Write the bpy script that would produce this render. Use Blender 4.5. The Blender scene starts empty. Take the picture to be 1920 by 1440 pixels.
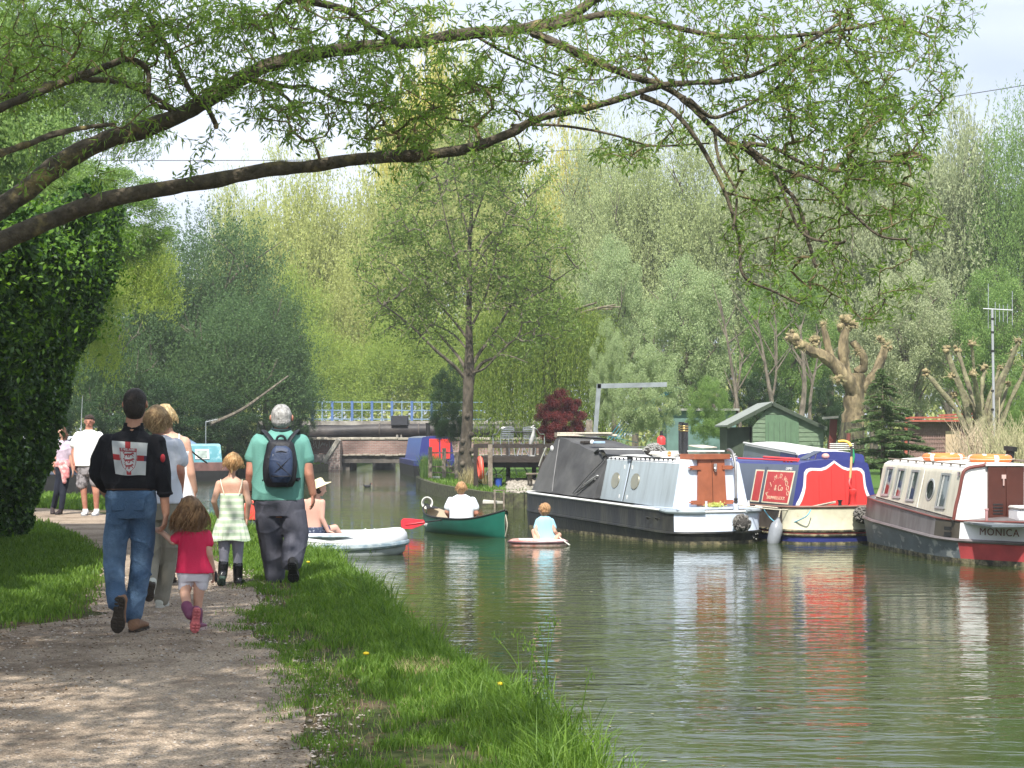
import bpy, bmesh, math, random
import numpy as np
from mathutils import Vector, Matrix, noise
from math import sin, cos, pi, radians as R, sqrt

S = bpy.context.scene
# ------------------------------------------------------------------ camera
F = 3200.0; H0 = 812.0; CZ = 1.5
cd = bpy.data.cameras.new('camera'); cam = bpy.data.objects.new('camera', cd)
S.collection.objects.link(cam); S.camera = cam
cam.location = (0, 0, CZ); cam.rotation_euler = (R(90), 0, 0)
cd.sensor_width = 36; cd.lens = 36 * F / 1920; cd.shift_y = (H0 - 720) / 1920
cd.clip_start = 0.05; cd.clip_end = 3000
# ------------------------------------------------------------------ sky and sun
SUN_EL = 52.0; SUN_AZ = Vector((-0.16, -1.0)).normalized()      # horizontal direction towards the sun
w = bpy.data.worlds.new('World'); S.world = w; w.use_nodes = True
nt = w.node_tree; nt.nodes.clear()
def N(nt, t, **k):
    n = nt.nodes.new(t)
    for a, b in k.items():
        if a.startswith('i_'):
            n.inputs[a[2:].replace('_', ' ')].default_value = b
        else: setattr(n, a, b)
    return n
sk = N(nt, 'ShaderNodeTexSky', sky_type='NISHITA', sun_disc=False)
sk.sun_elevation = R(SUN_EL); sk.sun_rotation = math.atan2(SUN_AZ.x, SUN_AZ.y); sk.air_density = 1.0; sk.dust_density = 2.0
tc = N(nt, 'ShaderNodeTexCoord'); mp = N(nt, 'ShaderNodeMapping'); mp.inputs['Scale'].default_value = (1.5, 1.5, 6)
nz = N(nt, 'ShaderNodeTexNoise'); nz.inputs['Scale'].default_value = 2.2; nz.inputs['Detail'].default_value = 5
cr = N(nt, 'ShaderNodeMapRange'); cr.inputs['From Min'].default_value = .35; cr.inputs['From Max'].default_value = .62
cr.inputs['To Min'].default_value = .55; cr.inputs['To Max'].default_value = .97
mx = N(nt, 'ShaderNodeMix', data_type='RGBA'); mx.inputs['B'].default_value = (8.8, 9.6, 11.2, 1)
bg = N(nt, 'ShaderNodeBackground'); bg.inputs['Strength'].default_value = 0.085
wo = N(nt, 'ShaderNodeOutputWorld')
L = nt.links.new
L(tc.outputs['Generated'], mp.inputs['Vector']); L(mp.outputs[0], nz.inputs['Vector']); L(nz.outputs[0], cr.inputs[0])
L(cr.outputs[0], mx.inputs['Factor']); L(sk.outputs[0], mx.inputs['A']); L(mx.outputs['Result'], bg.inputs[0]); L(bg.outputs[0], wo.inputs[0])
sl = bpy.data.lights.new('sun', 'SUN'); sl.energy = 5.0; sl.angle = R(0.53); sl.color = (1, .95, .87)
so = bpy.data.objects.new('sun', sl); S.collection.objects.link(so)
ce = cos(R(SUN_EL)); sdir = Vector((SUN_AZ.x * ce, SUN_AZ.y * ce, sin(R(SUN_EL))))
so.rotation_euler = sdir.to_track_quat('Z', 'Y').to_euler(); so.location = (20, -40, 60)
S.view_settings.view_transform = 'Standard'; S.view_settings.look = 'None'; S.view_settings.gamma = 1; S.view_settings.exposure = 0.55
try:
    S.cycles.max_bounces = 6; S.cycles.transparent_max_bounces = 4; S.cycles.diffuse_bounces = 3; S.cycles.glossy_bounces = 3
    S.cycles.caustics_reflective = False; S.cycles.caustics_refractive = False
except Exception: pass

# ------------------------------------------------------------------ helpers
random.seed(7); rng = np.random.default_rng(7)
C = S.collection
WZ = -0.40                                                       # water level
def P(px, py, Y): return Vector(((px - 960) / F * Y, Y, CZ + (H0 - py) / F * Y))
def G(px, py, z=0.0):
    Y = (CZ - z) * F / (py - H0); return Vector(((px - 960) / F * Y, Y, z))

def link(o, parent=None):
    C.objects.link(o)
    if parent is not None: o.parent = parent
    return o
def tag(o, label=None, cat=None, group=None, kind=None):
    if label: o['label'] = label
    if cat: o['category'] = cat
    if group: o['group'] = group
    if kind: o['kind'] = kind
    return o
def empty(name, loc=(0, 0, 0), label=None, cat=None, group=None, rz=0):
    o = bpy.data.objects.new(name, None); C.objects.link(o); o.location = loc; o.rotation_euler = (0, 0, rz)
    o.empty_display_size = .2
    return tag(o, label, cat, group)
def copy_tree(o, parent=None):
    c = o.copy(); C.objects.link(c); c.parent = parent
    for ch in [k for k in C.objects if k.parent is o]: copy_tree(ch, c)
    return c

class MB:
    """collects shapes, builds ONE mesh object"""
    def __init__(s): s.v = []; s.f = []; s.m = []
    def add(s, vs, fs, mi=0):
        b = len(s.v); s.v.extend([tuple(v) for v in vs]); s.f.extend([tuple(b + i for i in f) for f in fs]); s.m.extend([mi] * len(fs)); return s
    def box(s, c, d, mi=0, M=None, taper=1.0):
        x, y, z = d[0] / 2, d[1] / 2, d[2] / 2; t = taper
        vs = [Vector(p) for p in ((-x, -y, -z), (x, -y, -z), (x, y, -z), (-x, y, -z), (-x * t, -y * t, z), (x * t, -y * t, z), (x * t, y * t, z), (-x * t, y * t, z))]
        if M is not None: vs = [M @ v for v in vs]
        c = Vector(c); vs = [v + c for v in vs]
        return s.add(vs, [(0, 3, 2, 1), (4, 5, 6, 7), (0, 1, 5, 4), (1, 2, 6, 5), (2, 3, 7, 6), (3, 0, 4, 7)], mi)
    def hexa(s, b4, t4, mi=0):
        return s.add(list(b4) + list(t4), [(0, 3, 2, 1), (4, 5, 6, 7), (0, 1, 5, 4), (1, 2, 6, 5), (2, 3, 7, 6), (3, 0, 4, 7)], mi)
    def beam(s, a, b, w, h, mi=0, up=(0, 0, 1)):
        a = Vector(a); b = Vector(b); d = (b - a).normalized(); u = Vector(up)
        if abs(d.dot(u)) > .98: u = Vector((0, 1, 0))
        r = d.cross(u).normalized() * w / 2; u = r.cross(d).normalized() * h / 2
        return s.add([a - r - u, a + r - u, a + r + u, a - r + u, b - r - u, b + r - u, b + r + u, b - r + u],
                     [(0, 1, 2, 3), (7, 6, 5, 4), (0, 4, 5, 1), (1, 5, 6, 2), (2, 6, 7, 3), (3, 7, 4, 0)], mi)
    def tube(s, pts, rad, n=8, mi=0, cap=True, closed=False, flat=1.0):
        pts = [Vector(p) for p in pts]; k = len(pts)
        if not hasattr(rad, '__len__'): rad = [rad] * k
        up = Vector((0, 0, 1)); vs = []
        pr = None
        for i, p in enumerate(pts):
            if closed: d = pts[(i + 1) % k] - pts[i - 1]
            else: d = pts[min(i + 1, k - 1)] - pts[max(i - 1, 0)]
            d.normalize() if d.length > 1e-9 else None
            if pr is None:
                a = d.cross(up)
                if a.length < .05: a = d.cross(Vector((1, 0, 0)))
            else:
                a = pr - d * pr.dot(d)
                if a.length < 1e-5: a = d.cross(up)
            a.normalize(); pr = a; b = d.cross(a)
            for j in range(n):
                t = 2 * pi * j / n; vs.append(p + a * cos(t) * rad[i] + b * sin(t) * rad[i] * flat)
        fs = []
        for i in range(k if closed else k - 1):
            i2 = (i + 1) % k
            for j in range(n):
                j2 = (j + 1) % n; fs.append((i * n + j, i * n + j2, i2 * n + j2, i2 * n + j))
        if cap and not closed: fs += [tuple(range(n))[::-1], tuple((k - 1) * n + j for j in range(n))]
        return s.add(vs, fs, mi)
    def rings(s, rings, mi=0, cap=True):
        n = len(rings[0]); vs = [v for r in rings for v in r]; fs = []
        for i in range(len(rings) - 1):
            for j in range(n):
                j2 = (j + 1) % n; fs.append((i * n + j, i * n + j2, (i + 1) * n + j2, (i + 1) * n + j))
        if cap: fs += [tuple(range(n))[::-1], tuple((len(rings) - 1) * n + j for j in range(n))]
        return s.add(vs, fs, mi)
    def grid(s, rows, mi=0):
        n = len(rows[0]); fs = []
        for i in range(len(rows) - 1):
            for j in range(n - 1): fs.append((i * n + j, i * n + j + 1, (i + 1) * n + j + 1, (i + 1) * n + j))
        return s.add([v for r in rows for v in r], fs, mi)
    def lathe(s, prof, c, n=20, mi=0, M=None):
        rr = []
        for (r, z) in prof:
            rg = [Vector((max(r, 1e-4) * cos(2 * pi * j / n), max(r, 1e-4) * sin(2 * pi * j / n), z)) for j in range(n)]
            if M is not None: rg = [M @ v for v in rg]
            rr.append([v + Vector(c) for v in rg])
        return s.rings(rr, mi)
    def ell(s, c, r, n=14, k=9, mi=0, M=None):
        rr = []
        for i in range(k + 1):
            t = -pi / 2 + pi * i / k; q = max(cos(t), 1e-3)
            rg = [Vector((r[0] * q * cos(2 * pi * j / n), r[1] * q * sin(2 * pi * j / n), r[2] * sin(t))) for j in range(n)]
            if M is not None: rg = [M @ v for v in rg]
            rr.append([v + Vector(c) for v in rg])
        return s.rings(rr, mi)
    def cap(s, a, b, ra, rb, n=12, fx=1.0, mi=0):
        """tapered capsule"""
        a = Vector(a); b = Vector(b); d = b - a; Ln = max(d.length, 1e-5); u = d / Ln; pts = []; rad = []
        for t in (-.98, -.8, -.5, 0): pts.append(a + u * ra * t); rad.append(ra * sqrt(1 - t * t))
        for t in (0, .5, .8, .98): pts.append(b + u * rb * t); rad.append(rb * sqrt(1 - t * t))
        return s.tube(pts, rad, n, mi, True, False, fx)
    def prism(s, poly, d, mi=0):
        n = len(poly); poly = [Vector(p) for p in poly]; d = Vector(d)
        return s.add(poly + [p + d for p in poly], [tuple(range(n))[::-1], tuple(range(n, 2 * n))] + [(i, (i + 1) % n, (i + 1) % n + n, i + n) for i in range(n)], mi)
    def build(s, name, mats, parent=None, smooth=True, bevel=0, ang=40):
        me = bpy.data.meshes.new(name); me.from_pydata(s.v, [], s.f)
        if not isinstance(mats, (list, tuple)): mats = [mats]
        for m in mats: me.materials.append(m)
        me.polygons.foreach_set('material_index', s.m)
        bm = bmesh.new(); bm.from_mesh(me); bmesh.ops.recalc_face_normals(bm, faces=bm.faces)
        if bevel:
            es = [e for e in bm.edges if len(e.link_faces) == 2 and e.calc_face_angle(0) > .5]
            try: bmesh.ops.bevel(bm, geom=es, offset=bevel, segments=1, affect='EDGES', clamp_overlap=True)
            except Exception: pass
        bm.to_mesh(me); bm.free()
        if smooth:
            me.polygons.foreach_set('use_smooth', [True] * len(me.polygons))
            try: me.set_sharp_from_angle(angle=R(ang))
            except Exception: pass
        o = bpy.data.objects.new(name, me); return link(o, parent)

def npmesh(name, V, Fq, mats, parent=None, smooth=False, nv=4, midx=None):
    """fast mesh of equal-sized faces from numpy arrays"""
    me = bpy.data.meshes.new(name); nV = len(V); nF = len(Fq)
    me.vertices.add(nV); me.vertices.foreach_set('co', np.ascontiguousarray(V, dtype=np.float32).ravel())
    me.loops.add(nF * nv); me.loops.foreach_set('vertex_index', np.ascontiguousarray(Fq, dtype=np.int32).ravel())
    me.polygons.add(nF); me.polygons.foreach_set('loop_start', np.arange(0, nF * nv, nv, dtype=np.int32))
    me.polygons.foreach_set('loop_total', np.full(nF, nv, dtype=np.int32))
    if midx is not None: me.polygons.foreach_set('material_index', midx.astype(np.int32))
    if smooth: me.polygons.foreach_set('use_smooth', np.ones(nF, dtype=bool))
    for m in (mats if isinstance(mats, (list, tuple)) else [mats]): me.materials.append(m)
    me.update(calc_edges=True); me.validate()
    return link(bpy.data.objects.new(name, me), parent)

def leaf_arrays(c, d, ln, wd, roll=None):
    """c centres, d unit directions -> V,F of diamond leaves"""
    n = len(c); r = rng.normal(size=(n, 3)); s_ = np.cross(d, r); s_ /= np.linalg.norm(s_, axis=1)[:, None] + 1e-9
    ln = np.broadcast_to(np.asarray(ln, float), (n,))[:, None]; wd = np.broadcast_to(np.asarray(wd, float), (n,))[:, None]
    up = np.cross(s_, d)
    a = c - d * ln / 2; b = c + d * ln / 2; m = c + up * ln * .08
    V = np.stack([a, m - s_ * wd / 2 - d * ln * .08, b, m + s_ * wd / 2 - d * ln * .08], 1).reshape(-1, 3)
    return V, np.arange(n * 4).reshape(n, 4)
def unit(a): return a / (np.linalg.norm(a, axis=-1, keepdims=True) + 1e-9)

# ------------------------------------------------------------------ materials
MATS = {}
def mat(name, col, rough=.7, var=.18, scale=6, bump=.0, bscale=40, metal=0, col2=None, cscale=None, lo=.4, hi=.6, spec=.4, coat=0, stretch=(1, 1, 1), coords='Object'):
    if name in MATS: return MATS[name]
    m = bpy.data.materials.new(name); m.use_nodes = True; nt = m.node_tree; b = nt.nodes['Principled BSDF']; L = nt.links.new
    b.inputs['Roughness'].default_value = rough; b.inputs['Metallic'].default_value = metal
    b.inputs['Specular IOR Level'].default_value = spec
    if coat: b.inputs['Coat Weight'].default_value = coat
    tc = N(nt, 'ShaderNodeTexCoord'); mp = N(nt, 'ShaderNodeMapping'); mp.inputs['Scale'].default_value = stretch
    L(tc.outputs[coords], mp.inputs['Vector'])
    nz = N(nt, 'ShaderNodeTexNoise'); nz.inputs['Scale'].default_value = scale; nz.inputs['Detail'].default_value = 6
    L(mp.outputs[0], nz.inputs['Vector'])
    mr = N(nt, 'ShaderNodeMapRange'); mr.inputs['From Min'].default_value = .3; mr.inputs['From Max'].default_value = .7
    mr.inputs['To Min'].default_value = 1 - var; mr.inputs['To Max'].default_value = 1 + var
    L(nz.outputs[0], mr.inputs[0])
    mul = N(nt, 'ShaderNodeVectorMath', operation='SCALE')
    if col2 is not None:
        n2 = N(nt, 'ShaderNodeTexNoise'); n2.inputs['Scale'].default_value = cscale or scale * .6; n2.inputs['Detail'].default_value = 8; n2.inputs['Roughness'].default_value = .65
        L(mp.outputs[0], n2.inputs['Vector'])
        m2 = N(nt, 'ShaderNodeMapRange'); m2.inputs['From Min'].default_value = lo; m2.inputs['From Max'].default_value = hi
        L(n2.outputs[0], m2.inputs[0])
        mc = N(nt, 'ShaderNodeMix', data_type='RGBA'); mc.inputs['A'].default_value = (*col, 1); mc.inputs['B'].default_value = (*col2, 1)
        L(m2.outputs[0], mc.inputs['Factor']); L(mc.outputs['Result'], mul.inputs[0])
    else: mul.inputs[0].default_value = col
    L(mr.outputs[0], mul.inputs['Scale']); L(mul.outputs[0], b.inputs['Base Color'])
    if bump:
        n3 = N(nt, 'ShaderNodeTexNoise'); n3.inputs['Scale'].default_value = bscale; n3.inputs['Detail'].default_value = 5
        L(mp.outputs[0], n3.inputs['Vector'])
        bp = N(nt, 'ShaderNodeBump'); bp.inputs['Strength'].default_value = min(1, bump); bp.inputs['Distance'].default_value = .02
        L(n3.outputs[0], bp.inputs['Height']); L(bp.outputs[0], b.inputs['Normal'])
    MATS[name] = m; return m

def leafmat(name, col, col2, trans=.45, rough=.55, big=.6, bigscale=.35):
    """foliage: colour differs leaf by leaf, with light passing through"""
    if name in MATS: return MATS[name]
    m = bpy.data.materials.new(name); m.use_nodes = True; nt = m.node_tree; L = nt.links.new
    b = nt.nodes['Principled BSDF']; out = nt.nodes['Material Output']; b.inputs['Roughness'].default_value = rough; b.inputs['Specular IOR Level'].default_value = .3
    g = N(nt, 'ShaderNodeNewGeometry'); mc = N(nt, 'ShaderNodeMix', data_type='RGBA')
    mc.inputs['A'].default_value = (*col, 1); mc.inputs['B'].default_value = (*col2, 1)
    L(g.outputs['Random Per Island'], mc.inputs['Factor'])
    tr = N(nt, 'ShaderNodeBsdfTranslucent'); ms = N(nt, 'ShaderNodeMixShader'); ms.inputs[0].default_value = trans
    L(mc.outputs['Result'], b.inputs['Base Color'])
    hs = N(nt, 'ShaderNodeHueSaturation'); hs.inputs['Saturation'].default_value = 1.1; hs.inputs['Value'].default_value = 1.5; hs.inputs['Hue'].default_value = .49
    L(mc.outputs['Result'], hs.inputs['Color']); L(hs.outputs[0], tr.inputs[0])
    L(b.outputs[0], ms.inputs[1]); L(tr.outputs[0], ms.inputs[2]); L(ms.outputs[0], out.inputs[0])
    MATS[name] = m; return m

bark = mat('bark', (.13, .095, .065), .9, .35, 14, 1, 30, col2=(.24, .22, .15), cscale=5, stretch=(1, 1, .35))
bark_lichen = mat('bark_lichen', (.085, .070, .048), .9, .4, 20, 1, 35, col2=(.26, .21, .08), cscale=3.5, lo=.56, hi=.68)
bark_grey = mat('bark_grey', (.17, .145, .11), .9, .3, 10, 1, 20, col2=(.08, .07, .05), cscale=7, stretch=(1, 1, .4))
bark_tan = mat('bark_tan', (.36, .27, .16), .9, .3, 8, 1, 25, col2=(.2, .15, .09), cscale=4)
twigm = mat('twig', (.13, .10, .045), .85, .3, 12)
black = mat('black_paint', (.018, .018, .018), .55, .3, 5, .1)
metal_alu = mat('aluminium', (.7, .7, .7), .3, .1, 10, metal=1)
white_p = mat('white_paint', (.78, .78, .76), .45, .06, 4)
rope_m = mat('rope', (.55, .50, .40), .9, .2, 50, .5, 150)
rope_blk = mat('rope_dark', (.06, .055, .05), .95, .4, 60, 1, 60)
wood_dk = mat('dark_timber', (.045, .036, .03), .85, .35, 10, .6, 40, stretch=(1, 1, 4))
wood_gr = mat('grey_timber', (.28, .24, .19), .85, .3, 10, .6, 40, col2=(.16, .13, .1))
# ================================================================== ground, path, water
def poly_land(name, pts, z, depth, m, skirt=None):
    bm = bmesh.new(); vs = [bm.verts.new((p[0], p[1], z)) for p in pts]; f = bm.faces.new(vs)
    bmesh.ops.triangulate(bm, faces=[f])
    es = [e for e in bm.edges if e.is_boundary]
    r = bmesh.ops.extrude_edge_only(bm, edges=es)
    for v in r['geom']:
        if isinstance(v, bmesh.types.BMVert): v.co.z -= depth
    bmesh.ops.recalc_face_normals(bm, faces=bm.faces)
    me = bpy.data.meshes.new(name); bm.to_mesh(me); bm.free(); me.materials.append(m)
    return link(bpy.data.objects.new(name, me))

def ground_mat(name, g1, g2, mud, lo, hi, sc=1.3):
    m = bpy.data.materials.new(name); m.use_nodes = True; nt = m.node_tree; L = nt.links.new; b = nt.nodes['Principled BSDF']
    b.inputs['Roughness'].default_value = .95; b.inputs['Specular IOR Level'].default_value = .1
    tc = N(nt, 'ShaderNodeTexCoord')
    a = N(nt, 'ShaderNodeTexNoise'); a.inputs['Scale'].default_value = sc; a.inputs['Detail'].default_value = 10; a.inputs['Roughness'].default_value = .65
    r = N(nt, 'ShaderNodeMapRange'); r.inputs['From Min'].default_value = lo; r.inputs['From Max'].default_value = hi
    n2 = N(nt, 'ShaderNodeTexNoise'); n2.inputs['Scale'].default_value = 40; n2.inputs['Detail'].default_value = 6
    m1 = N(nt, 'ShaderNodeMix', data_type='RGBA'); m1.inputs['A'].default_value = (*g1, 1); m1.inputs['B'].default_value = (*g2, 1)
    m2 = N(nt, 'ShaderNodeMix', data_type='RGBA'); m2.inputs['B'].default_value = (*mud, 1)
    L(tc.outputs['Object'], a.inputs['Vector']); L(tc.outputs['Object'], n2.inputs['Vector']); L(a.outputs[0], r.inputs[0])
    L(n2.outputs[0], m1.inputs['Factor']); L(m1.outputs['Result'], m2.inputs['A']); L(r.outputs[0], m2.inputs['Factor']); L(m2.outputs['Result'], b.inputs['Base Color'])
    bp = N(nt, 'ShaderNodeBump'); bp.inputs['Distance'].default_value = .03; bp.inputs['Strength'].default_value = .8
    L(n2.outputs[0], bp.inputs['Height']); L(bp.outputs[0], b.inputs['Normal'])
    return m
turf = ground_mat('turf_soil', (.05, .075, .022), (.09, .10, .04), (.13, .095, .065), .46, .60)
turf_far = ground_mat('turf_far', (.06, .13, .025), (.10, .18, .04), (.12, .12, .05), .6, .72)
# path of fine gravel
pm = bpy.data.materials.new('gravel_path'); pm.use_nodes = True; nt = pm.node_tree; L = nt.links.new; b = nt.nodes['Principled BSDF']
b.inputs['Roughness'].default_value = .95; b.inputs['Specular IOR Level'].default_value = .1
tc = N(nt, 'ShaderNodeTexCoord'); n1 = N(nt, 'ShaderNodeTexNoise'); n1.inputs['Scale'].default_value = 90; n1.inputs['Detail'].default_value = 3
n2 = N(nt, 'ShaderNodeTexNoise'); n2.inputs['Scale'].default_value = 1.6; n2.inputs['Detail'].default_value = 9; n2.inputs['Roughness'].default_value = .7
vo = N(nt, 'ShaderNodeTexVoronoi'); vo.inputs['Scale'].default_value = 55
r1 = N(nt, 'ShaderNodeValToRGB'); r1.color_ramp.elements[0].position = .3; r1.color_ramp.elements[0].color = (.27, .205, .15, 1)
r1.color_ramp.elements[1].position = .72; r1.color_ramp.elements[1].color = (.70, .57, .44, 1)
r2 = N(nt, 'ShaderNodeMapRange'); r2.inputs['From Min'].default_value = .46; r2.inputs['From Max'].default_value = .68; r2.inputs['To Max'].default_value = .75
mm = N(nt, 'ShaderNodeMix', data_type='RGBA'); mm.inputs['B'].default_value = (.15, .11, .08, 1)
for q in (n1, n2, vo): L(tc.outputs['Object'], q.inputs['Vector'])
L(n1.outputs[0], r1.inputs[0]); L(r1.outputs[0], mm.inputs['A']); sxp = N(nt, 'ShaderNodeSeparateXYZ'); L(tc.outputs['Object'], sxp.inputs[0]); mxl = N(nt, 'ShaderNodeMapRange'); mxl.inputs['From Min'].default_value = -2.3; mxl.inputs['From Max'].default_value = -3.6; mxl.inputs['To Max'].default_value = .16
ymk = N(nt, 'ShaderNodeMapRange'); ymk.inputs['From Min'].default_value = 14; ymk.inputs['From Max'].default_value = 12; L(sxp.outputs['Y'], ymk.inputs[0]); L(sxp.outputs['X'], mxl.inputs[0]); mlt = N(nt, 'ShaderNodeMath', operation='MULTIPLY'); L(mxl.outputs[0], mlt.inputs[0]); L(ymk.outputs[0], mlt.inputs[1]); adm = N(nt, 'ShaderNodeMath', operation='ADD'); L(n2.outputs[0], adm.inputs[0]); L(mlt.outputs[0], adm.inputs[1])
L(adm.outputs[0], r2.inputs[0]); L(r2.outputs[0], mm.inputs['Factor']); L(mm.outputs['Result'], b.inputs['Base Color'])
bp = N(nt, 'ShaderNodeBump'); bp.inputs['Distance'].default_value = .02; bp.inputs['Strength'].default_value = 1
ad = N(nt, 'ShaderNodeMath', operation='ADD'); L(n1.outputs[0], ad.inputs[0]); L(vo.outputs['Distance'], ad.inputs[1]); L(ad.outputs[0], bp.inputs['Height']); L(bp.outputs[0], b.inputs['Normal'])

def smooth_line(pts, k=8):
    out = []; n = len(pts)
    for i in range(n - 1):
        p0, p1, p2, p3 = [Vector(pts[max(0, min(n - 1, j))]) for j in (i - 1, i, i + 1, i + 2)]
        for s in range(k):
            t = s / k; out.append(.5 * ((2 * p1) + (p2 - p0) * t + (2 * p0 - 5 * p1 + 4 * p2 - p3) * t * t + (3 * p1 - p0 - 3 * p2 + p3) * t ** 3))
    out.append(Vector(pts[-1])); return out
BANK = smooth_line([(1.3, -6), (.7, 2), (.42, 6), (.22, 8.2), (.0, 9.5), (-.22, 10.7), (-.58, 11.9), (-.92, 13.4), (-1.6, 17.2), (-2.1, 19.8), (-2.95, 22.5), (-4.35, 26.8), (-5.5, 30.2), (-7.1, 35), (-10.3, 40), (-14, 42.5), (-30, 44), (-80, 46)])
PL = smooth_line([(-5.5, -6), (-5.2, 3), (-5, 6), (-4.9, 8), (-4.7, 10), (-4.2, 12), (-3.6, 13.4), (-3.6, 14.3), (-4.1, 17), (-5.05, 21), (-6.6, 25.5), (-8.4, 29.4), (-11, 31), (-16, 32.5), (-40, 34)])
PR = smooth_line([(-.7, -6), (-.75, 3), (-.85, 6), (-.95, 7.6), (-1.15, 9.8), (-1.55, 11.5), (-1.95, 12.8), (-2.55, 16.7), (-3.7, 20.8), (-5.1, 25.5), (-6.8, 30), (-8.6, 33.2), (-11, 35), (-16, 36.5), (-40, 38)])
def wob(p, a=.09, s=2.3): return Vector((p.x + a * noise.noise((p.x * s, p.y * s, 3)), p.y + a * noise.noise((p.y * s, p.x * s, 9)), 0)) if len(p) == 3 else Vector((p.x + a * noise.noise((p.x * s, p.y * s, 3)), p.y + a * noise.noise((p.y * s, p.x * s, 9))))
near = poly_land('ground', [tuple(p) for p in BANK] + [(-80, -30), (3, -30)], 0, 1.2, turf)
tag(near, kind='structure')
# fine path sheet: a lofted grid 4 mm above the turf
rows = []
for i in range(len(PL)):
    a = wob(PL[i], .35, 1.1); c = wob(PR[i], .12, 1.1); a = wob(a, .08, 4)
    rows.append([Vector((a.x + (c.x - a.x) * t, a.y + (c.y - a.y) * t, .006)) for t in (0, .25, .5, .75, 1)])
# left side of the foreground is trodden bare: path reaches further
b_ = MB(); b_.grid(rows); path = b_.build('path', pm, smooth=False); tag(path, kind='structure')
FAR = smooth_line([(-80, 60), (-30, 64), (-17, 69.5), (-12, 74), (-9.8, 84), (-9.3, 87), (-9.0, 93), (-9, 140)], 4)
far = poly_land('ground', [tuple(p) for p in FAR] + [(-80, 140)], -.12, 1, turf_far); tag(far, kind='structure')
RB = smooth_line([(-2.2, 140), (-2.2, 95), (-2.4, 72), (-3.0, 63.5), (-3.3, 60), (-2.3, 52), (-1.15, 46.5), (-.6, 44.4), (.33, 43), (2, 43.8), (5, 46.5), (7.2, 46), (7.6, 39), (8.4, 32), (10, 26), (13, 18), (16, 8), (20, -10)], 5)
rt = poly_land('ground', [tuple(p) for p in RB] + [(80, -10), (80, 140)], -.1, 1, turf_far); tag(rt, kind='structure')
b_ = MB(); b_.add([(-700, 120, -.2), (700, 120, -.2), (700, 900, -.2), (-700, 900, -.2)], [(0, 1, 2, 3)]); bs = b_.build('ground', turf_far); tag(bs, kind='structure')
# timber edging along the right bank and the far left bank
def edging(line, z0, z1, t, m, label, name='bank_edging', cat='edging'):
    o = MB()
    for p, q in zip(line[:-1], line[1:]):
        o.beam((p[0], p[1], (z0 + z1) / 2), (q[0], q[1], (z0 + z1) / 2), t, z1 - z0)
    return tag(o.build(name, m), label, cat)
edge_m = mat('mossy_timber', (.055, .05, .035), .9, .4, 12, .6, 40, col2=(.10, .11, .05))
edging([p for p in RB if 42.5 < p.y < 61.5 and p.x < .9], -.75, -.03, .16, edge_m, 'dark mossy timber edging along the grassy bank below the lone round-headed tree')
edging([p for p in FAR if 66 < p.y < 88], -.75, -.05, .25, edge_m, 'dark low edging of the far left bank beside the brick bridge')
# water
wm = bpy.data.materials.new('canal_water'); wm.use_nodes = True; nt = wm.node_tree; L = nt.links.new; b = nt.nodes['Principled BSDF']
b.inputs['Base Color'].default_value = (.030, .044, .010, 1); b.inputs['Roughness'].default_value = .03; b.inputs['IOR'].default_value = 1.333; b.inputs['Specular IOR Level'].default_value = .5
tc = N(nt, 'ShaderNodeTexCoord')
def wn(scale, sx, sy, det, rot=0):
    mp = N(nt, 'ShaderNodeMapping'); mp.inputs['Scale'].default_value = (sx, sy, 1); mp.inputs['Rotation'].default_value = (0, 0, rot); L(tc.outputs['Object'], mp.inputs['Vector'])
    n = N(nt, 'ShaderNodeTexNoise'); n.inputs['Scale'].default_value = scale; n.inputs['Detail'].default_value = det; n.inputs['Roughness'].default_value = .45; n.inputs['Distortion'].default_value = .6; L(mp.outputs[0], n.inputs['Vector']); return n
a1 = wn(1.0, .9, 3.2, 2, R(4)); a2 = wn(1.0, 3.2, 9.5, 2, R(-7)); a3 = wn(1, .12, .16, 2); a4 = wn(1.0, 10, 22, 1, R(12))
s1 = N(nt, 'ShaderNodeMath', operation='MULTIPLY'); s1.inputs[1].default_value = 1.0; L(a1.outputs[0], s1.inputs[0])
s2 = N(nt, 'ShaderNodeMath', operation='MULTIPLY'); s2.inputs[1].default_value = .34; L(a2.outputs[0], s2.inputs[0])
s4 = N(nt, 'ShaderNodeMath', operation='MULTIPLY_ADD'); s4.inputs[1].default_value = .10; L(a4.outputs[0], s4.inputs[0]); L(s2.outputs[0], s4.inputs[2])
sm = N(nt, 'ShaderNodeMath', operation='ADD'); L(s1.outputs[0], sm.inputs[0]); L(s4.outputs[0], sm.inputs[1])
amp = N(nt, 'ShaderNodeMapRange'); amp.inputs['From Min'].default_value = .38; amp.inputs['From Max'].default_value = .62; amp.inputs['To Min'].default_value = .35; amp.inputs['To Max'].default_value = 1.0; L(a3.outputs[0], amp.inputs[0])
ml = N(nt, 'ShaderNodeMath', operation='MULTIPLY'); L(sm.outputs[0], ml.inputs[0]); L(amp.outputs[0], ml.inputs[1])
bp = N(nt, 'ShaderNodeBump'); bp.inputs['Strength'].default_value = 1; bp.inputs['Distance'].default_value = WAVE = .019
L(ml.outputs[0], bp.inputs['Height']); L(bp.outputs[0], b.inputs['Normal'])
b_ = MB(); b_.add([(-120, -40, WZ), (120, -40, WZ), (120, 160, WZ), (-120, 160, WZ)], [(0, 1, 2, 3)])
wt = b_.build('water', wm, smooth=False); tag(wt, kind='structure')

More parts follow.
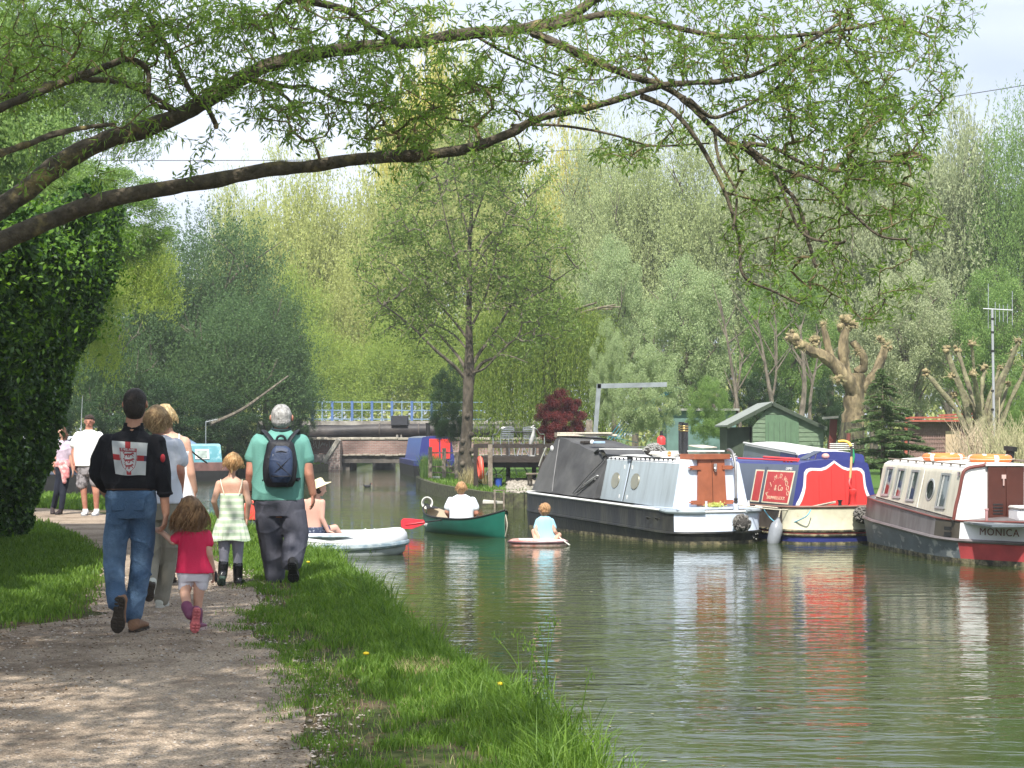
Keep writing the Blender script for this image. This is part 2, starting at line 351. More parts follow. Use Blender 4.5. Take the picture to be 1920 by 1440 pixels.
# ================================================================== grass
def inpoly_left(x, y):                     # between path right edge and bank
    pr = np.interp(y, [p.y for p in PR], [p.x for p in PR]); bk = np.interp(y, [p.y for p in BANK[:-25]], [p.x for p in BANK[:-25]])
    return pr, bk
def blades(name, xs, ys, h, w, m, label, z=0.0, lean=.35, cat='grass'):
    n = len(xs); base = np.stack([xs, ys, np.full(n, z)], 1)
    ang = rng.uniform(0, 2 * pi, n); wv = np.stack([np.cos(ang), np.sin(ang), np.zeros(n)], 1) * w[:, None] / 2
    ln = rng.normal(0, lean, (n, 2)) * h[:, None]; mid = base + np.concatenate([ln * .35, (h * .6)[:, None]], 1); tip = base + np.concatenate([ln, (h * rng.uniform(.8, 1, n))[:, None]], 1)
    V = np.concatenate([(base - wv)[:, None], (base + wv)[:, None], (mid + wv * .75)[:, None], (mid - wv * .75)[:, None], tip[:, None]], 1).reshape(-1, 3)
    i = np.arange(n)[:, None] * 5
    Fq = np.concatenate([i + np.array([[0, 1, 2, 3]]), i + np.array([[3, 2, 4, 4]])], 0)
    # second faces as triangles: use one tri mesh instead
    T = np.concatenate([i + np.array([[0, 1, 2]]), i + np.array([[0, 2, 3]]), i + np.array([[3, 2, 4]])], 0)
    o = npmesh(name, V, T, m, nv=3); return tag(o, label, cat, kind='stuff')
grassm = leafmat('grass_blade', (.06, .14, .016), (.19, .31, .05), .38, .5)
grass_dry = leafmat('grass_dry', (.32, .27, .13), (.45, .40, .22), .3, .7)
def nz2(x, y, s, seed=0.0): return np.sin(x * s + seed + 1.7 * np.sin(y * s * .7 + seed)) * np.sin(y * s * .9 + 2 * seed + 1.3 * np.sin(x * s * 1.1))
xs = []; ys = []; hs = []; ws = []
for (y0, y1, den, h, wd) in ((5.8, 10, 5200, .06, .006), (10, 15, 3600, .065, .008), (15, 22, 2200, .075, .012), (22, 34, 900, .09, .02)):
    n = int(den * 5.5 * (y1 - y0)); y = rng.uniform(y0, y1, n); x = rng.uniform(-7.5 if y0 > 20 else -4, .8, n); pr, bk = inpoly_left(x, y)
    f = (x - pr) / np.maximum(bk - pr, .1)
    dens = np.clip((f + .02) * 5, 0, 1) * np.where(nz2(x, y, 2.6) + nz2(x, y, 5.5, 2) * .7 + f * 2.2 - np.clip(13.5 - y, 0, 4) * .24 * (1 - f) > .17, 1, .05); k = (f > -.06) & (x < bk + .02) & (rng.random(n) < dens)
    x = x[k]; y = y[k]; f = f[k]; hh = h * (.6 + .9 * np.clip(f, 0, 1) ** 2 + .5 * np.clip(nz2(x, y, 6.5, 1.3), 0, 1)) * rng.uniform(.5, 1.5, len(x))
    xs.append(x); ys.append(y); hs.append(hh); ws.append(np.full(len(x), wd))
blades('grass', np.concatenate(xs), np.concatenate(ys), np.concatenate(hs), np.concatenate(ws), grassm, 'green grass verge between the gravel path and the canal')
n = 17000; y = rng.uniform(5.8, 17, n); pr = np.interp(y, [p.y for p in PR], [p.x for p in PR]); x = pr; x = pr + rng.normal(.04, .12, n) - .10 * np.clip(nz2(x, y, 4.1), 0, 1); k = nz2(x, y, 7.5) + nz2(x, y, 3.1, 1) > .05; x = x[k]; y = y[k]
blades('grass', x, y, rng.uniform(.015, .05, len(x)), np.full(len(x), .006), grassm, 'short straggling grass creeping over the right edge of the path')
# long fringe over the water's edge
bk_pts = [p for p in BANK if 6 < p.y < 34]
x = []; y = []; h = []
for p, q in zip(bk_pts[:-1], bk_pts[1:]):
    ln = (q - p).length; n = int(ln * 650); t = rng.random(n)
    jx = rng.normal(0, .10, n); x += list(p.x + (q.x - p.x) * t + jx - .04); y += list(p.y + (q.y - p.y) * t + rng.normal(0, .06, n))
    cl = .6 + .8 * np.clip(nz2(p.x + (q.x - p.x) * t, p.y + (q.y - p.y) * t, 4.1, 2), -.4, 1); h += list(rng.uniform(.08, .24, n) * cl)
x = np.array(x); y = np.array(y); h = np.array(h)
blades('bank_grass', x, y, h, np.where(y > 15, .012, .0075), grassm, 'long grass hanging over the water edge beside the path', z=-.03, lean=.55)
# left verge below the hedge
xs = []; ys = []; hs = []; ws = []
for (y0, y1, den, h, wd) in ((12.6, 18, 2600, .075, .010), (18, 26, 1500, .08, .015), (26, 31, 700, .09, .02)):
    n = int(den * 5 * (y1 - y0)); y = rng.uniform(y0, y1, n); pl = np.interp(y, [p.y for p in PL], [p.x for p in PL]); x = pl - rng.uniform(-.12, 4.6, n)
    f = pl - x; dens = np.clip(f * 2 + .2, 0, 1) * np.clip((y - 12.6) * .7 + nz2(x, y, 3) * .5, .02, 1); k = rng.random(n) < dens
    x = x[k]; y = y[k]; xs.append(x); ys.append(y); hs.append(h * (.7 + .6 * np.clip(nz2(x, y, 5, 1), 0, 1)) * rng.uniform(.5, 1.5, len(x))); ws.append(np.full(len(x), wd))
blades('grass', np.concatenate(xs), np.concatenate(ys), np.concatenate(hs), np.concatenate(ws), grassm, 'shaded grass verge between the path and the ivy hedge')
# grass strip beyond the path bend, by the couple
n = 26000; y = rng.uniform(33.4, 42.5, n); x = rng.uniform(-16, -6, n); pr = np.interp(-x, [-p.x for p in PR], [p.y for p in PR]); k = y > pr - .05; bk = np.interp(-x, [-p.x for p in BANK], [p.y for p in BANK]); k &= y < bk
x = x[k]; y = y[k]; blades('grass', x, y, rng.uniform(.06, .16, len(x)), np.full(len(x), .03), grassm, 'sunlit grass strip behind the couple at the bend of the path')
# right bank round the lone tree and far left bank
n = 22000; y = rng.uniform(45, 66, n); x = rng.uniform(-3.4, 3.2, n); rb = np.interp(y, [p.y for p in RB if p.x < .6 and p.y > 43][::-1], [p.x for p in RB if p.x < .6 and p.y > 43][::-1]); k = x > rb + .05
x = x[k]; y = y[k]; blades('grass', x, y, rng.uniform(.05, .18, len(x)), np.full(len(x), .035), grassm, 'grass on the right bank round the lone round-headed tree', z=-.1)
n = 9000; y = rng.uniform(72, 90, n); x = rng.uniform(-22, -9.3, n); fb = np.interp(y, [p.y for p in FAR], [p.x for p in FAR]); k = x < fb - .1
x = x[k]; y = y[k]; blades('grass', x, y, rng.uniform(.1, .25, len(x)), np.full(len(x), .06), grassm, 'grass on the far left bank by the bridge', z=-.12)
# a few taller seed stems and dandelions at the water edge
def weed(px, py, Y, hgt, n, label):
    t = empty('tall_weed', G(px, py), label, 'weed'); t.location = G(px, py); b = MB(); lf = b
    for i in range(n):
        a = random.uniform(-.6, .6); hh = hgt * random.uniform(.6, 1); p = [Vector((random.uniform(-.1, .1), random.uniform(-.1, .1), 0))]
        for k in range(5): p.append(p[0] + Vector((a * hh * (k + 1) ** 1.6 / 13, .1 * a, hh * (k + 1) / 5)))
        b.tube(p, [.004, .004, .003, .003, .002, .002], 4)
        for k in range(8):
            q = p[-1] + Vector((random.uniform(-.03, .03), random.uniform(-.02, .02), random.uniform(-.05, .02))); lf.tube([q, q + Vector((random.uniform(-.01, .01), 0, .022))], [.004, .001], 3)
    b.build('stem', MATS['grass_blade'], t)
weed(1000, 1290, 0, .42, 9, 'tall bent grass stems arching over the water at the bank edge')
weed(1055, 1375, 0, .3, 8, 'tuft of pale long stems on the bank, nearest the camera')
weed(650, 1110, 0, .4, 5, 'thin long stems leaning over the water beyond the walkers')
yel = mat('dandelion_yellow', (.75, .55, .02), .7, .1)
for i, (px, py, lab) in enumerate(((685, 1245, 'small yellow dandelion in the verge left of the dry grass patch'), (935, 1306, 'small yellow dandelion near the water beside the tall stems'), (577, 1062, 'small yellow dandelion by the old man\'s raised shoe'))):
    p = G(px, py + 8); t = empty('dandelion', p, lab, 'flower', 'dandelions in the verge'); b = MB(); b.tube([(0, 0, 0), (0.005, 0, .09)], .002, 5); b.build('stem', MATS['grass_blade'], t)
    b = MB(); b.ell((0.005, 0, .095), (.02, .02, .011)); b.build('flower_head', yel, t)
n = 900; a = rng.uniform(0, 2 * pi, n); r_ = np.sqrt(rng.random(n)) * .16; c0 = G(792, 1262)
blades('dry_grass', c0.x + r_ * np.cos(a) * 1.1, c0.y + r_ * np.sin(a) * 2.2, rng.uniform(.04, .1, n), np.full(n, .006), grass_dry, 'patch of dry straw coloured grass on the verge')
# scattered stones, twigs and leaf litter on the path
pebm = leafmat('pebble', (.20, .16, .13), (.50, .44, .38), 0.0, .9)
n = 9000; y = 5.5 + 14 * rng.random(n) ** 1.6; pl = np.interp(y, [p.y for p in PL], [p.x for p in PL]) + .1; pr = np.interp(y, [p.y for p in PR], [p.x for p in PR]) + .02; x = pl + (pr - pl) * rng.random(n); x = np.where(rng.random(n) < .16, pr + np.abs(rng.normal(0, .12, n)), x)
sz = rng.uniform(.004, .012, n)[:, None]; c = np.stack([x, y, np.full(n, .008)], 1); d = rng.normal(size=(n, 3)); oc = np.array([[1, 0, 0], [0, 1, 0], [-1, 0, 0], [0, -1, 0], [0, 0, .7]])
V = (c[:, None] + oc[None] * sz[:, None] * rng.uniform(.6, 1.4, (n, 5, 1))).reshape(-1, 3); i = np.arange(n)[:, None] * 5
tag(npmesh('path_gravel', V, np.concatenate([i + np.array([[0, 1, 4]]), i + np.array([[1, 2, 4]]), i + np.array([[2, 3, 4]]), i + np.array([[3, 0, 4]])]), pebm, nv=3), 'loose stones scattered over the gravel path', 'gravel', kind='stuff')
n = 6500; y = 5.5 + 12 * rng.random(n) ** 1.3; side = rng.random(n) < .6; pl = np.interp(y, [p.y for p in PL], [p.x for p in PL]); pr = np.interp(y, [p.y for p in PR], [p.x for p in PR])
x = np.where(side, np.where(y < 13, pl + rng.uniform(0, 1, n) ** 1.3 * 2.3, pl + rng.normal(0, .3, n)), pr + rng.normal(.12, .28, n)); c = np.stack([x, y, rng.uniform(.008, .02, n)], 1); d = unit(np.stack([rng.normal(size=n), rng.normal(size=n), rng.normal(0, .25, n)], 1))
V, Fq = leaf_arrays(c, d, rng.uniform(.012, .04, n), rng.uniform(.004, .010, n)); tag(npmesh('leaf_litter', V, Fq, leafmat('litter', (.07, .045, .025), (.22, .15, .08), 0, .9)), 'brown leaf litter on the edges of the path', 'leaf litter', kind='stuff')

n = 1700; y = rng.uniform(5.8, 16, n); pr, bk = inpoly_left(y * 0, y); x = pr + (bk - pr) * rng.random(n); blades('dry_grass', x, y, rng.uniform(.02, .08, n), np.full(n, .004), grass_dry, 'dry straw blades mixed through the green verge beside the path')
n = 170; y = rng.uniform(8, 27, n); bk = np.interp(y, [p.y for p in BANK[:-25]], [p.x for p in BANK[:-25]]); x = bk + .15 + rng.exponential(1.1, n); c = np.stack([x, y, np.full(n, WZ + .006)], 1); d = unit(np.stack([rng.normal(size=n), rng.normal(size=n), np.zeros(n)], 1)); sz = rng.uniform(.015, .035, n)[:, None]; sd = np.stack([-d[:, 1], d[:, 0], d[:, 2]], 1)
V = np.stack([c - d * sz, c - sd * sz * .4, c + d * sz, c + sd * sz * .4], 1).reshape(-1, 3); tag(npmesh('floating_leaves', V, np.arange(n * 4).reshape(n, 4), leafmat('floating_leaf', (.25, .24, .10), (.5, .48, .3), 0, .6)), 'small pale leaves floating on the water along the bank', 'leaves', kind='stuff')
# ================================================================== trees
def grow(skel, att, st, droop=0.0, rbase=.002, pw=.47, jit=.12, curl=0.0):
    """skel: list of (pos, radius); att: attractor points -> chains of twig points, radii, leaf nodes and directions"""
    att = np.asarray(att, float); sk = np.asarray([tuple(p) for p, r in skel], float)
    dist = np.array([np.min(((sk - a) ** 2).sum(1)) for a in att]); order = np.argsort(dist)
    cap = len(sk) + len(att) * 40; P_ = np.zeros((cap, 3)); n = len(sk); P_[:n] = sk; par = np.full(cap, -1); cnt = np.zeros(cap); chains = []
    for ai in order:
        a = att[ai]; d2 = ((P_[:n] - a) ** 2).sum(1); j = int(np.argmin(d2)); dd = sqrt(d2[j]); k = int(min(30, max(2, dd / st)))
        p0 = P_[j].copy(); ch = [j]; off = rng.normal(0, jit * dd, 3)
        sag = np.array([0, 0, droop * dd])
        for s_ in range(1, k + 1):
            t = s_ / k; q = p0 + (a - p0) * t + (off + sag) * 4 * t * (1 - t) * .5 + rng.normal(0, st * .06, 3); P_[n] = q; par[n] = ch[-1]; ch.append(n); n += 1
            if n >= cap - 2: break
        chains.append(ch)
        m = ch[-1]
        while m >= 0: cnt[m] += 1; m = par[m]
        if n >= cap - 40: break
    rad = rbase * np.maximum(cnt, 1) ** pw
    tw = MB()
    lc = []; ld = []
    for ch in chains:
        pts = P_[ch]; rr = rad[ch].copy(); rr[0] = min(rr[0], rr[1] * 1.3) if len(rr) > 1 else rr[0]; rr[-1] *= .5
        tw.tube([tuple(p) for p in pts], list(rr), 5 if rr.max() > rbase * 2.5 else 3, 0, False)
        for i in range(1, len(ch)):
            if rr[i] < rbase * 2.3 or i > len(ch) - 4: lc.append(pts[i]); ld.append(pts[i] - pts[i - 1])
    return tw, np.array(lc), unit(np.array(ld))

def leaves_on(lc, ld, per, ln, wd, spread, sp=.9, down=.25):
    n = len(lc) * per; c = np.repeat(lc, per, 0) + rng.normal(0, spread, (n, 3)); d = np.repeat(ld, per, 0)
    r = unit(rng.normal(size=(n, 3))); dd = unit(d * .6 + r * sp + np.array([0, 0, -down])); L_ = ln * rng.uniform(.6, 1.25, n)
    return leaf_arrays(c + dd * L_[:, None] * .5, dd, L_, wd * rng.uniform(.7, 1.3, n))

def ell_pts(cx, cy, rx, ry, Y0, Y1, n):
    a = rng.uniform(0, 2 * pi, n); r = np.sqrt(rng.random(n)); Y = rng.uniform(Y0, Y1, n)
    px = cx + rx * r * np.cos(a); py = cy + ry * r * np.sin(a)
    return np.stack([(px - 960) / F * Y, Y, CZ + (H0 - py) / F * Y], 1)

# ---------- the big willow leaning over the path from the left
wil = empty('willow_tree', (-6.6, 11.2, 0), 'large old willow leaning in from the left, its long limbs arching over the canal', 'tree')
wil_inv = Matrix.Translation((6.6, -11.2, 0))
def reparent(o, p):
    o.parent = p; o.matrix_parent_inverse = Matrix.Translation(-p.location); return o
def limb_pts(l, Y0, Y1):
    pts = [P(a, b, Y0 + (Y1 - Y0) * i / (len(l) - 1)) for i, (a, b) in enumerate(l)]; return smooth_line(pts, 14)
LIMBS = [  # pixel course, depths, radius in pixels at start and end, name
    ([(-330, 640), (-150, 540), (0, 455), (130, 398), (280, 355), (420, 335), (560, 312), (700, 297), (800, 290), (890, 272), (960, 248), (1010, 225), (1110, 200), (1230, 160), (1350, 150), (1440, 128), (1530, 70), (1600, 30)], 12.0, 12.8, 24, 3),
    ([(-330, 600), (-150, 500), (0, 392), (100, 315), (200, 262), (330, 222), (400, 180), (500, 122), (620, 95), (750, 78), (900, 62), (1000, 50), (1080, 20), (1150, -30)], 12.2, 13.6, 26, 9),
    ([(1000, 62), (1100, 105), (1180, 140), (1240, 160), (1300, 205), (1360, 260), (1410, 290), (1460, 340), (1490, 380), (1510, 430), (1530, 500)], 13.2, 12.4, 9, 3),
    ([(1205, 182), (1260, 215), (1310, 270), (1335, 310), (1365, 380), (1385, 450), (1392, 515), (1450, 545), (1500, 570)], 12.6, 12.2, 6, 2),
    ([(-260, 330), (-120, 270), (0, 208), (90, 165), (170, 130), (235, 108), (275, 128), (282, 190), (320, 208)], 11.4, 12.2, 13, 4),
    ([(-260, 400), (-100, 330), (0, 290), (80, 258), (150, 245), (212, 235)], 11.0, 11.6, 11, 4),
    ([(-200, 200), (-60, 190), (0, 178), (100, 160), (200, 152), (280, 180), (330, 208)], 12.6, 12.4, 9, 4),
    ([(1010, 55), (1100, 35), (1180, 28), (1260, 50), (1340, 65), (1420, 70), (1500, 68), (1580, 55), (1660, 35)], 13.4, 13.0, 8, 3),
    ([(540, 0), (640, 20), (700, 55), (735, 68)], 12.2, 13.2, 9, 5),
    ([(280, 30), (320, 100), (360, 180), (385, 200), (405, 238)], 12.4, 12.8, 6, 5),
    ([(470, 150), (540, 165), (580, 162), (640, 190), (720, 205), (800, 215), (880, 230)], 12.8, 13.2, 4.5, 2),
    ([(500, 160), (540, 185), (560, 215), (580, 235)], 12.8, 12.6, 5, 1.5),
    ([(1290, 190), (1330, 220), (1370, 210), (1450, 170), (1530, 90), (1600, 60)], 12.6, 13, 5, 2),
    ([(1395, 268), (1450, 275), (1510, 310), (1570, 320), (1640, 300), (1700, 305)], 12.5, 12.2, 5, 2),
    ([(1400, 272), (1470, 320), (1540, 350), (1600, 400), (1650, 440), (1700, 448)], 12.5, 12.0, 4.5, 2),
    ([(1340, 250), (1350, 300), (1380, 360), (1375, 430)], 12.6, 12.2, 3.5, 2),
    ([(1455, 330), (1500, 430), (1560, 450), (1585, 450)], 12.4, 12.0, 3.5, 2.5),
    ([(960, 235), (1060, 240), (1150, 255), (1230, 275), (1330, 270)], 12.6, 12.8, 3.5, 1.5),
    ([(880, 60), (960, 105), (1060, 140), (1130, 150)], 13.4, 13.6, 3.5, 1.5),
]
skel = []
for i, (l, Ya, Yb, r0, r1) in enumerate(LIMBS):
    pts = limb_pts(l, Ya, Yb); n = len(pts); Y = pts[0].y
    for k in range(1, n - 1): pts[k] = pts[k] + Vector((0, noise.noise(pts[k] * 2.1) * .10, noise.noise(pts[k] * 1.7 + Vector((5, 3, i))) * (.03 if r0 < 10 else .02)))
    rad = [(r0 + (r1 - r0) * (k / (n - 1)) ** .6) / F * Y * (1 + .10 * noise.noise(pts[k] * 7)) for k in range(n)]
    b = MB(); b.tube(pts, rad, 22 if r0 > 12 else 9)
    if r0 > 8: b.v = [tuple(Vector(v) + Vector(v).normalized() * 0 + noise.noise_vector(Vector((v[0] * 5, v[1] * 14, v[2] * 14))) * .009 + noise.noise_vector(Vector((v[0] * 13, v[1] * 40, v[2] * 40))) * .004) for v in b.v]
    # side stubs and burrs
    if r0 > 8:
        for q in range(9):
            k = random.randrange(3, n - 3); a = pts[k]; d = Vector((random.uniform(-1, 1), random.uniform(-1, 1), random.uniform(-.6, 1))).normalized(); b.cap(a, a + d * (rad[k] + random.uniform(.01, .05)), rad[k] * .5, rad[k] * .22, 6)
    o = b.build('limb', bark_lichen, None); reparent(o, wil)
    for k in range(0, n, 4): skel.append((pts[k], rad[k]))
# trunk off to the left, leaning
b = MB(); tp = [Vector((-6.7, 11.2, -.1)), Vector((-6.6, 11.3, .5)), Vector((-6.3, 11.6, 1.4)), Vector((-5.9, 11.9, 2.0)), P(-330, 620, 12.1)]; b.tube(tp, [.42, .34, .29, .26, .2], 16)
b.tube([Vector((-6.4, 11.4, 1.2)), Vector((-6.2, 11.2, 2.4)), P(-260, 340, 11.4)], [.25, .2, .14], 12); b.tube([Vector((-6.4, 11.4, 1.2)), Vector((-6.6, 9, 3.4)), Vector((-5.5, 6, 5.4)), Vector((-3.2, 3.5, 7))], [.25, .2, .16, .1], 12)
b.tube([Vector((-6.6, 9, 3.4)), Vector((-7.2, 8, 5.5)), Vector((-6.5, 8.5, 8))], [.17, .13, .08], 10)
b.tube([Vector((-5.5, 6, 5.4)), Vector((-3.5, 7, 6.6)), Vector((-1.5, 8.5, 7.2)), Vector((1, 9.5, 7.5))], [.13, .1, .08, .04], 10)
reparent(b.build('trunk', bark_lichen), wil)
REG = [(120, 50, 190, 90, 210), (330, 40, 160, 60, 150), (60, 160, 100, 60, 75), (430, 90, 160, 90, 160), (330, 150, 130, 60, 70), (640, 50, 180, 70, 170), (620, 170, 140, 60, 95), (740, 220, 110, 60, 95), (860, 90, 140, 90, 120), (850, 210, 90, 60, 40),
       (930, 300, 90, 30, 26), (1090, 60, 140, 80, 130), (1130, 160, 110, 60, 55), (1180, 290, 70, 30, 30), (1300, 60, 160, 80, 170), (1400, 130, 150, 80, 130), (1560, 60, 170, 80, 210), (1560, 190, 130, 90, 170), (1650, 250, 110, 100, 160),
       (1460, 260, 110, 80, 90), (1640, 360, 110, 70, 95), (1500, 360, 110, 80, 60), (1700, 130, 90, 110, 90), (1790, 30, 60, 40, 20), (1770, 150, 40, 70, 12), (1420, 480, 70, 90, 36), (1520, 500, 80, 70, 42), (1640, 540, 100, 70, 36), (1400, 380, 60, 60, 22), (1480, 590, 60, 30, 8), (1720, 430, 60, 60, 26),
       (480, 200, 110, 40, 40), (560, 230, 80, 40, 22), (700, 140, 90, 50, 50), (760, 260, 80, 40, 30), (840, 150, 90, 50, 50), (1000, 180, 90, 60, 45), (250, 250, 100, 40, 16), (120, 330, 120, 40, 14), (620, 262, 50, 25, 7), (550, 260, 40, 26, 4), (380, 270, 50, 40, 5), (760, 320, 60, 26, 8), (350, 330, 20, 24, 3), (1280, 240, 60, 40, 20)]
att = []
for cx, cy, rx, ry, n in REG:
    Yc = 12.3 + (.5 if cx > 1000 else 0)
    att.append(ell_pts(cx, cy, rx, ry, Yc - .9, Yc + 1.1, int(n * 1.5)))
att = np.concatenate(att)
tw, lc, ld = grow(skel, att, .07, droop=.10, rbase=.0017, pw=.44, jit=.085)
reparent(tw.build('twigs', twigm, smooth=False), wil)
V, Fq = leaves_on(lc, ld, 4, .066, .0150, .016, sp=.75, down=.25)
wleaf = leafmat('willow_leaf', (.10, .19, .03), (.24, .36, .08), .52, .4)
reparent(npmesh('foliage', V, Fq, wleaf), wil)
# upper crown out of view: it shades the path
def cloud(n, cx, cy, cz, rx, ry, rz, ln, wd, clumps, cs, seed=0):
    cc = unit(rng.normal(size=(clumps, 3))) * (rng.random((clumps, 1)) ** .5) * np.array([[rx, ry, rz]]) + np.array([[cx, cy, cz]])
    k = rng.integers(0, clumps, n); c = cc[k] + rng.normal(0, cs, (n, 3)); d = unit(rng.normal(size=(n, 3)) + np.array([0, 0, -.3]))
    return c, d
c, d = cloud(33000, -3.7, 6.2, 7.2, 4.6, 5.8, 1.7, .1, .05, 170, .30)
keep = (c[:, 2] > CZ + (H0 + 60) / F * np.maximum(c[:, 1], 0) + .25) | (c[:, 1] < 1)
keep &= c[:, 2] > 4.4
V, Fq = leaf_arrays(c[keep], d[keep], rng.uniform(.10, .2, keep.sum()), rng.uniform(.05, .09, keep.sum())); reparent(npmesh('upper_foliage', V, Fq, wleaf), wil)

# ---------- ivy hedge on the left of the path
hedge = empty('ivy_hedge', (-7.5, 20, 0), 'tall dark green ivy-clad hedge walling the left side of the path', 'hedge')
ivy = leafmat('ivy_leaf', (.015, .05, .010), (.075, .16, .03), .3, .4)
def hedge_face():
    c = []
    n = 170000; y = rng.uniform(13.5, 25.2, n); t = rng.random(n)
    # right-hand face (towards the path), bulging; px edge follows the photograph
    top = 5.8 + .7 * np.sin(y * .9) + .4 * np.sin(y * 2.3)
    z = rng.random(n) ** .9 * top
    py = H0 - (z - CZ) * F / y
    edge = np.interp(py, [-300, 250, 400, 480, 560, 650, 720, 800, 880, 960, 1010, 1060], [330, 265, 205, 198, 182, 146, 120, 96, 84, 50, 18, -10])
    # depth at which the silhouette is reached: all along the face, farther parts sit farther left in x
    xs_ = (edge - 960) / F * 24.0 + 0 * y
    x = xs_ + (24 - y) * .06 + nz2(y, z, 1.9) * .20 + nz2(y, z, 4.7, 2) * .16 + nz2(y, z, 9.7, 1) * .07 - rng.exponential(.15, n)
    x = np.where(y < 20, np.minimum(x, (edge - 960) / F * y + nz2(y, z, 2.2) * .1 - rng.exponential(.1, n)), x)
    lim = (edge + 10 + 14 * nz2(y, z, 3.1) + 10 * nz2(y, z, 9) - 960) / F * y
    x = np.where(y > 24, np.minimum(x, lim), x)
    return np.stack([x, y, z], 1)
c = hedge_face(); pyh = H0 - (c[:, 2] - CZ) * F / c[:, 1]; k = (c[:, 2] > .02) & (pyh > 385 + 50 * nz2(c[:, 1], c[:, 2], 2.7)); c = c[k]
d = unit(rng.normal(size=c.shape) * .7 + np.array([.3, -.4, -.5])); V, Fq = leaf_arrays(c, d, rng.uniform(.05, .11, len(c)), rng.uniform(.04, .075, len(c)))
reparent(npmesh('foliage', V, Fq, ivy), hedge)
c2 = c[rng.random(len(c)) < .16] + np.stack([rng.exponential(.16, 1), [0], [0]], 1) * 0; pe = H0 - (c2[:, 2] - CZ) * F / c2[:, 1]; c2 = c2[(pe < 640) | (rng.random(len(c2)) < .35)]; c2 = c2 + np.stack([rng.exponential(.13, len(c2)), rng.normal(0, .1, len(c2)), rng.normal(.05, .12, len(c2))], 1)
pe = H0 - (c2[:, 2] - CZ) * F / c2[:, 1]; pxx = 960 + c2[:, 0] * F / c2[:, 1]; c2 = c2[(pe < 700) | (pxx < np.interp(pe, [700, 800, 880, 960], [138, 98, 86, 52]) + 4)]
V, Fq = leaf_arrays(c2, unit(rng.normal(size=c2.shape) + np.array([.5, -.3, .2])), rng.uniform(.04, .10, len(c2)), rng.uniform(.02, .05, len(c2))); reparent(npmesh('young_shoots', V, Fq, leafmat('young_leaf', (.05, .13, .015), (.16, .30, .04), .4, .45)), hedge)
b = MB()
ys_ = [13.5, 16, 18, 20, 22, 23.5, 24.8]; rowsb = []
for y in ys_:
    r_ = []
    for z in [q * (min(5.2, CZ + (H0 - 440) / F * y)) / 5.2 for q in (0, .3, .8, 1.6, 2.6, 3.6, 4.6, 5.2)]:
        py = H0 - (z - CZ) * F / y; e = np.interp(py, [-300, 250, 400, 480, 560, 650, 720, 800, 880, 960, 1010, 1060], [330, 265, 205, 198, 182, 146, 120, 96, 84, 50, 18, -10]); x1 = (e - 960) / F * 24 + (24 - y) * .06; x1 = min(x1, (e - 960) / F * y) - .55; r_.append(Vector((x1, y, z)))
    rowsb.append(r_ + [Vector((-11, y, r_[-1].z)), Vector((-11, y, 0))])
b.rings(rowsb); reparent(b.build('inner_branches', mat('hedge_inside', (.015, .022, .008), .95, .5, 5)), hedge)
for i in range(9):
    y = 15 + i * 1.7; x = (60 - 960) / F * y - 1.6; p = [Vector((x, y, 0)), Vector((x + .05, y, 1.5)), Vector((x + random.uniform(-.1, .2), y + .1, 3.2)), Vector((x + random.uniform(-.1, .5), y, 5))]
    b = MB(); b.tube(p, [.09, .07, .05, .03], 8); reparent(b.build('stem', bark), hedge)

# ---------- background crowns
def crown_feather(name, seed, clumps=75, sprays=52, per=13, W=5.0, Hh=6.0, up=.6, cs=1.05, ll=.20, lw=.07, low=.28):
    g = np.random.default_rng(seed); u = unit(g.normal(size=(clumps, 3))); u[:, 2] = np.abs(u[:, 2]) * 1.0 - low * (g.random(clumps) < .6) * 2.2
    cc = u * (g.random((clumps, 1)) ** .35) * np.array([[W * .82, W * .82, Hh * .86]]) + np.array([[0, 0, Hh]])
    cc[:, :2] *= (1.0 - .35 * np.clip((cc[:, 2:3] - Hh) / Hh, 0, 1))
    cs_ = cs * g.uniform(.6, 1.3, (clumps, 1))
    k = np.repeat(np.arange(clumps), sprays); n = len(k); off = g.normal(0, 1, (n, 3)) * cs_[k] * np.array([1, 1, .9]) * .75; base = cc[k] + off
    out = unit(base - np.array([0, 0, Hh * .7])); d = unit(out * .55 + np.array([0, 0, up]) + g.normal(0, .42, (n, 3))); L_ = g.uniform(.6, 1.5, n)
    t = g.random((n, per)); c = base[:, None] + d[:, None] * (t * L_[:, None])[..., None] + g.normal(0, .05, (n, per, 3)); c = c.reshape(-1, 3)
    dd = unit(np.repeat(d, per, 0) * .7 + g.normal(0, .55, (n * per, 3)))
    V, Fq = leaf_arrays(c, dd, g.uniform(.6, 1.3, len(c)) * ll, g.uniform(.7, 1.3, len(c)) * lw)
    o = npmesh(name, V, Fq, MATS['ivy_leaf']); me = o.data; bpy.data.objects.remove(o); return me
def crown_leafy(name, seed, n=60000, W=5.0, Hh=6.0, clumps=120, cs=.62, ll=.17, lw=.10):
    g = np.random.default_rng(seed); u = unit(g.normal(size=(clumps, 3))); u[:, 2] = np.where(u[:, 2] < -.3, u[:, 2] * .8, u[:, 2])
    cc = u * (g.random((clumps, 1)) ** .3) * np.array([[W * .85, W * .85, Hh * .9]]) + np.array([[0, 0, Hh]])
    k = g.integers(0, clumps, n); rr = unit(g.normal(size=(n, 3))) * (g.random((n, 1)) ** .45) * cs * 1.6 * g.uniform(.6, 1.2, (clumps, 1))[k]; c = cc[k] + rr
    d = unit(g.normal(size=(n, 3)) + np.array([0, 0, -.2])); V, Fq = leaf_arrays(c, d, g.uniform(.6, 1.3, n) * ll, g.uniform(.7, 1.3, n) * lw)
    o = npmesh(name, V, Fq, MATS['ivy_leaf']); me = o.data; bpy.data.objects.remove(o); return me
FE = [crown_feather('feathery_crown', s) for s in (11, 12, 13)]
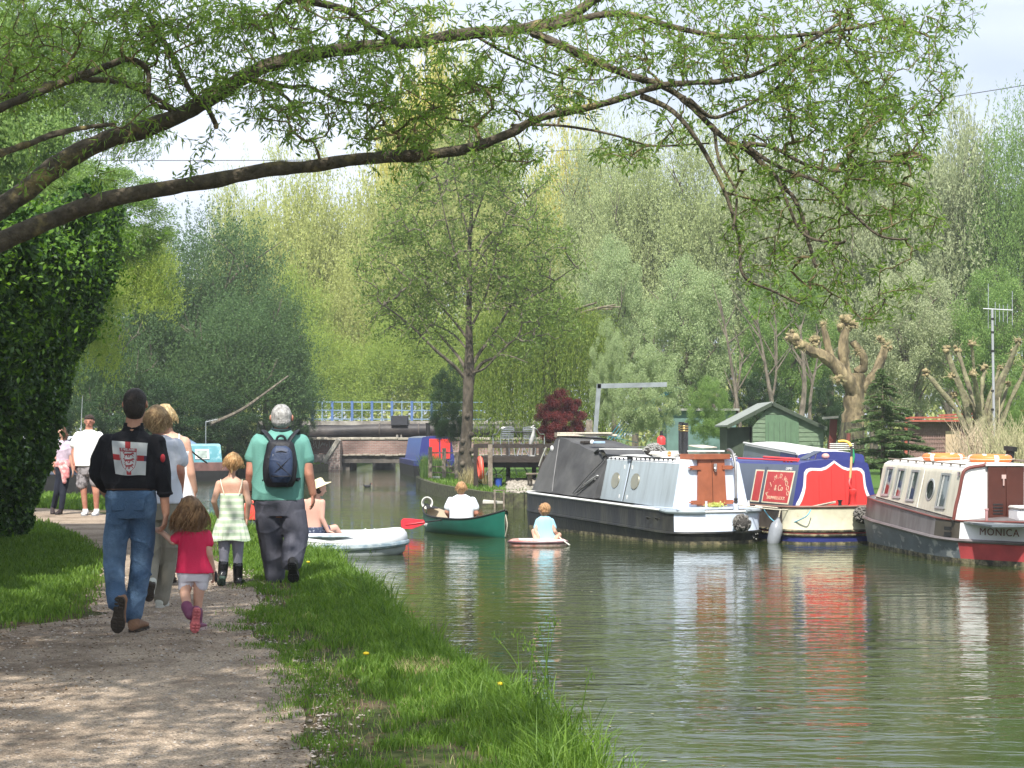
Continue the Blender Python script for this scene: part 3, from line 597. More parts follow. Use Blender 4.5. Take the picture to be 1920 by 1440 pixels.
FF = [crown_feather('fine_crown', s, clumps=110, sprays=62, per=12, ll=.15, lw=.06, cs=.9) for s in (21, 22)]
LE = [crown_leafy('leafy_crown', s, n=75000, lw=.11) for s in (31, 32)]
LF = [crown_leafy('leafy_crown', s, n=75000, clumps=200, cs=.5, ll=.14, lw=.075) for s in (41, 42)]
def trunk_mesh(seed):
    g = random.Random(seed); b = MB(); p = [Vector((0, 0, -.6)), Vector((.1, 0, 2)), Vector((.1, .1, 4.5)), Vector((0, 0, 8))]; b.tube(p, [.3, .24, .18, .07], 8)
    for i in range(11):
        z = 1.6 + i * .55; a = g.uniform(0, 2 * pi); q = Vector((.05, 0, z)); r_ = g.uniform(2.2, 4.2); e = q + Vector((cos(a) * r_, sin(a) * r_, g.uniform(1.8, 4))); m = (q + e) / 2 + Vector((0, 0, .2)); b.tube([q, m, e], [.11, .07, .02], 6)
        for k in range(3): f = m.lerp(e, g.random()); b.tube([f, f + Vector((g.uniform(-1, 1), g.uniform(-1, 1), g.uniform(.5, 1.6)))], [.04, .012], 4)
    o = b.build('trunk', bark_grey); me = o.data; bpy.data.objects.remove(o); return me
TR = [trunk_mesh(1), trunk_mesh(2)]
LM = {
 'bluegreen': leafmat('leaf_bluegreen', (.05, .115, .035), (.12, .20, .065), .25, .6),
 'dark': leafmat('leaf_dark', (.02, .055, .018), (.05, .10, .03), .2, .5),
 'pale': leafmat('leaf_pale', (.33, .38, .12), (.50, .53, .20), .35, .6),
 'yellow': leafmat('leaf_yellow', (.48, .46, .10), (.66, .62, .18), .35, .6),
 'olive': leafmat('leaf_olive', (.28, .34, .15), (.44, .50, .24), .3, .6),
 'grey': leafmat('leaf_greyolive', (.28, .33, .17), (.43, .47, .28), .3, .6),
 'lime': leafmat('leaf_lime', (.20, .31, .055), (.42, .50, .12), .4, .55),
 'green': leafmat('leaf_green', (.12, .22, .055), (.26, .38, .11), .35, .55),
 'silver': leafmat('leaf_silver', (.22, .31, .13), (.42, .50, .26), .3, .5),
}
def bgtree(px, ytop, ybase, wpx, Y, meshes, leaf, label, name='tree', group=None, zb=-.15, rz=None, trunk=True, cat='tree'):
    """crown between pixel rows ytop..ybase, wpx wide, at distance Y"""
    if Y > 100: trunk = False; ybase = max(ybase, 815) + 25
    x = (px - 960) / F * Y; zt = CZ + (H0 - ytop) / F * Y; z0 = CZ + (H0 - ybase) / F * Y; wd = wpx / F * Y
    t = empty(name, (x, Y, zb), label, cat, group, rz=random.uniform(0, 6.28) if rz is None else rz)
    me = random.choice(meshes); o = bpy.data.objects.new('crown', me); link(o, t); sx = wd / 10.4; sz = (zt - z0) / 12.2
    o.scale = (sx, sx, sz); o.location = (0, 0, z0 - zb)
    o.material_slots[0].link = 'OBJECT'; o.material_slots[0].material = LM[leaf]
    if trunk:
        q = bpy.data.objects.new('trunk', random.choice(TR)); link(q, t); q.scale = (max(.5, sx), max(.5, sx), (zt - zb) / 11.5)
    return t
random.seed(5)
# tall pale willows beyond the bridge
bgtree(520, 265, 760, 260, 118, FE, 'pale', 'tall pale feathery willow left of the gap of sky, seen over the dark riverside trees', 'willow_tree', rz=1)
bgtree(600, 280, 790, 260, 112, FE, 'pale', 'broad pale yellow-green willow rising straight behind the blue bridge railings', 'willow_tree', rz=2)
bgtree(720, 215, 790, 250, 116, FE, 'pale', 'pale feathery willow behind the left side of the lone round-headed tree', 'willow_tree', rz=3)
bgtree(800, 10, 640, 260, 134, FE, 'yellow', 'tallest yellow willow, its top just under the arching limb', 'willow_tree', rz=4)
bgtree(890, 90, 720, 230, 128, FE, 'pale', 'pale willow standing right behind the crown of the lone round-headed tree', 'willow_tree', rz=5)
bgtree(1060, 150, 700, 230, 126, FE, 'yellow', 'golden yellow willow between the lone tree and the grey-green trees', 'willow_tree', rz=.5)
bgtree(960, 240, 760, 260, 108, FF, 'pale', 'pale spring-leaved tree behind the weeping willow', 'tree', rz=.9)
bgtree(440, 310, 800, 200, 105, FF, 'pale', 'low pale tree at the left end of the row beyond the bridge', 'tree', rz=2.2)
bgtree(760, 560, 800, 240, 101, FF, 'lime', 'bright green bushy tree just behind the bridge railings', 'tree', rz=.2)
bgtree(610, 600, 800, 200, 103, FF, 'lime', 'lime green bush behind the left end of the blue railings', 'tree', rz=1.9)
# dark blue-green trees on the far left bank
for a in ((400, 370, 860, 370, 82, 'tallest blue-green tree of the far left bank, its top against the sky'), (280, 450, 870, 320, 79, 'blue-green tree behind the head of the man in the black sweatshirt'),
          (500, 520, 860, 240, 80, 'rounded blue-green tree above the teal moored boat'), (200, 560, 880, 260, 74, 'blue-green tree at the far left behind the approaching couple'), (430, 540, 880, 300, 76, 'broad blue-green tree hanging low over the teal moored boat')):
    bgtree(*a[:5], FF, 'bluegreen', a[5], group='dark trees along the far left bank', trunk=True)
bgtree(545, 690, 880, 110, 77, LF, 'dark', 'dark evergreen bush at the end of the left bank beside the bridge', 'bush', trunk=False, cat='bush')
bgtree(330, 700, 900, 340, 72, LF, 'dark', 'dark low undergrowth behind the teal moored boat', 'bush', trunk=False, cat='bush')
bgtree(150, 740, 900, 200, 70, LF, 'dark', 'dark low undergrowth behind the approaching couple', 'bush', trunk=False, cat='bush')
bgtree(475, 770, 895, 180, 73, LF, 'dark', 'dark ivy-covered bush between the teal boat and the brick bridge', 'bush', trunk=False, cat='bush')
bgtree(255, 385, 660, 170, 45, FE, 'lime', 'bright lime green willow peeping out behind the top of the ivy hedge', 'willow_tree', rz=1.2, trunk=False)
bgtree(150, 380, 800, 180, 40, FE, 'lime', 'pale green willow just right of the hedge silhouette', 'willow_tree', rz=2.2, trunk=False)
bgtree(185, 290, 540, 340, 37, LF, 'green', 'bright green broad-leaved tree rising over the ivy hedge', rz=1.4, trunk=False)
bgtree(20, 100, 560, 350, 38, LE, 'green', 'tall green tree at the left edge behind the ivy hedge', rz=2.4, trunk=False)
bgtree(180, -10, 400, 270, 44, FE, 'green', 'loose green willow crown seen between the upper limbs', rz=.9, trunk=False)
bgtree(20, -80, 320, 320, 42, FE, 'green', 'green willow crown in the top left corner behind the limbs', rz=1.9, trunk=False)
bgtree(-120, -60, 700, 420, 30, LE, 'green', 'tall leafy tree beyond the left edge of the view', rz=.4)
# grey-olive wood on the right
bgtree(1130, 200, 800, 250, 100, FF, 'olive', 'pale tree filling the gap right of the golden willow', rz=1.3)
bgtree(1410, 330, 820, 300, 96, FF, 'olive', 'pale olive tree farthest back behind the shed', rz=4.3)
bgtree(1560, 330, 820, 300, 94, FF, 'grey', 'tree filling the gap behind the big pollard', rz=2.3)
bgtree(1720, 300, 820, 300, 90, FF, 'olive', 'pale olive tree farthest back between the pollards', rz=5.3)
bgtree(690, 430, 800, 240, 108, FF, 'pale', 'pale tree standing low behind the middle of the blue railings', rz=.3)
bgtree(560, 480, 800, 220, 106, FF, 'lime', 'fresh green tree just right of the dark left bank trees', rz=3.3)
bgtree(860, 560, 800, 220, 104, FF, 'lime', 'fresh green bushy tree behind the lone tree trunk', rz=2.7)
bgtree(1190, 210, 800, 260, 92, FF, 'olive', 'pale olive tree next to the golden willow', rz=.3)
bgtree(1330, 190, 800, 300, 88, FF, 'olive', 'large grey-green tree behind the hanging willow twigs', rz=1.1)
bgtree(1480, 215, 820, 300, 84, FF, 'grey', 'grey-green tree behind the green shed', rz=2.1)
bgtree(1640, 180, 820, 300, 82, FF, 'grey', 'grey-green tree above the first pollard', rz=3.1)
bgtree(1780, 160, 820, 290, 78, FE, 'grey', 'tall grey-green willow behind the second pollard', 'willow_tree', rz=4.1)
bgtree(1920, 150, 790, 260, 76, FF, 'green', 'green tree touching the right edge of the view', rz=5.1)
bgtree(2080, 170, 800, 330, 74, FF, 'grey', 'tree beyond the right edge of the view', rz=5.1)
bgtree(1150, 430, 790, 170, 74, LF, 'silver', 'silvery green broad-leaved tree right of the weeping willow', rz=1)
bgtree(1290, 470, 810, 230, 70, LF, 'silver', 'silvery green tree behind the twin chimneys', rz=2)
bgtree(1480, 480, 820, 230, 66, LF, 'green', 'mid green tree whose bare stems show behind the shed roof', rz=3)
bgtree(1700, 470, 830, 260, 64, LF, 'grey', 'leafy grey-green tree between the two pollards', rz=4)
bgtree(1870, 480, 840, 240, 62, LF, 'green', 'mid green tree behind the television aerial', rz=5)
bgtree(1140, 590, 830, 90, 52, LF, 'silver', 'pale leaved shrub right of the red bush', 'shrub', trunk=False, cat='shrub')
bgtree(1215, 640, 850, 150, 50, LF, 'silver', 'leafy pale green shrub behind the grey boat covers', 'shrub', trunk=False, cat='shrub')
bgtree(1330, 700, 850, 110, 56, LF, 'green', 'low green shrub left of the green shed', 'shrub', trunk=False, cat='shrub')
bgtree(1560, 700, 850, 130, 62, LF, 'dark', 'dark undergrowth behind the green shed', 'shrub', trunk=False, cat='shrub')
bgtree(1420, 690, 840, 170, 60, LF, 'dark', 'dark undergrowth left behind the shed roof', 'shrub', trunk=False, cat='shrub')
bgtree(1900, 700, 870, 130, 44, LF, 'green', 'green bush under the second pollard at the right edge', 'shrub', trunk=False, cat='shrub')
bgtree(842, 672, 862, 96, 62, LF, 'dark', 'dark glossy evergreen shrub left of the lone tree trunk', 'shrub', trunk=False, cat='shrub')
# far wood behind everything
b_ = MB()
far_me = []
g = np.random.default_rng(77); n = 60000; x = g.uniform(-75, 75, n); topz = 11 + 2.5 * np.sin(x * .31) + 1.7 * np.sin(x * .83 + 1) + np.sin(x * 2.1); z = g.random(n) ** .8 * topz * (1 - .35 * np.exp(-((x + 33) / 9) ** 2))
c = np.stack([x, 155 + g.normal(0, 2.5, n), z], 1); d = unit(g.normal(size=(n, 3)) + np.array([0, 0, .8])); V, Fq = leaf_arrays(c, d, g.uniform(.5, 1.0, n), g.uniform(.2, .4, n))
tag(npmesh('far_wood', V, Fq, LM['pale']), 'far pale green wood closing the view behind the bridge', 'wood', kind='stuff')
# tree bare stems seen behind the shed
for i, (x0, y0, x1, y1, Y, r0) in enumerate(((1395, 800, 1350, 560, 58, 5), (1465, 790, 1420, 600, 57, 6), (1490, 790, 1500, 610, 57, 8), (1360, 800, 1395, 650, 58, 4), (1420, 780, 1455, 600, 58, 4), (1520, 800, 1540, 640, 59, 5))):
    b = MB(); a = P(x0, y0 + 60, Y); e = P(x1, y1, Y + 1); m = (a + e) / 2 + Vector((random.uniform(-.3, .3), 0, 0)); b.tube(smooth_line([a, m, e], 5), [r0 / F * Y * (1 - .08 * k) for k in range(11)], 7)
    for k in range(6): q = m.lerp(e, random.random()); b.tube([q, q + Vector((random.uniform(-1, 1), .2, random.uniform(.5, 1.6)))], [.035, .01], 5)
    t = tag(b.build('sapling', bark_grey), ['thin leaning bare stem left behind the chimneys', 'thick dark bare stem behind the shed roof, leaning left', 'thickest upright bare stem behind the shed ridge', 'slim bare stem crossing behind the twin chimneys', 'slim bare stem just left of the shed ridge', 'bare stem between the shed and the first pollard'][i], 'tree', 'bare stems behind the green shed')

# ---------- the lone round-headed tree
lt = empty('round_tree', P(880, 908, 54), 'lone round-headed tree with a straight knobbly grey trunk on the grassy point', 'tree')
lt.location.z = -.1; TY = 54
def rp(o): return reparent(o, lt)
tr = [(882, 912), (878, 890), (874, 870), (872, 840), (876, 800), (877, 760), (878, 730), (879, 700), (880, 660), (879, 600), (880, 540), (880, 470), (884, 400), (888, 320), (890, 250)]
tp = [P(a, b, TY) for a, b in tr]; rd = [17, 16, 15, 13.5, 12.5, 12, 12, 13, 9, 7, 6, 5, 4, 3, 1.5]; pts = smooth_line(tp, 4); rad = np.interp(np.linspace(0, len(rd) - 1, len(pts)), range(len(rd)), rd) / F * TY * .86
for k in range(len(pts)): rad[k] *= 1 + .12 * noise.noise(Vector((0, 3, k * .9)))
b = MB(); b.tube(pts, list(rad), 14)
for (a, c_, s) in ((868, 828, 1), (868, 870, 1), (885, 845, 1), (876, 780, 1), (884, 815, -1), (866, 845, 1)):
    q = P(a, c_, TY - .15); b.ell(q, (.09, .12, .10))
rp(b.build('trunk', mat('bark_lone', (.12, .10, .075), .95, .35, 9, 1, 18, col2=(.05, .042, .03), cscale=5, stretch=(1, 1, .5))))
sk2 = [(p, .1) for p in pts if p.z > 3.3]
LB = [([(875, 712), (850, 685), (815, 655), (780, 620), (745, 590), (715, 570)], 4), ([(877, 700), (860, 670), (835, 640), (800, 600), (775, 560), (740, 520)], 3.5), ([(886, 705), (905, 680), (930, 668), (960, 640), (1000, 620)], 4), ([(882, 690), (900, 660), (930, 620), (960, 570), (985, 540), (1010, 500)], 4),
      ([(880, 640), (850, 600), (815, 560), (780, 500), (745, 450)], 3), ([(880, 620), (905, 570), (920, 520), (935, 450), (950, 400)], 3), ([(879, 580), (850, 540), (800, 500), (760, 430)], 2.8), ([(880, 560), (860, 500), (840, 430), (825, 360)], 2.8), ([(880, 520), (910, 470), (950, 420), (990, 370)], 2.6), ([(960, 570), (1010, 550), (1050, 520), (1080, 500)], 2.3),
      ([(882, 450), (865, 390), (850, 320), (845, 260)], 2.3), ([(884, 430), (905, 370), (925, 310), (935, 250)], 2.3), ([(885, 700), (910, 690), (940, 665), (990, 680)], 2.5), ([(880, 660), (840, 620), (770, 600), (720, 620)], 2.3)]
bl = MB()
for i, (l, r0) in enumerate(LB):
    dy = [-1.6, 1.2, -1, 1.4, .6, -1.5, 2, -.6, .8, -1.2, .4, -.5, -1.8, 2.2][i]
    q = smooth_line([P(a, b, TY + dy * k / (len(l) - 1)) for k, (a, b) in enumerate(l)], 4); rr = [r0 * (1 - .75 * k / (len(q) - 1)) / F * TY for k in range(len(q))]
    o = MB(); o.tube(q, rr, 7); rp(o.build('branch', bark_grey)); sk2 += [(p, .05) for p in q]
att = [ell_pts(cx, cy, rx, ry, 52, 56.4, n) for cx, cy, rx, ry, n in ((880, 430, 150, 150, 300), (770, 500, 110, 100, 190), (1000, 500, 100, 100, 180), (740, 590, 75, 50, 70), (860, 300, 100, 90, 130), (880, 560, 190, 60, 170), (1020, 600, 70, 50, 60), (800, 640, 60, 35, 30), (960, 645, 60, 30, 35), (900, 250, 60, 50, 40), (990, 350, 70, 80, 60), (760, 400, 60, 70, 60))]
tw, lc, ld = grow(sk2, np.concatenate(att), .22, droop=-.06, rbase=.009, pw=.42, jit=.10)
rp(tw.build('twigs', bark_grey, smooth=False))
V, Fq = leaves_on(lc, ld, 12, .13, .05, .13, sp=1.0, down=0)
rp(npmesh('foliage', V, Fq, leafmat('leaf_lone', (.10, .17, .035), (.23, .32, .08), .4, .55)))

# ---------- weeping willow curtain
ww = empty('weeping_willow', (1.5, 68, -.1), 'weeping willow with a yellow-green curtain of hanging shoots behind the deck', 'tree')
b = MB(); b.tube([Vector((1.5, 69, -.2)), Vector((1.6, 69, 3)), Vector((1.4, 69, 6))], [.4, .32, .22], 10)
for i in range(14):
    a = i / 14 * 2 * pi; b.tube(smooth_line([Vector((1.5, 69, 4 + i * .12)), Vector((1.5 + 1.4 * cos(a), 69 + 1.4 * sin(a), 6.3)), Vector((1.5 + 2.9 * cos(a), 69 + 2.9 * sin(a), 6.6))], 4), [.11, .1, .09, .08, .07, .06, .05, .04, .03], 6)
reparent(b.build('trunk', bark), ww)
g = np.random.default_rng(9); n = 1500; a = g.uniform(0, 2 * pi, n); r_ = 3.4 * np.sqrt(g.random(n)) * (.75 + .25 * g.random(n)); x0 = 1.35 + r_ * np.cos(a) * 1.02; y0 = 69 + r_ * np.sin(a); ztop = 6.9 - (r_ / 3.4) ** 2 * 1.5 + g.normal(0, .3, n); ln = np.minimum(ztop - .5, g.uniform(2.0, 6, n)); per = 60
t = g.random((n, per)); sway = g.normal(0, .12, (n, 2)); cl = nz2(x0, y0, 2.2) * .25
c = np.stack([x0[:, None] + (sway[:, :1] + cl[:, None]) * t + g.normal(0, .03, (n, per)), y0[:, None] + sway[:, 1:] * t + g.normal(0, .03, (n, per)), ztop[:, None] - ln[:, None] * t], 2).reshape(-1, 3)
d = unit(g.normal(0, .35, c.shape) + np.array([0, 0, -1])); V, Fq = leaf_arrays(c, d, g.uniform(.09, .17, len(c)), g.uniform(.02, .035, len(c)))
reparent(npmesh('hanging_foliage', V, Fq, leafmat('weeping_leaf', (.10, .18, .025), (.27, .34, .06), .35, .5)), ww)
# red bush
bgtree_l = LM
LM['red'] = leafmat('leaf_red', (.13, .025, .03), (.26, .06, .05), .3, .5)
t = bgtree(1050, 728, 850, 112, 55, LE, 'red', 'dark red leaved bush beside the deck', 'red_bush', trunk=False, cat='bush', rz=0)
t2 = [k for k in C.objects if k.parent is t][0]
# reeds at the tip of the point
n = 900; c0 = P(800, 900, 61); a = rng.uniform(0, 6.28, n); blades('reeds', c0.x + np.abs(rng.normal(0, .38, n)) - .15, c0.y + rng.normal(0, .9, n), rng.uniform(.4, 1.0, n), np.full(n, .035), LM['green'], 'clump of reeds at the tip of the grassy point', z=-.12, lean=.25, cat='reeds')
# dry tuft at the foot of the lone tree
n = 700; c0 = P(892, 925, 51); blades('dry_grass', c0.x + rng.normal(0, .18, n), c0.y + rng.normal(0, .3, n), rng.uniform(.25, .7, n), np.full(n, .02), grass_dry, 'tuft of dry grass at the foot of the lone tree', z=-.1, lean=.3)

# ---------- pollards
def knuckle(b, c, r):
    for i in range(16):
        d = Vector((random.gauss(0, 1), random.gauss(0, 1), random.gauss(.2, 1))).normalized() * r * random.uniform(.4, .8); rr = r * random.uniform(.25, .5); b.ell(c + d, (rr, rr * .8, rr * random.uniform(.6, 1.1)), 9, 6)
def pollard(label, Y, branches, kn, zb=-.1, matb=None, base=None, stubs=40):
    matb = matb or mat('pollard_bark', (.29, .23, .13), .95, .45, 9, 1, 18, col2=(.10, .08, .045), cscale=3.5, stretch=(1, 1, .4))
    t = empty('pollarded_tree', P(base[0], 812, Y), label, 'tree'); t.location.z = zb; tr_ = True
    for l, r0, r1 in branches:
        q = smooth_line([P(a, b, Y + dy) for a, b, dy in l], 4); n = len(q); b = MB(); b.tube(q, [(r0 + (r1 - r0) * k / (n - 1)) / F * Y * (1 + .16 * noise.noise(q[k] * 4)) for k in range(n)], 14); b.v = [tuple(Vector(v) + noise.noise_vector(Vector(v) * 6) * .045 + noise.noise_vector(Vector(v) * 17) * .02) for v in b.v]
        reparent(b.build('trunk' if tr_ else 'branch', matb), t); tr_ = False
    for a, c_, r, dy in kn:
        b = MB(); knuckle(b, P(a, c_, Y + dy), r / F * Y); reparent(b.build('knuckle', mat('pollard_head', (.32, .26, .14), .9, .4, 12, 1, 25, col2=(.2, .16, .08))), t)
    for a, c_, r, dy in kn:
        b = MB()
        for k in range(stubs):
            d = Vector((random.gauss(0, 1), random.gauss(0, 1), random.gauss(.5, 1))).normalized(); q = P(a, c_, Y + dy) + d * r / F * Y * .7; b.tube([q, q + d * random.uniform(.04, .17)], [.006, .003], 4)
        reparent(b.build('shoots', mat('shoot', (.42, .38, .2), .8, .3, 20), smooth=False), t)
    return t
pollard('big pollarded tree with knobbly tan fists behind the shed', 46, [
    ([(1600, 880, 0), (1598, 830, 0), (1600, 780, 0), (1602, 740, 0), (1606, 700, 0)], 26, 15), ([(1605, 745, 0), (1590, 715, -.2), (1570, 690, -.3), (1545, 668, -.4), (1515, 655, -.5)], 15, 9), ([(1575, 695, -.3), (1558, 670, -.3), (1550, 640, -.3), (1543, 612, -.3)], 9, 6),
    ([(1592, 720, -.2), (1582, 680, -.2), (1582, 640, -.2), (1586, 612, -.2)], 12, 8), ([(1606, 700, .1), (1618, 690, .1), (1620, 670, 0), (1610, 655, 0), (1600, 640, 0)], 9, 6), ([(1615, 730, 0), (1640, 700, .1), (1652, 675, .2), (1660, 650, .2)], 9, 8), ([(1520, 658, -.5), (1500, 645, -.5), (1478, 630, -.5)], 8, 9)],
    [(1485, 630, 14, -.5), (1500, 648, 12, -.5), (1528, 640, 12, -.4), (1513, 650, 9, -.5), (1585, 605, 18, -.2), (1543, 610, 8, -.3), (1572, 712, 11, -.4), (1608, 660, 9, 0), (1650, 638, 9, .2), (1664, 650, 11, .2), (1598, 610, 12, -.2)], base=(1600,))
pb = [([(1835, 880, 0), (1835, 840, 0), (1838, 800, 0), (1840, 770, 0)], 14, 11)]
kn = []
for i, (x0, y0, x1, y1, r0) in enumerate(((1830, 840, 1735, 700, 6), (1826, 830, 1775, 655, 7), (1832, 800, 1795, 655, 5), (1835, 790, 1783, 705, 4), (1838, 790, 1825, 700, 6), (1835, 800, 1822, 645, 4), (1845, 790, 1875, 690, 5), (1850, 800, 1900, 660, 5), (1855, 830, 1910, 640, 6), (1860, 860, 1925, 690, 6), (1838, 780, 1846, 690, 5), (1842, 790, 1895, 680, 4), (1830, 850, 1790, 740, 5), (1862, 850, 1890, 720, 6))):
    dy = random.uniform(-.8, .8); mx_ = (x0 + x1) / 2 + (x0 - x1) * .12; pb.append(([(x0, y0, 0), (mx_, (y0 + y1) / 2, dy * .5), (x1, y1, dy)], r0, r0 * .55)); kn.append((x1, y1, random.uniform(6, 9), dy))
pollard('many-stemmed pollard with olive poles behind the life rings', 41, pb, kn, base=(1840,), matb=mat('bark_olive', (.26, .25, .14), .9, .3, 9, 1, 25, col2=(.16, .14, .09)), stubs=12)
# ---------- little conifer
cf = empty('conifer', P(1655, 812, 36.5), 'small dark green conifer with level tiers between red boat and cream boat', 'tree'); cf.location.z = -.1
b = MB(); b.tube([P(1655, 900, 36.5), P(1655, 690, 36.5)], [.06, .01], 7); reparent(b.build('trunk', bark), cf)
c = []; d = []; g = np.random.default_rng(3); bt = MB()
for i in range(95):
    t = i / 95; z = 3.0 * t ** 1.0; py = 880 - 190 * (1 - (1 - t)) ; py = 880 - 190 * t; L_ = (1 - t) * 1.15 + .12; a = g.uniform(0, 2 * pi); o = np.array(P(1655, py, 36.5)); u = np.array([cos(a), sin(a), .05]); L_ *= g.uniform(.65, 1.1); e = o + u * L_
    bt.tube([o, e], [.012, .003], 4)
    m = int(90 + 520 * L_); s_ = g.random(m) ** .7; side = np.array([-sin(a), cos(a), 0]); wv = g.uniform(-1, 1, m) * (1 - s_ * .7) * .30 * L_; q = o + u * (s_ * L_)[:, None] + side * wv[:, None] + np.array([0, 0, -.10]) * (s_ ** 2)[:, None] + g.normal(0, .012, (m, 3)); c.append(q); d.append(unit(u * .7 + side * np.sign(wv)[:, None] * .6 + g.normal(0, .3, (m, 3))))
c = np.concatenate(c); d = np.concatenate(d); V, Fq = leaf_arrays(c, d, g.uniform(.04, .09, len(c)), g.uniform(.012, .024, len(c)))
reparent(bt.build('twigs', bark, smooth=False), cf)
reparent(npmesh('foliage', V, Fq, leafmat('leaf_conifer', (.06, .12, .04), (.17, .24, .09), .2, .5)), cf)
# dead bramble and dry stalks
def stalks(cx, cy0, n, wpx, hpx, Y, label, m, green=False):
    b = MB()
    for i in range(n):
        x = cx + random.gauss(0, wpx / 2.4); a = P(x, cy0, Y + random.uniform(-1, 1)); hh = random.uniform(.35, 1) * hpx / F * Y; l = random.uniform(-.5, .5) * hh
        b.tube([a, a + Vector((l * .3, random.uniform(-.1, .1), hh * .6)), a + Vector((l, random.uniform(-.2, .2), hh))], [.010, .007, .003], 4)
    tag(b.build('dry_stalks', m, smooth=False), label, 'dead stalks', kind='stuff')
stalks(1835, 880, 230, 60, 95, 37, 'tangle of dead straw coloured stalks behind the orange life rings', mat('dead_stalk', (.45, .37, .25), .9, .35, 20))
stalks(1895, 880, 260, 60, 110, 35, 'dry pale stalks at the right edge behind the boat chimney', mat('dead_stalk2', (.38, .36, .2), .9, .35, 20))
n = 2600; c0 = P(1890, 850, 35.5); blades('weeds', c0.x + rng.normal(0, .7, n), c0.y + rng.normal(0, .5, n), rng.uniform(.5, 1.3, n), np.full(n, .03), LM['olive'], 'rank pale weeds at the right edge behind the cream boat', z=-.1, lean=.2, cat='weeds')
# ================================================================== boats
def text_part(name, s, size, m, M, parent, ext=.002, align='CENTER', shear=0, space=1.0):
    cu = bpy.data.curves.new(name, 'FONT'); cu.body = s; cu.size = size; cu.align_x = align; cu.align_y = 'CENTER'; cu.extrude = ext; cu.shear = shear; cu.space_character = space
    o = bpy.data.objects.new(name, cu); C.objects.link(o); bpy.context.view_layer.update()
    me = bpy.data.meshes.new_from_object(o.evaluated_get(bpy.context.evaluated_depsgraph_get())); C.objects.unlink(o); bpy.data.objects.remove(o)
    me.transform(M); me.materials.clear(); me.materials.append(m); q = bpy.data.objects.new(name, me); link(q, parent); return q
def frame(o, x, y):                           # matrix with text plane axes x, y at o
    x = Vector(x).normalized(); y = Vector(y); y = (y - x * y.dot(x)).normalized(); z = x.cross(y)
    M = Matrix((x, y, z)).transposed().to_4x4(); M.translation = Vector(o); return M

def hull(pts, levels, caps=True):
    """pts: closed outline [(x,y)]; levels: [(z or f(y), inset, material index)] from below upward"""
    b = MB(); n = len(pts); cx = sum(p[0] for p in pts) / n; cy = sum(p[1] for p in pts) / n; nor = []
    for i in range(n):
        a = Vector(pts[i - 1]); c = Vector(pts[(i + 1) % n]); t = (c - a).normalized(); nor.append(Vector((t.y, -t.x)))
    if (Vector(pts[0]) - Vector((cx, cy))).dot(nor[0]) < 0: nor = [-q for q in nor]
    rr = []
    for z, ins, mi in levels:
        rr.append([Vector((p[0] - nor[i].x * ins, p[1] - nor[i].y * ins, z(p[1]) if callable(z) else z)) for i, p in enumerate(pts)])
    vs = [v for r in rr for v in r]; fs = []; ms = []
    for k in range(len(rr) - 1):
        for j in range(n):
            mi = levels[k][2]; j2 = (j + 1) % n
            if callable(mi): mi = mi(pts[j], pts[j2])
            fs.append((k * n + j, k * n + j2, (k + 1) * n + j2, (k + 1) * n + j)); ms.append(mi)
    fs.append(tuple((len(rr) - 1) * n + j for j in range(n))); ms.append(levels[-1][2] if not callable(levels[-1][2]) else 0)
    b.v = [tuple(v) for v in vs]; b.f = fs; b.m = ms; return b, rr
def round_end(hw, L, near_r, far_y, k=13, p=2.4, far_taper=.12):
    """outline starting at far left, going along left side, round the near end, back to far right; y=0 is the near tip"""
    o = [(-hw + far_taper, far_y), (-hw, far_y - .35), (-hw, far_y * .6), (-hw, far_y * .3), (-hw, near_r * 1.6)]
    for i in range(k + 1):
        t = pi * i / k; c_, s_ = cos(t), sin(t); o.append((-hw * math.copysign(abs(c_) ** (2 / p), c_), near_r * (1 - abs(s_) ** (2 / p))))
    o += [(hw, near_r * 1.6), (hw, far_y * .3), (hw, far_y * .6), (hw, far_y - .35), (hw - far_taper, far_y)]; return o
def boat_root(name, x, y, deg, label, cat='narrowboat'):
    t = empty(name, (x, y, WZ), label, cat); t.rotation_euler = (0, 0, R(deg)); return t
def strake(rr_level, r, mat_, parent, name='rubbing_strake', out=.0):
    b = MB(); b.tube(rr_level, r, 6, closed=True); return b.build(name, mat_, parent)
steel_blk = mat('hull_black', (.012, .013, .013), .5, .35, 4, .3, 12, col2=(.04, .04, .028), cscale=2.2, lo=.45, hi=.7, stretch=(2, 2, .5))
hull_dirt = mat('hull_waterline', (.05, .05, .035), .85, .5, 9, .5, 40, col2=(.28, .24, .14), cscale=6, lo=.45, hi=.62)
def cabin(y0, y1, wb, wt, zb0, zb1, zt0, zt1, mi=(0, 1, 2), crown=.06, near_lean=.04, far_lean=0):
    """trapezoidal cabin with a cambered roof. materials: 0 side, 1 near end, 2 roof"""
    b = MB(); n = 7
    def sec(y, zb, zt, l):
        s = [Vector((-wb, y, zb)), Vector((-wt, y + l, zt - .03)), Vector((-wt + .03, y + l, zt))]
        for i in range(1, n): t = i / n; s.append(Vector((-wt + .03 + (2 * wt - .06) * t, y + l, zt + crown * (1 - (2 * t - 1) ** 2))))
        s += [Vector((wt - .03, y + l, zt)), Vector((wt, y + l, zt - .03)), Vector((wb, y, zb))]; return s
    A = sec(y0, zb0, zt0, near_lean); B = sec(y1, zb1, zt1, far_lean); m = len(A)
    b.v = [tuple(v) for v in A + B]; b.f = [(i, i + 1, m + i + 1, m + i) for i in range(m - 1)] + [tuple(range(m))[::-1], tuple(range(m, 2 * m))]
    b.m = [0 if i in (0, m - 2) else mi[2] for i in range(m - 1)] + [mi[1], mi[1]]; return b

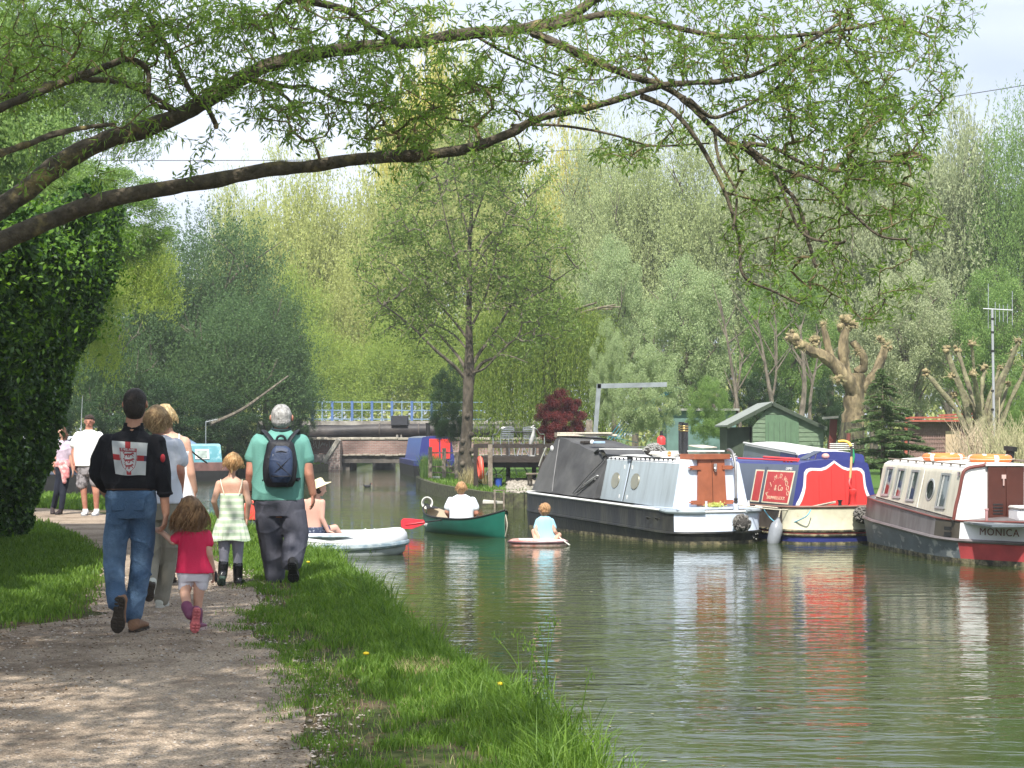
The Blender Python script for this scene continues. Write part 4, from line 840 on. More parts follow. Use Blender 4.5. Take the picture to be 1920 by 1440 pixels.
# ---------------------------------------------------------------- grey tug-style narrowboat with black cover
paleblue = mat('paint_pale_blue', (.60, .68, .80), .4, .05, 3, .05, 8, col2=(.46, .50, .56), cscale=2.5, lo=.52, hi=.8, stretch=(3, 3, .4))
greyblue = mat('paint_blue_grey', (.30, .35, .375), .42, .07, 3, .05, 6, stretch=(1, 4, .35), col2=(.22, .25, .26), cscale=2, lo=.5, hi=.75)
rustbrown = mat('varnished_door', (.33, .105, .05), .45, .18, 5, .1, 20)
g_ = boat_root('narrowboat', 3.67, 29.2, 24.2, 'blue-grey narrowboat with black canvas cover, brown doors and twin black chimneys')
ol = round_end(.97, 6.4, .62, 6.35)
gz = lambda y: .575 + .023 * max(y - .5, 0) - (.02 if y < .5 else 0)
sz = lambda y: .19 + .026 * max(y - .4, 0)
bluef = lambda p, q: 1 if (p[1] + q[1]) / 2 < .33 or p[0] > 0 and (p[1] + q[1]) / 2 < .7 else 0
b, rr = hull(ol, [(-.35, .10, 0), (-.02, .06, 2), (.05, .05, 0), (sz, .02, 0), (lambda y: sz(y) + .02, .035, bluef), (gz, .02, 0), (lambda y: gz(y) + .012, .05, 0)])
b.build('hull', [steel_blk, paleblue, hull_dirt], g_)
strake([v for v in rr[3]], .028, steel_blk, g_)
b = MB(); b.tube([v + Vector((0, 0, .0)) for v in rr[5]], .024, 6, closed=True); b.build('gunwale', white_p, g_)
# thick side rails each side of the round stern
for s in (-1, 1):
    q = [rr[5][i] for i in range(5, 18)]; q = q[:6] if s < 0 else q[8:]; b = MB(); b.tube([v + Vector((0, -.015, .0)) for v in q], .036, 8); b.build('stern_rail', greyblue, g_)
b = MB(); b.box((0, 3.2, .6), (1.7, 6.0, .03)); b.build('deck', paleblue, g_)
cb = cabin(.52, 3.35, .76, .60, .60, .68, 1.40, 1.44, mi=(0, 1, 2)); cab = cb.build('cabin', [greyblue, paleblue, white_p], g_)
def side_pt(y, z, wb, wt, zb, zt, off=.0):     # point on the left cabin side
    t = (z - zb) / (zt - zb); return Vector((-(wb + (wt - wb) * t) - off, y, z))
# seam between cabin panels, portholes, hinges
b = MB(); b.beam(side_pt(2.35, .66, .76, .6, .62, 1.4, .004), side_pt(2.30, 1.41, .76, .6, .62, 1.4, .004), .02, .012); b.build('panel_seam', steel_blk, cab)
b = MB(); b.beam(side_pt(2.40, .66, .76, .6, .62, 1.4, .003), side_pt(2.35, 1.41, .76, .6, .62, 1.4, .003), .02, .010); b.build('panel_edge', paleblue, cab)
for y in (2.78, 2.02):
    c = side_pt(y, 1.03, .76, .6, .62, 1.4, .006); M = frame(c, (0, 1, 0), (.2, 0, 1)); p = MB(); p.lathe([(.001, -.012), (.145, -.012), (.15, .0), (.145, .012), (.12, .014), (.12, .004)], (0, 0, 0), 22, M=M); ph = p.build('porthole', mat('brass_ring', (.55, .5, .36), .3, .1, 5, metal=1), cab)
    p = MB(); p.lathe([(.001, .006), (.118, .006)], (0, 0, 0), 22, M=M); p.build('glass', mat('dark_glass', (.02, .025, .025), .08, .1, 5, spec=.8), ph)
for y in (2.52, 2.22):
    for z in (.74, 1.28): b = MB(); c = side_pt(y, z, .76, .6, .62, 1.4, .006); b.box(c, (.012, .035, .075)); b.build('hinge', white_p, cab)
b = MB(); b.tube([Vector((-.60, .7, 1.45)), Vector((-.61, 2, 1.465)), Vector((-.61, 3.3, 1.485))], .014, 6)
for i in range(16): y = .8 + i * .165; b.box((-.60, y, 1.432), (.02, .022, .035))
b.box((-.62, 2.34, 1.45), (.05, .12, .06)); b.build('hand_rail', steel_blk, cab)
# stern doors with cross straps and padlock
b = MB(); zt = 1.44; b.hexa([(-.28, .48, .64), (.30, .48, .64), (.30, .56, .64), (-.28, .56, .64)], [(-.25, .515, zt), (.27, .515, zt), (.27, .60, zt), (-.25, .60, zt)]); dr = b.build('stern_door', rustbrown, cab)
b = MB(); b.beam((.02, .474, .66), (.015, .508, 1.42), .01, .006); b.build('door_joint', mat('joint', (.12, .04, .02), .7), dr)
for z in (.70, 1.30):
    for s in (-1, 1): y = .478 + .035 * (z - .64) / .8; b = MB(); b.beam((s * .22, y - .008, z), (s * .42, y - .008, z), .03, .07); b.cap((s * .42, y - .008, z), (s * .43, y - .008, z), .035, .035, 10, .4); b.build('door_strap', rustbrown, dr)
b = MB(); b.box((.06, .48, 1.32), (.06, .03, .1)); b.tube([Vector((.04, .465, 1.30)), Vector((.06, .46, 1.25)), Vector((.08, .465, 1.30))], .01, 6); b.ell((.06, .46, 1.27), (.03, .02, .04)); b.build('padlock', metal_alu, dr)
b = MB(); b.box((.0, .72, 1.49), (.72, .5, .09)); b.build('slide_hatch', rustbrown, cab)
# black canvas cover, higher towards the far end
canv = mat('canvas_black', (.058, .058, .060), .8, .18, 2.5, .25, 7, col2=(.09, .09, .088), cscale=1.5)
prof = [(3.25, .60, 1.42, .47), (3.9, .58, 1.53, .5), (4.7, .52, 1.66, .55), (5.5, .46, 1.76, .6), (6.02, .46, 1.80, .62)]
rings = []
for i in range(17):
    y = 3.25 + (6.02 - 3.25) * i / 16; wt_ = np.interp(y, [p[0] for p in prof], [p[1] for p in prof]); zt_ = np.interp(y, [p[0] for p in prof], [p[2] for p in prof]); r_ = []
    for s_ in (-1, 1):
        for t in ([0, .1, .3, .5, .7, .85, 1] if s_ < 0 else [1, .85, .7, .5, .3, .1, 0]):
            x = .90 + (wt_ - .90) * t; bul = .025 * sin(pi * t) * sin(y * 4.2 + t * 5) + .018 * sin(y * 9 + t * 7); z = .60 + .025 * y + (zt_ - .6 - .02 * y) * t; r_.append(Vector((s_ * (x + bul), y + (t * .25 * (i / 16) ** 3 * -1) + .0, z)))
    for k, t in enumerate((.33, .66)): pass
    rings.append(r_)
b = MB(); b.rings(rings); cv = b.build('canvas_cover', canv, g_, ang=60)
tr = mat('cover_trim', (.16, .16, .16), .7, .2, 8)
for (y0, t0, y1, t1, w_, m) in ((3.35, .55, 3.75, .28, .05, white_p), (3.3, .95, 4.1, .05, .03, tr), (5.55, .98, 5.0, .03, .02, tr), (3.4, .45, 3.95, .08, .05, tr)):
    def cp(y, t):
        wt_ = np.interp(y, [p[0] for p in prof], [p[1] for p in prof]); zt_ = np.interp(y, [p[0] for p in prof], [p[2] for p in prof]); return Vector((-(.90 + (wt_ - .9) * t) - .028, y, .60 + .025 * y + (zt_ - .6 - .02 * y) * t))
    b = MB(); b.tube([cp(y0 + (y1 - y0) * k / 6, t0 + (t1 - t0) * k / 6) for k in range(7)], w_ / 2, 6, flat=.4); b.build('cover_strip', m, cv)
c = cp(5.7, .80); b = MB(); b.ell(c + Vector((-.01, 0, 0)), (.02, .07, .06)); b.build('white_patch', white_p, cv)
b = MB(); b.tube(smooth_line([cp(6.0, .45), cp(5.97, .62) + Vector((-.02, 0, 0)), cp(5.98, .8)], 4), .03, 6, flat=.5); b.build('cover_vent', mat('dull_cream', (.45, .45, .38), .7), cv)
b = MB(); M = frame(cp(3.62, 1.0) + Vector((.08, 0, .03)), (0, 1, 0), (0, 0, 1))
b.tube(smooth_line([cp(3.35, 1) + Vector((.02, 0, .0)), cp(3.55, 1) + Vector((.02, 0, .09)), cp(3.75, 1) + Vector((.02, 0, .0))], 4), .05, 8, flat=.6); b.build('cover_flap', steel_blk, cv)
# exhaust spots and rivets
b = MB()
for i in range(12): b.ell((.62 + random.uniform(-.1, .1), .13 + random.uniform(0, .04), .12 + random.uniform(-.07, .04)), (.012, .012, .012), 6, 4)
b.build('hull_rivets', mat('spot_grey', (.3, .3, .28), .7), g_)
for x, y in ((-1.0, .95), (-1.0, .62)):
    b = MB(); b.tube([Vector((x + .03, y - .03, .42)), Vector((x - .03, y - .02, .44)), Vector((x - .03, y + .03, .44)), Vector((x + .03, y + .05, .40))], .012, 6); b.build('hull_ring', steel_blk, g_)
# things on the boats are things of their own (they can be lifted off)
def on(root, v): return root.matrix_world @ Vector(v) if False else Matrix.Translation(root.location) @ Matrix.Rotation(root.rotation_euler.z, 4, 'Z') @ Vector(v)
def place(name, root, v, label, cat, group=None, rz=0): return empty(name, on(root, v), label, cat, group, rz=root.rotation_euler.z + rz)
t = empty('chimney', on(g_, (0, 0, 0)), 'thick black chimney with brass bands, the nearer of the pair on the blue-grey boat', 'chimney', rz=R(24.2)); t.location = on(g_, (-.14, 1.2, 1.42))
def chimney(t, h, r, bands):
    b = MB(); b.lathe([(r * 1.1, 0), (r * 1.1, .06), (r, .08), (r * .98, h), (r * .8, h), (r * .78, h - .1)], (0, 0, 0), 18); b.build('pipe', mat('gloss_black', (.02, .02, .02), .25, .2, 4, spec=.6), t)
    for z in bands: b = MB(); b.lathe([(r * 1.06, z - .012), (r * 1.10, z - .006), (r * 1.10, z + .006), (r * 1.06, z + .012)], (0, 0, 0), 18); b.build('brass_band', mat('brass_band', (.5, .38, .16), .35, .1, 5, metal=1), t)
chimney(t, .66, .073, (.10, .52, .56, .60))
t = place('chimney', g_, (.12, 1.75, 1.46), 'slimmer black chimney standing behind the thick one on the blue-grey boat', 'chimney'); chimney(t, .64, .055, (.50, .54, .58))
t = place('tiller', g_, (.26, .12, .58), 'long swan-necked steel tiller rising from the stern of the blue-grey boat', 'tiller')
b = MB(); b.tube(smooth_line([Vector((0, 0, -.25)), Vector((0, 0, .15)), Vector((.01, .02, .3)), Vector((.07, .12, .7)), Vector((.10, .25, .95)), Vector((.10, .36, 1.03)), Vector((.10, .44, 1.02))], 4), [.028] * 4 + [.024] * 21, 8); b.build('tiller_arm', mat('steel_tiller', (.22, .22, .22), .4, .2, 8, metal=.6), t)
b = MB(); b.lathe([(.045, -.02), (.05, .0), (.05, .09), (.035, .1)], (0, 0, 0), 12); b.build('collar', paleblue, t)
b = MB(); b.lathe([(.03, .12), (.038, .13), (.03, .15), (.036, .19), (.026, .2)], (0, 0, 0), 12); b.build('joint', black, t)
def rope_ball(root, v, r, label, name='rope_fender', tube_n=120, elong=1.0, tilt=0):
    t = place(name, root, v, label, 'rope fender'); b = MB(); b.ell((0, 0, 0), (r * .9, r * .9, r * .9 * elong), 18, 12); b.build('core', rope_blk, t); b = MB(); g = random.Random(int(v[0] * 100))
    for i in range(tube_n):
        u = Vector((g.gauss(0, 1), g.gauss(0, 1), g.gauss(0, 1))).normalized(); w_ = u.orthogonal().normalized(); w_.rotate(Matrix.Rotation(g.uniform(0, 6.28), 3, u)); pts = []
        for k in range(5): a = (k - 2) * .11; q = (u * cos(a) + w_ * sin(a)).normalized(); pts.append(Vector((q.x * r, q.y * r, q.z * r * elong)) * (.9 + .10 * cos((k - 2) * .75)))
        b.tube(pts, r * .075, 5)
    b.build('plaited_rope', mat('rope_grey', (.17, .16, .145), .95, .4, 50), t); return t
rope_ball(g_, (.20, -.17, .36), .155, 'round black plaited rope fender hanging at the stern of the blue-grey boat')
for x in (-.25, .6):
    b = MB(); b.lathe([(.02, 0), (.02, .15), (.025, .16)], (x, .25, .57), 10); b.build('mooring_pin', white_p, g_)
t = place('flower_pot', g_, (-.02, .34, .58), 'small bunch of yellow-green flowers below the brown doors', 'plant'); b = MB(); b.lathe([(.05, 0), (.06, .05)], (0, 0, 0), 10); b.build('pot', black, t)
n = 260; c = rng.normal(0, 1, (n, 3)) * np.array([.075, .03, .022]) + np.array([0, 0, .075]); V, Fq = leaf_arrays(c, unit(rng.normal(size=(n, 3))), .035, .02); npmesh('flowers', V, Fq, leafmat('yellow_flower', (.45, .55, .12), (.75, .78, .3), .2), t)
# roof clutter
def rect(name, root, c, d, rot, m, label, cat, group=None, tiltx=0):
    t = place(name, root, c, label, cat, group); b = MB(); M = Matrix.Rotation(rot, 4, 'Z') @ Matrix.Rotation(tiltx, 4, 'X'); b.box((0, 0, 0), d, M=M); o = b.build('board', m, t, bevel=.004); return t
plank_m = mat('pale_board', (.62, .57, .46), .7, .15, 6, .2, 30, stretch=(5, 1, 1)); alu_w = mat('white_board', (.72, .72, .70), .5, .1, 5)
rect('plank', g_, (-.05, 2.0, 1.55), (.9, .26, .05), .3, alu_w, 'white box lid lying crosswise on the cabin roof beside the chimney', 'board')
rect('plank', g_, (.20, 1.1, 1.58), (.62, .42, .03), .15, alu_w, 'white board lying flat over the brown hatch', 'board')
rect('plank', g_, (.30, 1.3, 1.66), (.5, .3, .02), .5, plank_m, 'topmost tilted pale board on the hatch of the blue-grey boat', 'board', tiltx=.12)
rect('plank', g_, (-.33, 2.9, 1.60), (.10, 1.3, .02), .5, alu_w, 'long white plank sloping towards the chimney from the black cover', 'board')
rect('plank', g_, (-.1, 3.2, 1.64), (.16, 1.1, .02), .9, mat('dark_board', (.1, .1, .1), .5), 'dark plank above the white plank near the mesh sack', 'board')
rect('plank', g_, (.1, 5.5, 1.86), (.30, 1.2, .04), 1.1, plank_m, 'pale timber board lying across the top of the black cover', 'board')
rect('plank', g_, (.0, 5.4, 1.90), (.10, 1.1, .03), .95, plank_m, 'narrow upper batten on the pale board over the black cover', 'board')
rect('timber_block', g_, (-.36, 5.75, 1.86), (.22, .16, .10), .2, wood_gr, 'grey timber block at the left end of the black cover', 'block')
rect('timber_block', g_, (-.28, 4.7, 1.72), (.34, .10, .05), .3, wood_dk, 'dark batten across the crest of the black cover', 'block')
t = place('solar_lamp', g_, (-.30, 4.25, 1.72), 'small blue and white tray propped on the black cover', 'tray'); b = MB(); b.box((0, 0, 0), (.26, .14, .04)); b.build('tray', mat('pale_blue_plastic', (.35, .5, .65), .4), t, bevel=.005); b = MB(); b.ell((-.12, .0, .0), (.04, .05, .05)); b.build('knob', white_p, t)
t = place('coal_sack', g_, (-.33, 1.95, 1.53), 'grey knotted net sack of rope heaped by the chimney', 'sack'); b = MB(); g = random.Random(2); b.ell((0, 0, .05), (.20, .17, .11)); b.build('heap', rope_blk, t); b = MB()
for i in range(190):
    a = g.uniform(0, 6.28); r_ = g.random() ** .5; c = Vector((cos(a) * r_ * .21, sin(a) * r_ * .18, .05 + .12 * (1 - r_ ** 2))); d = Vector((g.gauss(0, 1), g.gauss(0, 1), g.gauss(0, .6))).normalized() * .035; b.tube([c - d, c + Vector((0, 0, .012)), c + d], .008, 4)
b.build('netting', mat('net_grey', (.32, .32, .30), .9, .35, 60), t)
def ring_buoy(name, pos, R1, r, m, label, M=None, group=None, bands=4, bm_=None):
    t = empty(name, pos, label, 'life ring', group); b = MB(); M = M or Matrix(); k = 36
    b.tube([M @ Vector((R1 * cos(2 * pi * i / k), R1 * sin(2 * pi * i / k), 0)) for i in range(k)], r, 12, closed=True); b.build('ring', m, t)
    for j in range(bands):
        a0 = 2 * pi * j / bands + .4; b = MB(); b.tube([M @ Vector((R1 * cos(a0 + d), R1 * sin(a0 + d), 0)) for d in (-.11, -.04, .04, .11)], r * 1.035, 12); b.build('white_band', white_p, t)
    b = MB(); q = []
    for i in range(49): a = 2 * pi * i / 48; w_ = .012 + .03 * abs(sin(a * bands / 2 - .8)); q.append(M @ Vector(((R1 + r + w_) * cos(a), (R1 + r + w_) * sin(a), 0)))
    b.tube(q, .006, 5, closed=True); b.build('grab_line', rope_m, t); return t
orange = mat('orange_buoy', (.85, .22, .05), .45, .06, 5)
ring_buoy('life_ring', on(g_, (-.28, 1.62, 1.52)), .20, .045, white_p, 'white life ring with one orange patch lying by the chimney', bands=0)
t = place('orange_patch', g_, (-.33, 1.40, 1.53), 'small orange float beside the thick chimney', 'float'); b = MB(); b.ell((0, 0, 0), (.045, .03, .05)); b.build('float', orange, t)
t = place('star_ornament', g_, (.52, .62, 1.44), 'white star shaped flower ornament on the corner of the blue-grey cabin', 'ornament'); b = MB()
for i in range(7): a = i * 2 * pi / 7; b.cap((0, 0, .05), (.075 * cos(a), .0 + .02 * sin(2 * a), .05 + .06 * sin(a)), .018, .006, 6)
b.build('petals', white_p, t)

# ---------------------------------------------------------------- red and blue boat
red_p = mat('paint_red', (.80, .05, .045), .4, .06, 3, .04, 10, col2=(.60, .05, .045), cscale=2.5, lo=.55, hi=.85, stretch=(3, 3, .4)); navy = mat('paint_navy', (.035, .045, .20), .35, .08, 3); cream = mat('paint_cream', (.74, .70, .52), .55, .12, 6, .1, 20, col2=(.55, .47, .3), cscale=5, lo=.58, hi=.72)
slate_p = mat('paint_slate', (.09, .11, .15), .4, .1, 3); letter_m = mat('letter_cream', (.70, .52, .36), .6, .1, 9); panel_red = mat('panel_red', (.50, .06, .06), .5, .12, 6)
r_b = boat_root('narrowboat', 5.79, 29.25, 19, 'red and navy narrowboat with scalloped red cabin end and lettered side panel')
ol = round_end(1.0, 7, .62, 7.2)
gz = lambda y: .64 - .02 * min(y, 1.5); creamf = lambda p, q: 1 if (p[1] + q[1]) / 2 < .62 else 5
b, rr = hull(ol, [(-.35, .06, 0), (-.01, .05, 4), (.035, .05, 3), (.15, .03, 0), (.165, .04, 2), (.22, .035, 0), (.235, .04, lambda p, q: 1 if (p[1] + q[1]) / 2 < .7 else 5), (lambda y: gz(y) - .03, .03, 5), (gz, .02, 5), (lambda y: gz(y) + .012, .06, 5)])
b.build('hull', [steel_blk, cream, mat('stripe_red', (.5, .06, .06), .5, .1), navy, hull_dirt, mat('hull_brown', (.10, .085, .07), .6, .3, 5)], r_b)
strake(rr[3], .026, hull_dirt, r_b); strake(rr[5], .026, hull_dirt, r_b); strake(rr[8], .022, mat('brown_rail', (.22, .12, .09), .6), r_b, 'gunwale')
cb = cabin(.5, 7.0, .83, .68, .645, .62, 1.38, 1.36, mi=(0, 1, 2)); cab = cb.build('cabin', [slate_p, navy, navy], r_b)
# red door panel with white ogee outline
def endp(x, z, off=0.0):                          # a point on the near cabin end, px-like coordinates: x in -1..1 of local half width, z height
    t = (z - .645) / (1.38 - .645); return Vector((x, .5 + .04 * t - off, z))
half = [(0, 1.385), (.06, 1.345), (.16, 1.285), (.26, 1.258), (.36, 1.262), (.45, 1.265), (.52, 1.245), (.565, 1.19), (.575, 1.09), (.585, .98), (.615, .88), (.665, .77), (.72, .69), (.735, .65)]
def ogee(sc, m, name, off, th):
    pts = [(x * sc[0] * 1.05, .65 + (z - .65) * 1.05 + sc[1]) for x, z in half]; full = [(-x, z) for x, z in pts[::-1]][:-1] + pts; poly = [endp(x, z, off) for x, z in full] ; b = MB(); b.prism(poly, (0, -th, 0)); return b.build(name, m, cab, smooth=False)
ogee((1.0, 0), white_p, 'white_outline', -.002, .010); dp = ogee((.93, -.045), red_p, 'red_panel', .010, .008)
for x in (-.32, -.07, .2, .42): b = MB(); b.beam(endp(x, .66, .0195), endp(x * .97, 1.18 if abs(x) > .1 else 1.28, .0195), .006, .003); b.build('board_joint', mat('joint_red', (.3, .02, .02), .6), dp)
# lettered panel on the left side
def sp(y, z, off=0.0): return side_pt(y, z, .83, .68, .645, 1.38, off)
b = MB(); b.hexa([sp(.66, .66, .0), sp(2.1, .66, .0), sp(2.1, .66, .006), sp(.66, .66, .006)], [sp(.62, 1.24, .0), sp(2.1, 1.24, .0), sp(2.1, 1.24, .006), sp(.62, 1.24, .006)]); bd = b.build('panel_border', cream, cab, smooth=False)
b = MB(); b.hexa([sp(.70, .685, .005), sp(1.62, .685, .005), sp(1.62, .685, .010), sp(.70, .685, .010)], [sp(.66, 1.215, .005), sp(1.62, 1.215, .005), sp(1.62, 1.215, .010), sp(.66, 1.215, .010)]); pn = b.build('sign_panel', panel_red, cab, smooth=False)
b = MB(); b.hexa([sp(1.78, .685, .005), sp(2.05, .685, .005), sp(2.05, .685, .010), sp(1.78, .685, .010)], [sp(1.78, 1.215, .005), sp(2.05, 1.215, .005), sp(2.05, 1.215, .010), sp(1.78, 1.215, .010)]); b.build('sign_panel', panel_red, cab, smooth=False)
b = MB(); b.hexa([sp(1.66, .66, .005), sp(1.74, .66, .005), sp(1.74, .66, .014), sp(1.66, .66, .014)], [sp(1.66, 1.3, .005), sp(1.74, 1.3, .005), sp(1.74, 1.3, .014), sp(1.66, 1.3, .014)]); b.build('panel_joint', slate_p, cab, smooth=False)
upv = (sp(1, 1.2) - sp(1, .8)).normalized()
def side_text(s, y, z, size, rot=0, name='lettering', m=letter_m):
    x = Vector((0, -1, 0)) * cos(rot) + upv * sin(rot); yv = upv * cos(rot) - Vector((0, -1, 0)) * sin(rot); return text_part(name, s, size, m, frame(sp(y, z, .0125), x, yv), pn)
arc = 'A.J.M.D.WOOD'; cyy, czz, ra = 1.12, .74, .40
for i, ch in enumerate(arc):
    a = R(168 - 152 * i / (len(arc) - 1)); side_text(ch, cyy - cos(a) * ra * .98, czz + sin(a) * ra, .12, a - pi / 2)
side_text('& Co', 1.10, .93, .15); side_text('BRUNNELL LOCK', 1.14, .755, .085); text_part('lettering', 'GRIMES', .07, white_p, frame(sp(.86, 1.275, .004), (0, -1, 0), upv), cab)
b = MB(); b.tube([Vector((-.62, .7, 1.415)), Vector((-.62, 3, 1.43))], .016, 6); b.build('hand_rail', red_p, cab)
for i in range(9): b = MB(); y = .95 + i * .13; b.box((-.612, y, 1.398), (.02, .05, .03)); b.build('rail_foot', red_p, cab) if i < 3 else None
t = place('pole', r_b, (-.45, 1.3, 1.44), 'red wooden pole lying along the roof edge of the red and navy boat', 'pole'); b = MB(); b.tube([Vector((-.1, -.5, 0)), Vector((.0, 1.0, .02))], .022, 8); b.build('shaft', red_p, t)
t = place('windlass_box', r_b, (-.22, 1.0, 1.42), 'small propped solar panel on the roof behind the scalloped red end', 'solar panel'); b = MB(); M = Matrix.Rotation(R(-24), 4, 'Y'); b.box((0, 0, .09), (.34, .28, .012), M=M); b.build('panel', mat('pv', (.02, .03, .06), .2), t); b = MB(); b.beam((.1, 0, 0), (.13, 0, .13), .015, .015); b.beam((.02, .1, 0), (.1, .1, .1), .015, .015); b.build('prop', metal_alu, t)
t = place('buoy', r_b, (-.02, .8, 1.46), 'round faded pink float on the roof of the red and navy boat', 'float'); b = MB(); b.ell((0, 0, .03), (.07, .07, .055), 16, 10); b.build('float', mat('faded_pink', (.72, .36, .30), .5), t)
# tiller with striped arm and red rams head
t = place('tiller', r_b, (.14, .14, .62), 'striped yellow, black and wood tiller arm with red rudder stock', 'tiller')
b = MB(); b.lathe([(.09, .0), (.09, .03), (.05, .05), (.05, .2), (.065, .22), (.065, .3), (.02, .33)], (0, 0, 0), 14); b.tube(smooth_line([Vector((0, 0, .3)), Vector((-.05, 0, .36)), Vector((-.06, .02, .42)), Vector((-.03, .04, .5))], 4), .02, 8); b.build('rudder_stock', red_p, t)
seg = smooth_line([Vector((-.03, .04, .5)), Vector((.03, .12, .66)), Vector((.10, .22, .86)), Vector((.16, .32, 1.02)), Vector((.15, .40, 1.11)), Vector((.08, .46, 1.14)), Vector((.0, .5, 1.13))], 5)
cols = [mat('tiller_wood', (.45, .28, .12), .5), black, mat('tiller_yellow', (.85, .55, .08), .45)]
for k, (a, c_) in enumerate(((0, 10), (10, 16), (16, 31))): b = MB(); b.tube(seg[a:c_ + 1 if c_ < 30 else None], .021 if k < 2 else .024, 8); b.build('tiller_arm', cols[k], t)
t = place('umbrella', r_b, (.36, .52, 1.38), 'furled green rag standing beside the striped tiller', 'rag'); b = MB(); b.tube([Vector((0, 0, 0)), Vector((.01, 0, .12)), Vector((0, 0, .24))], [.03, .05, .03], 8, flat=.5); b.build('cloth', mat('green_cloth', (.03, .35, .15), .7), t)
for i, (x, z, r_, lab) in enumerate(((.18, .50, .17, 'left dark rope fender squeezed between red and cream boats'), (.48, .56, .18, 'right dark rope fender against the bow of the cream boat'))):
    rope_ball(r_b, (x, -.14, z), r_, lab, elong=.85)
t = place('fender', r_b, (-1.10, .62, .18), 'grey sausage fender hanging between the blue-grey and red boats', 'fender'); b = MB(); M = Matrix.Rotation(R(14), 4, 'Y')
b.lathe([(.01, -.26), (.08, -.23), (.115, -.15), (.12, .05), (.10, .15), (.04, .22), (.02, .27)], (0, 0, 0), 16, M=M); b.build('body', mat('fender_grey', (.26, .28, .31), .35, .2, 4), t); b = MB(); b.tube([M @ Vector((0, 0, .26)), M @ Vector((0, 0, .42))], .012, 6); b.build('lanyard', rope_m, t)
def rope(pts, r, m, label, cat='rope'): b = MB(); b.tube(smooth_line(pts, 8), r, 6); return tag(b.build('mooring_rope', m), label, cat)
a0 = on(g_, (.80, .35, .63)); a1 = on(r_b, (-.15, .22, .70)); rope([a0, (a0 + a1) / 2 + Vector((0, -.15, -.07)), a1], .013, rope_m, 'pale rope tied between the sterns of the blue-grey and red boats')
a2 = on(g_, (.3, .1, .66)); rope([a2, (a2 + a1) / 2 + Vector((0, -.05, -.10)), a1 + Vector((0, 0, .02))], .012, rope_m, 'second pale rope running from the steel tiller to the red boat')
a3 = on(g_, (.93, .28, .56)); a4 = on(r_b, (-.72, .05, .60)); rope([a3, a3 + Vector((.16, -.05, -.19)), (a3 + a4) / 2 + Vector((0, 0, -.25)), a4 + Vector((-.1, 0, -.13)), a4], .010, mat('rope_blue', (.15, .45, .60), .7), 'turquoise rope looped between the blue-grey and red boats')
for x in (-.1, .75): b = MB(); b.lathe([(.03, 0), (.03, .07), (.045, .075), (.045, .1)], (x, .16, .65), 10); b.build('bollard', black, r_b)

# ---------------------------------------------------------------- navy boat behind
n_b = boat_root('narrowboat', 6.42, 33.6, -1, 'long navy narrowboat with white roof edge, half hidden behind the red boat')
ol = round_end(.98, 9, .7, 10.5); b, rr = hull(ol, [(-.3, .06, 0), (.5, .03, 0), (.66, .02, 0), (.67, .06, 0)]); b.build('hull', steel_blk, n_b)
grey_n = mat('paint_greyblue_dark', (.13, .15, .19), .35, .12, 1.5); cb = cabin(.8, 10, .78, .66, .66, .66, 1.47, 1.62, mi=(0, 1, 2)); cab = cb.build('cabin', [grey_n, navy, white_p], n_b)
b = MB(); b.hexa([(-.76, 1.0, .8), (-.775, 3.2, .8), (-.79, 3.2, .8), (-.79, 1.0, .8)], [(-.665, 1.0, 1.46), (-.665, 3.2, 1.49), (-.685, 3.2, 1.49), (-.685, 1.0, 1.46)]); b.build('side_panel', navy, cab)
b = MB(); b.tube([Vector((-.67, .85, 1.50)), Vector((-.67, 10, 1.65))], .028, 8); b.build('hand_rail', white_p, cab)
t = place('fender', n_b, (-1.02, 3.4, 1.0), 'white bottle shaped fender hanging in front of the navy boat', 'fender'); b = MB(); b.lathe([(.01, -.28), (.09, -.22), (.10, .1), (.05, .2), (.01, .22)], (0, 0, 0), 14); b.build('body', white_p, t)

# ---------------------------------------------------------------- cream boat MONICA
creamc = mat('cabin_cream', (.60, .555, .45), .5, .10, 3, .05, 12, col2=(.47, .43, .34), cscale=2.2, lo=.45, hi=.7, stretch=(3, 3, .35)); brown_h = mat('hull_brown_grey', (.115, .10, .10), .5, .2, 3, .1, 8, col2=(.17, .155, .155), cscale=4, stretch=(1, 1, .3)); maroon = mat('maroon_trim', (.16, .045, .035), .45, .1, 5)
door_br = mat('door_brown', (.075, .022, .014), .4, .15, 5); red_low = mat('boot_red', (.50, .07, .075), .6, .15, 5, .1, 20)
grey_h = mat('hull_grey', (.115, .135, .15), .6, .2, 3, .1, 10, col2=(.30, .31, .30), cscale=2.6, lo=.55, hi=.60, stretch=(1, 1, 1.6)); white_h = mat('hull_white', (.78, .77, .78), .45, .05, 4)
m_b = boat_root('narrowboat', 7.36, 25.1, 6.5, 'cream and white narrowboat named MONICA with orange life rings and brown front doors')
left = [(-.62, 4.35), (-.98, 3.9), (-1.06, 3.2), (-1.06, 1.8), (-1.05, .48), (-1.0, .25), (-.883, -.12), (-.60, -.50), (-.28, -.90), (-.12, -1.06), (0, -1.10)]
ol = left + [(-x, y) for x, y in left[::-1][1:]]
gz = lambda y: .60 + .052 * max(y, 0) + .02 * max(-y, 0); sz = lambda y: .335 + .036 * max(y, 0)
def zone(a, c_, e): return lambda p, q: (a if (p[1] + q[1]) / 2 > .44 else (c_ if (p[1] + q[1]) / 2 > -.2 else e))
b, rr = hull(ol, [(-.4, .14, 3), (-.02, .07, 3), (.07, .065, zone(4, 4, 5)), (sz, .0, 0), (lambda y: sz(y) + .02, .03, zone(0, 1, 2)), (gz, .06, zone(0, 6, 6)), (lambda y: gz(y) + .015, .06, zone(0, 6, 6)), (lambda y: gz(y) + .018, .13, 0)])
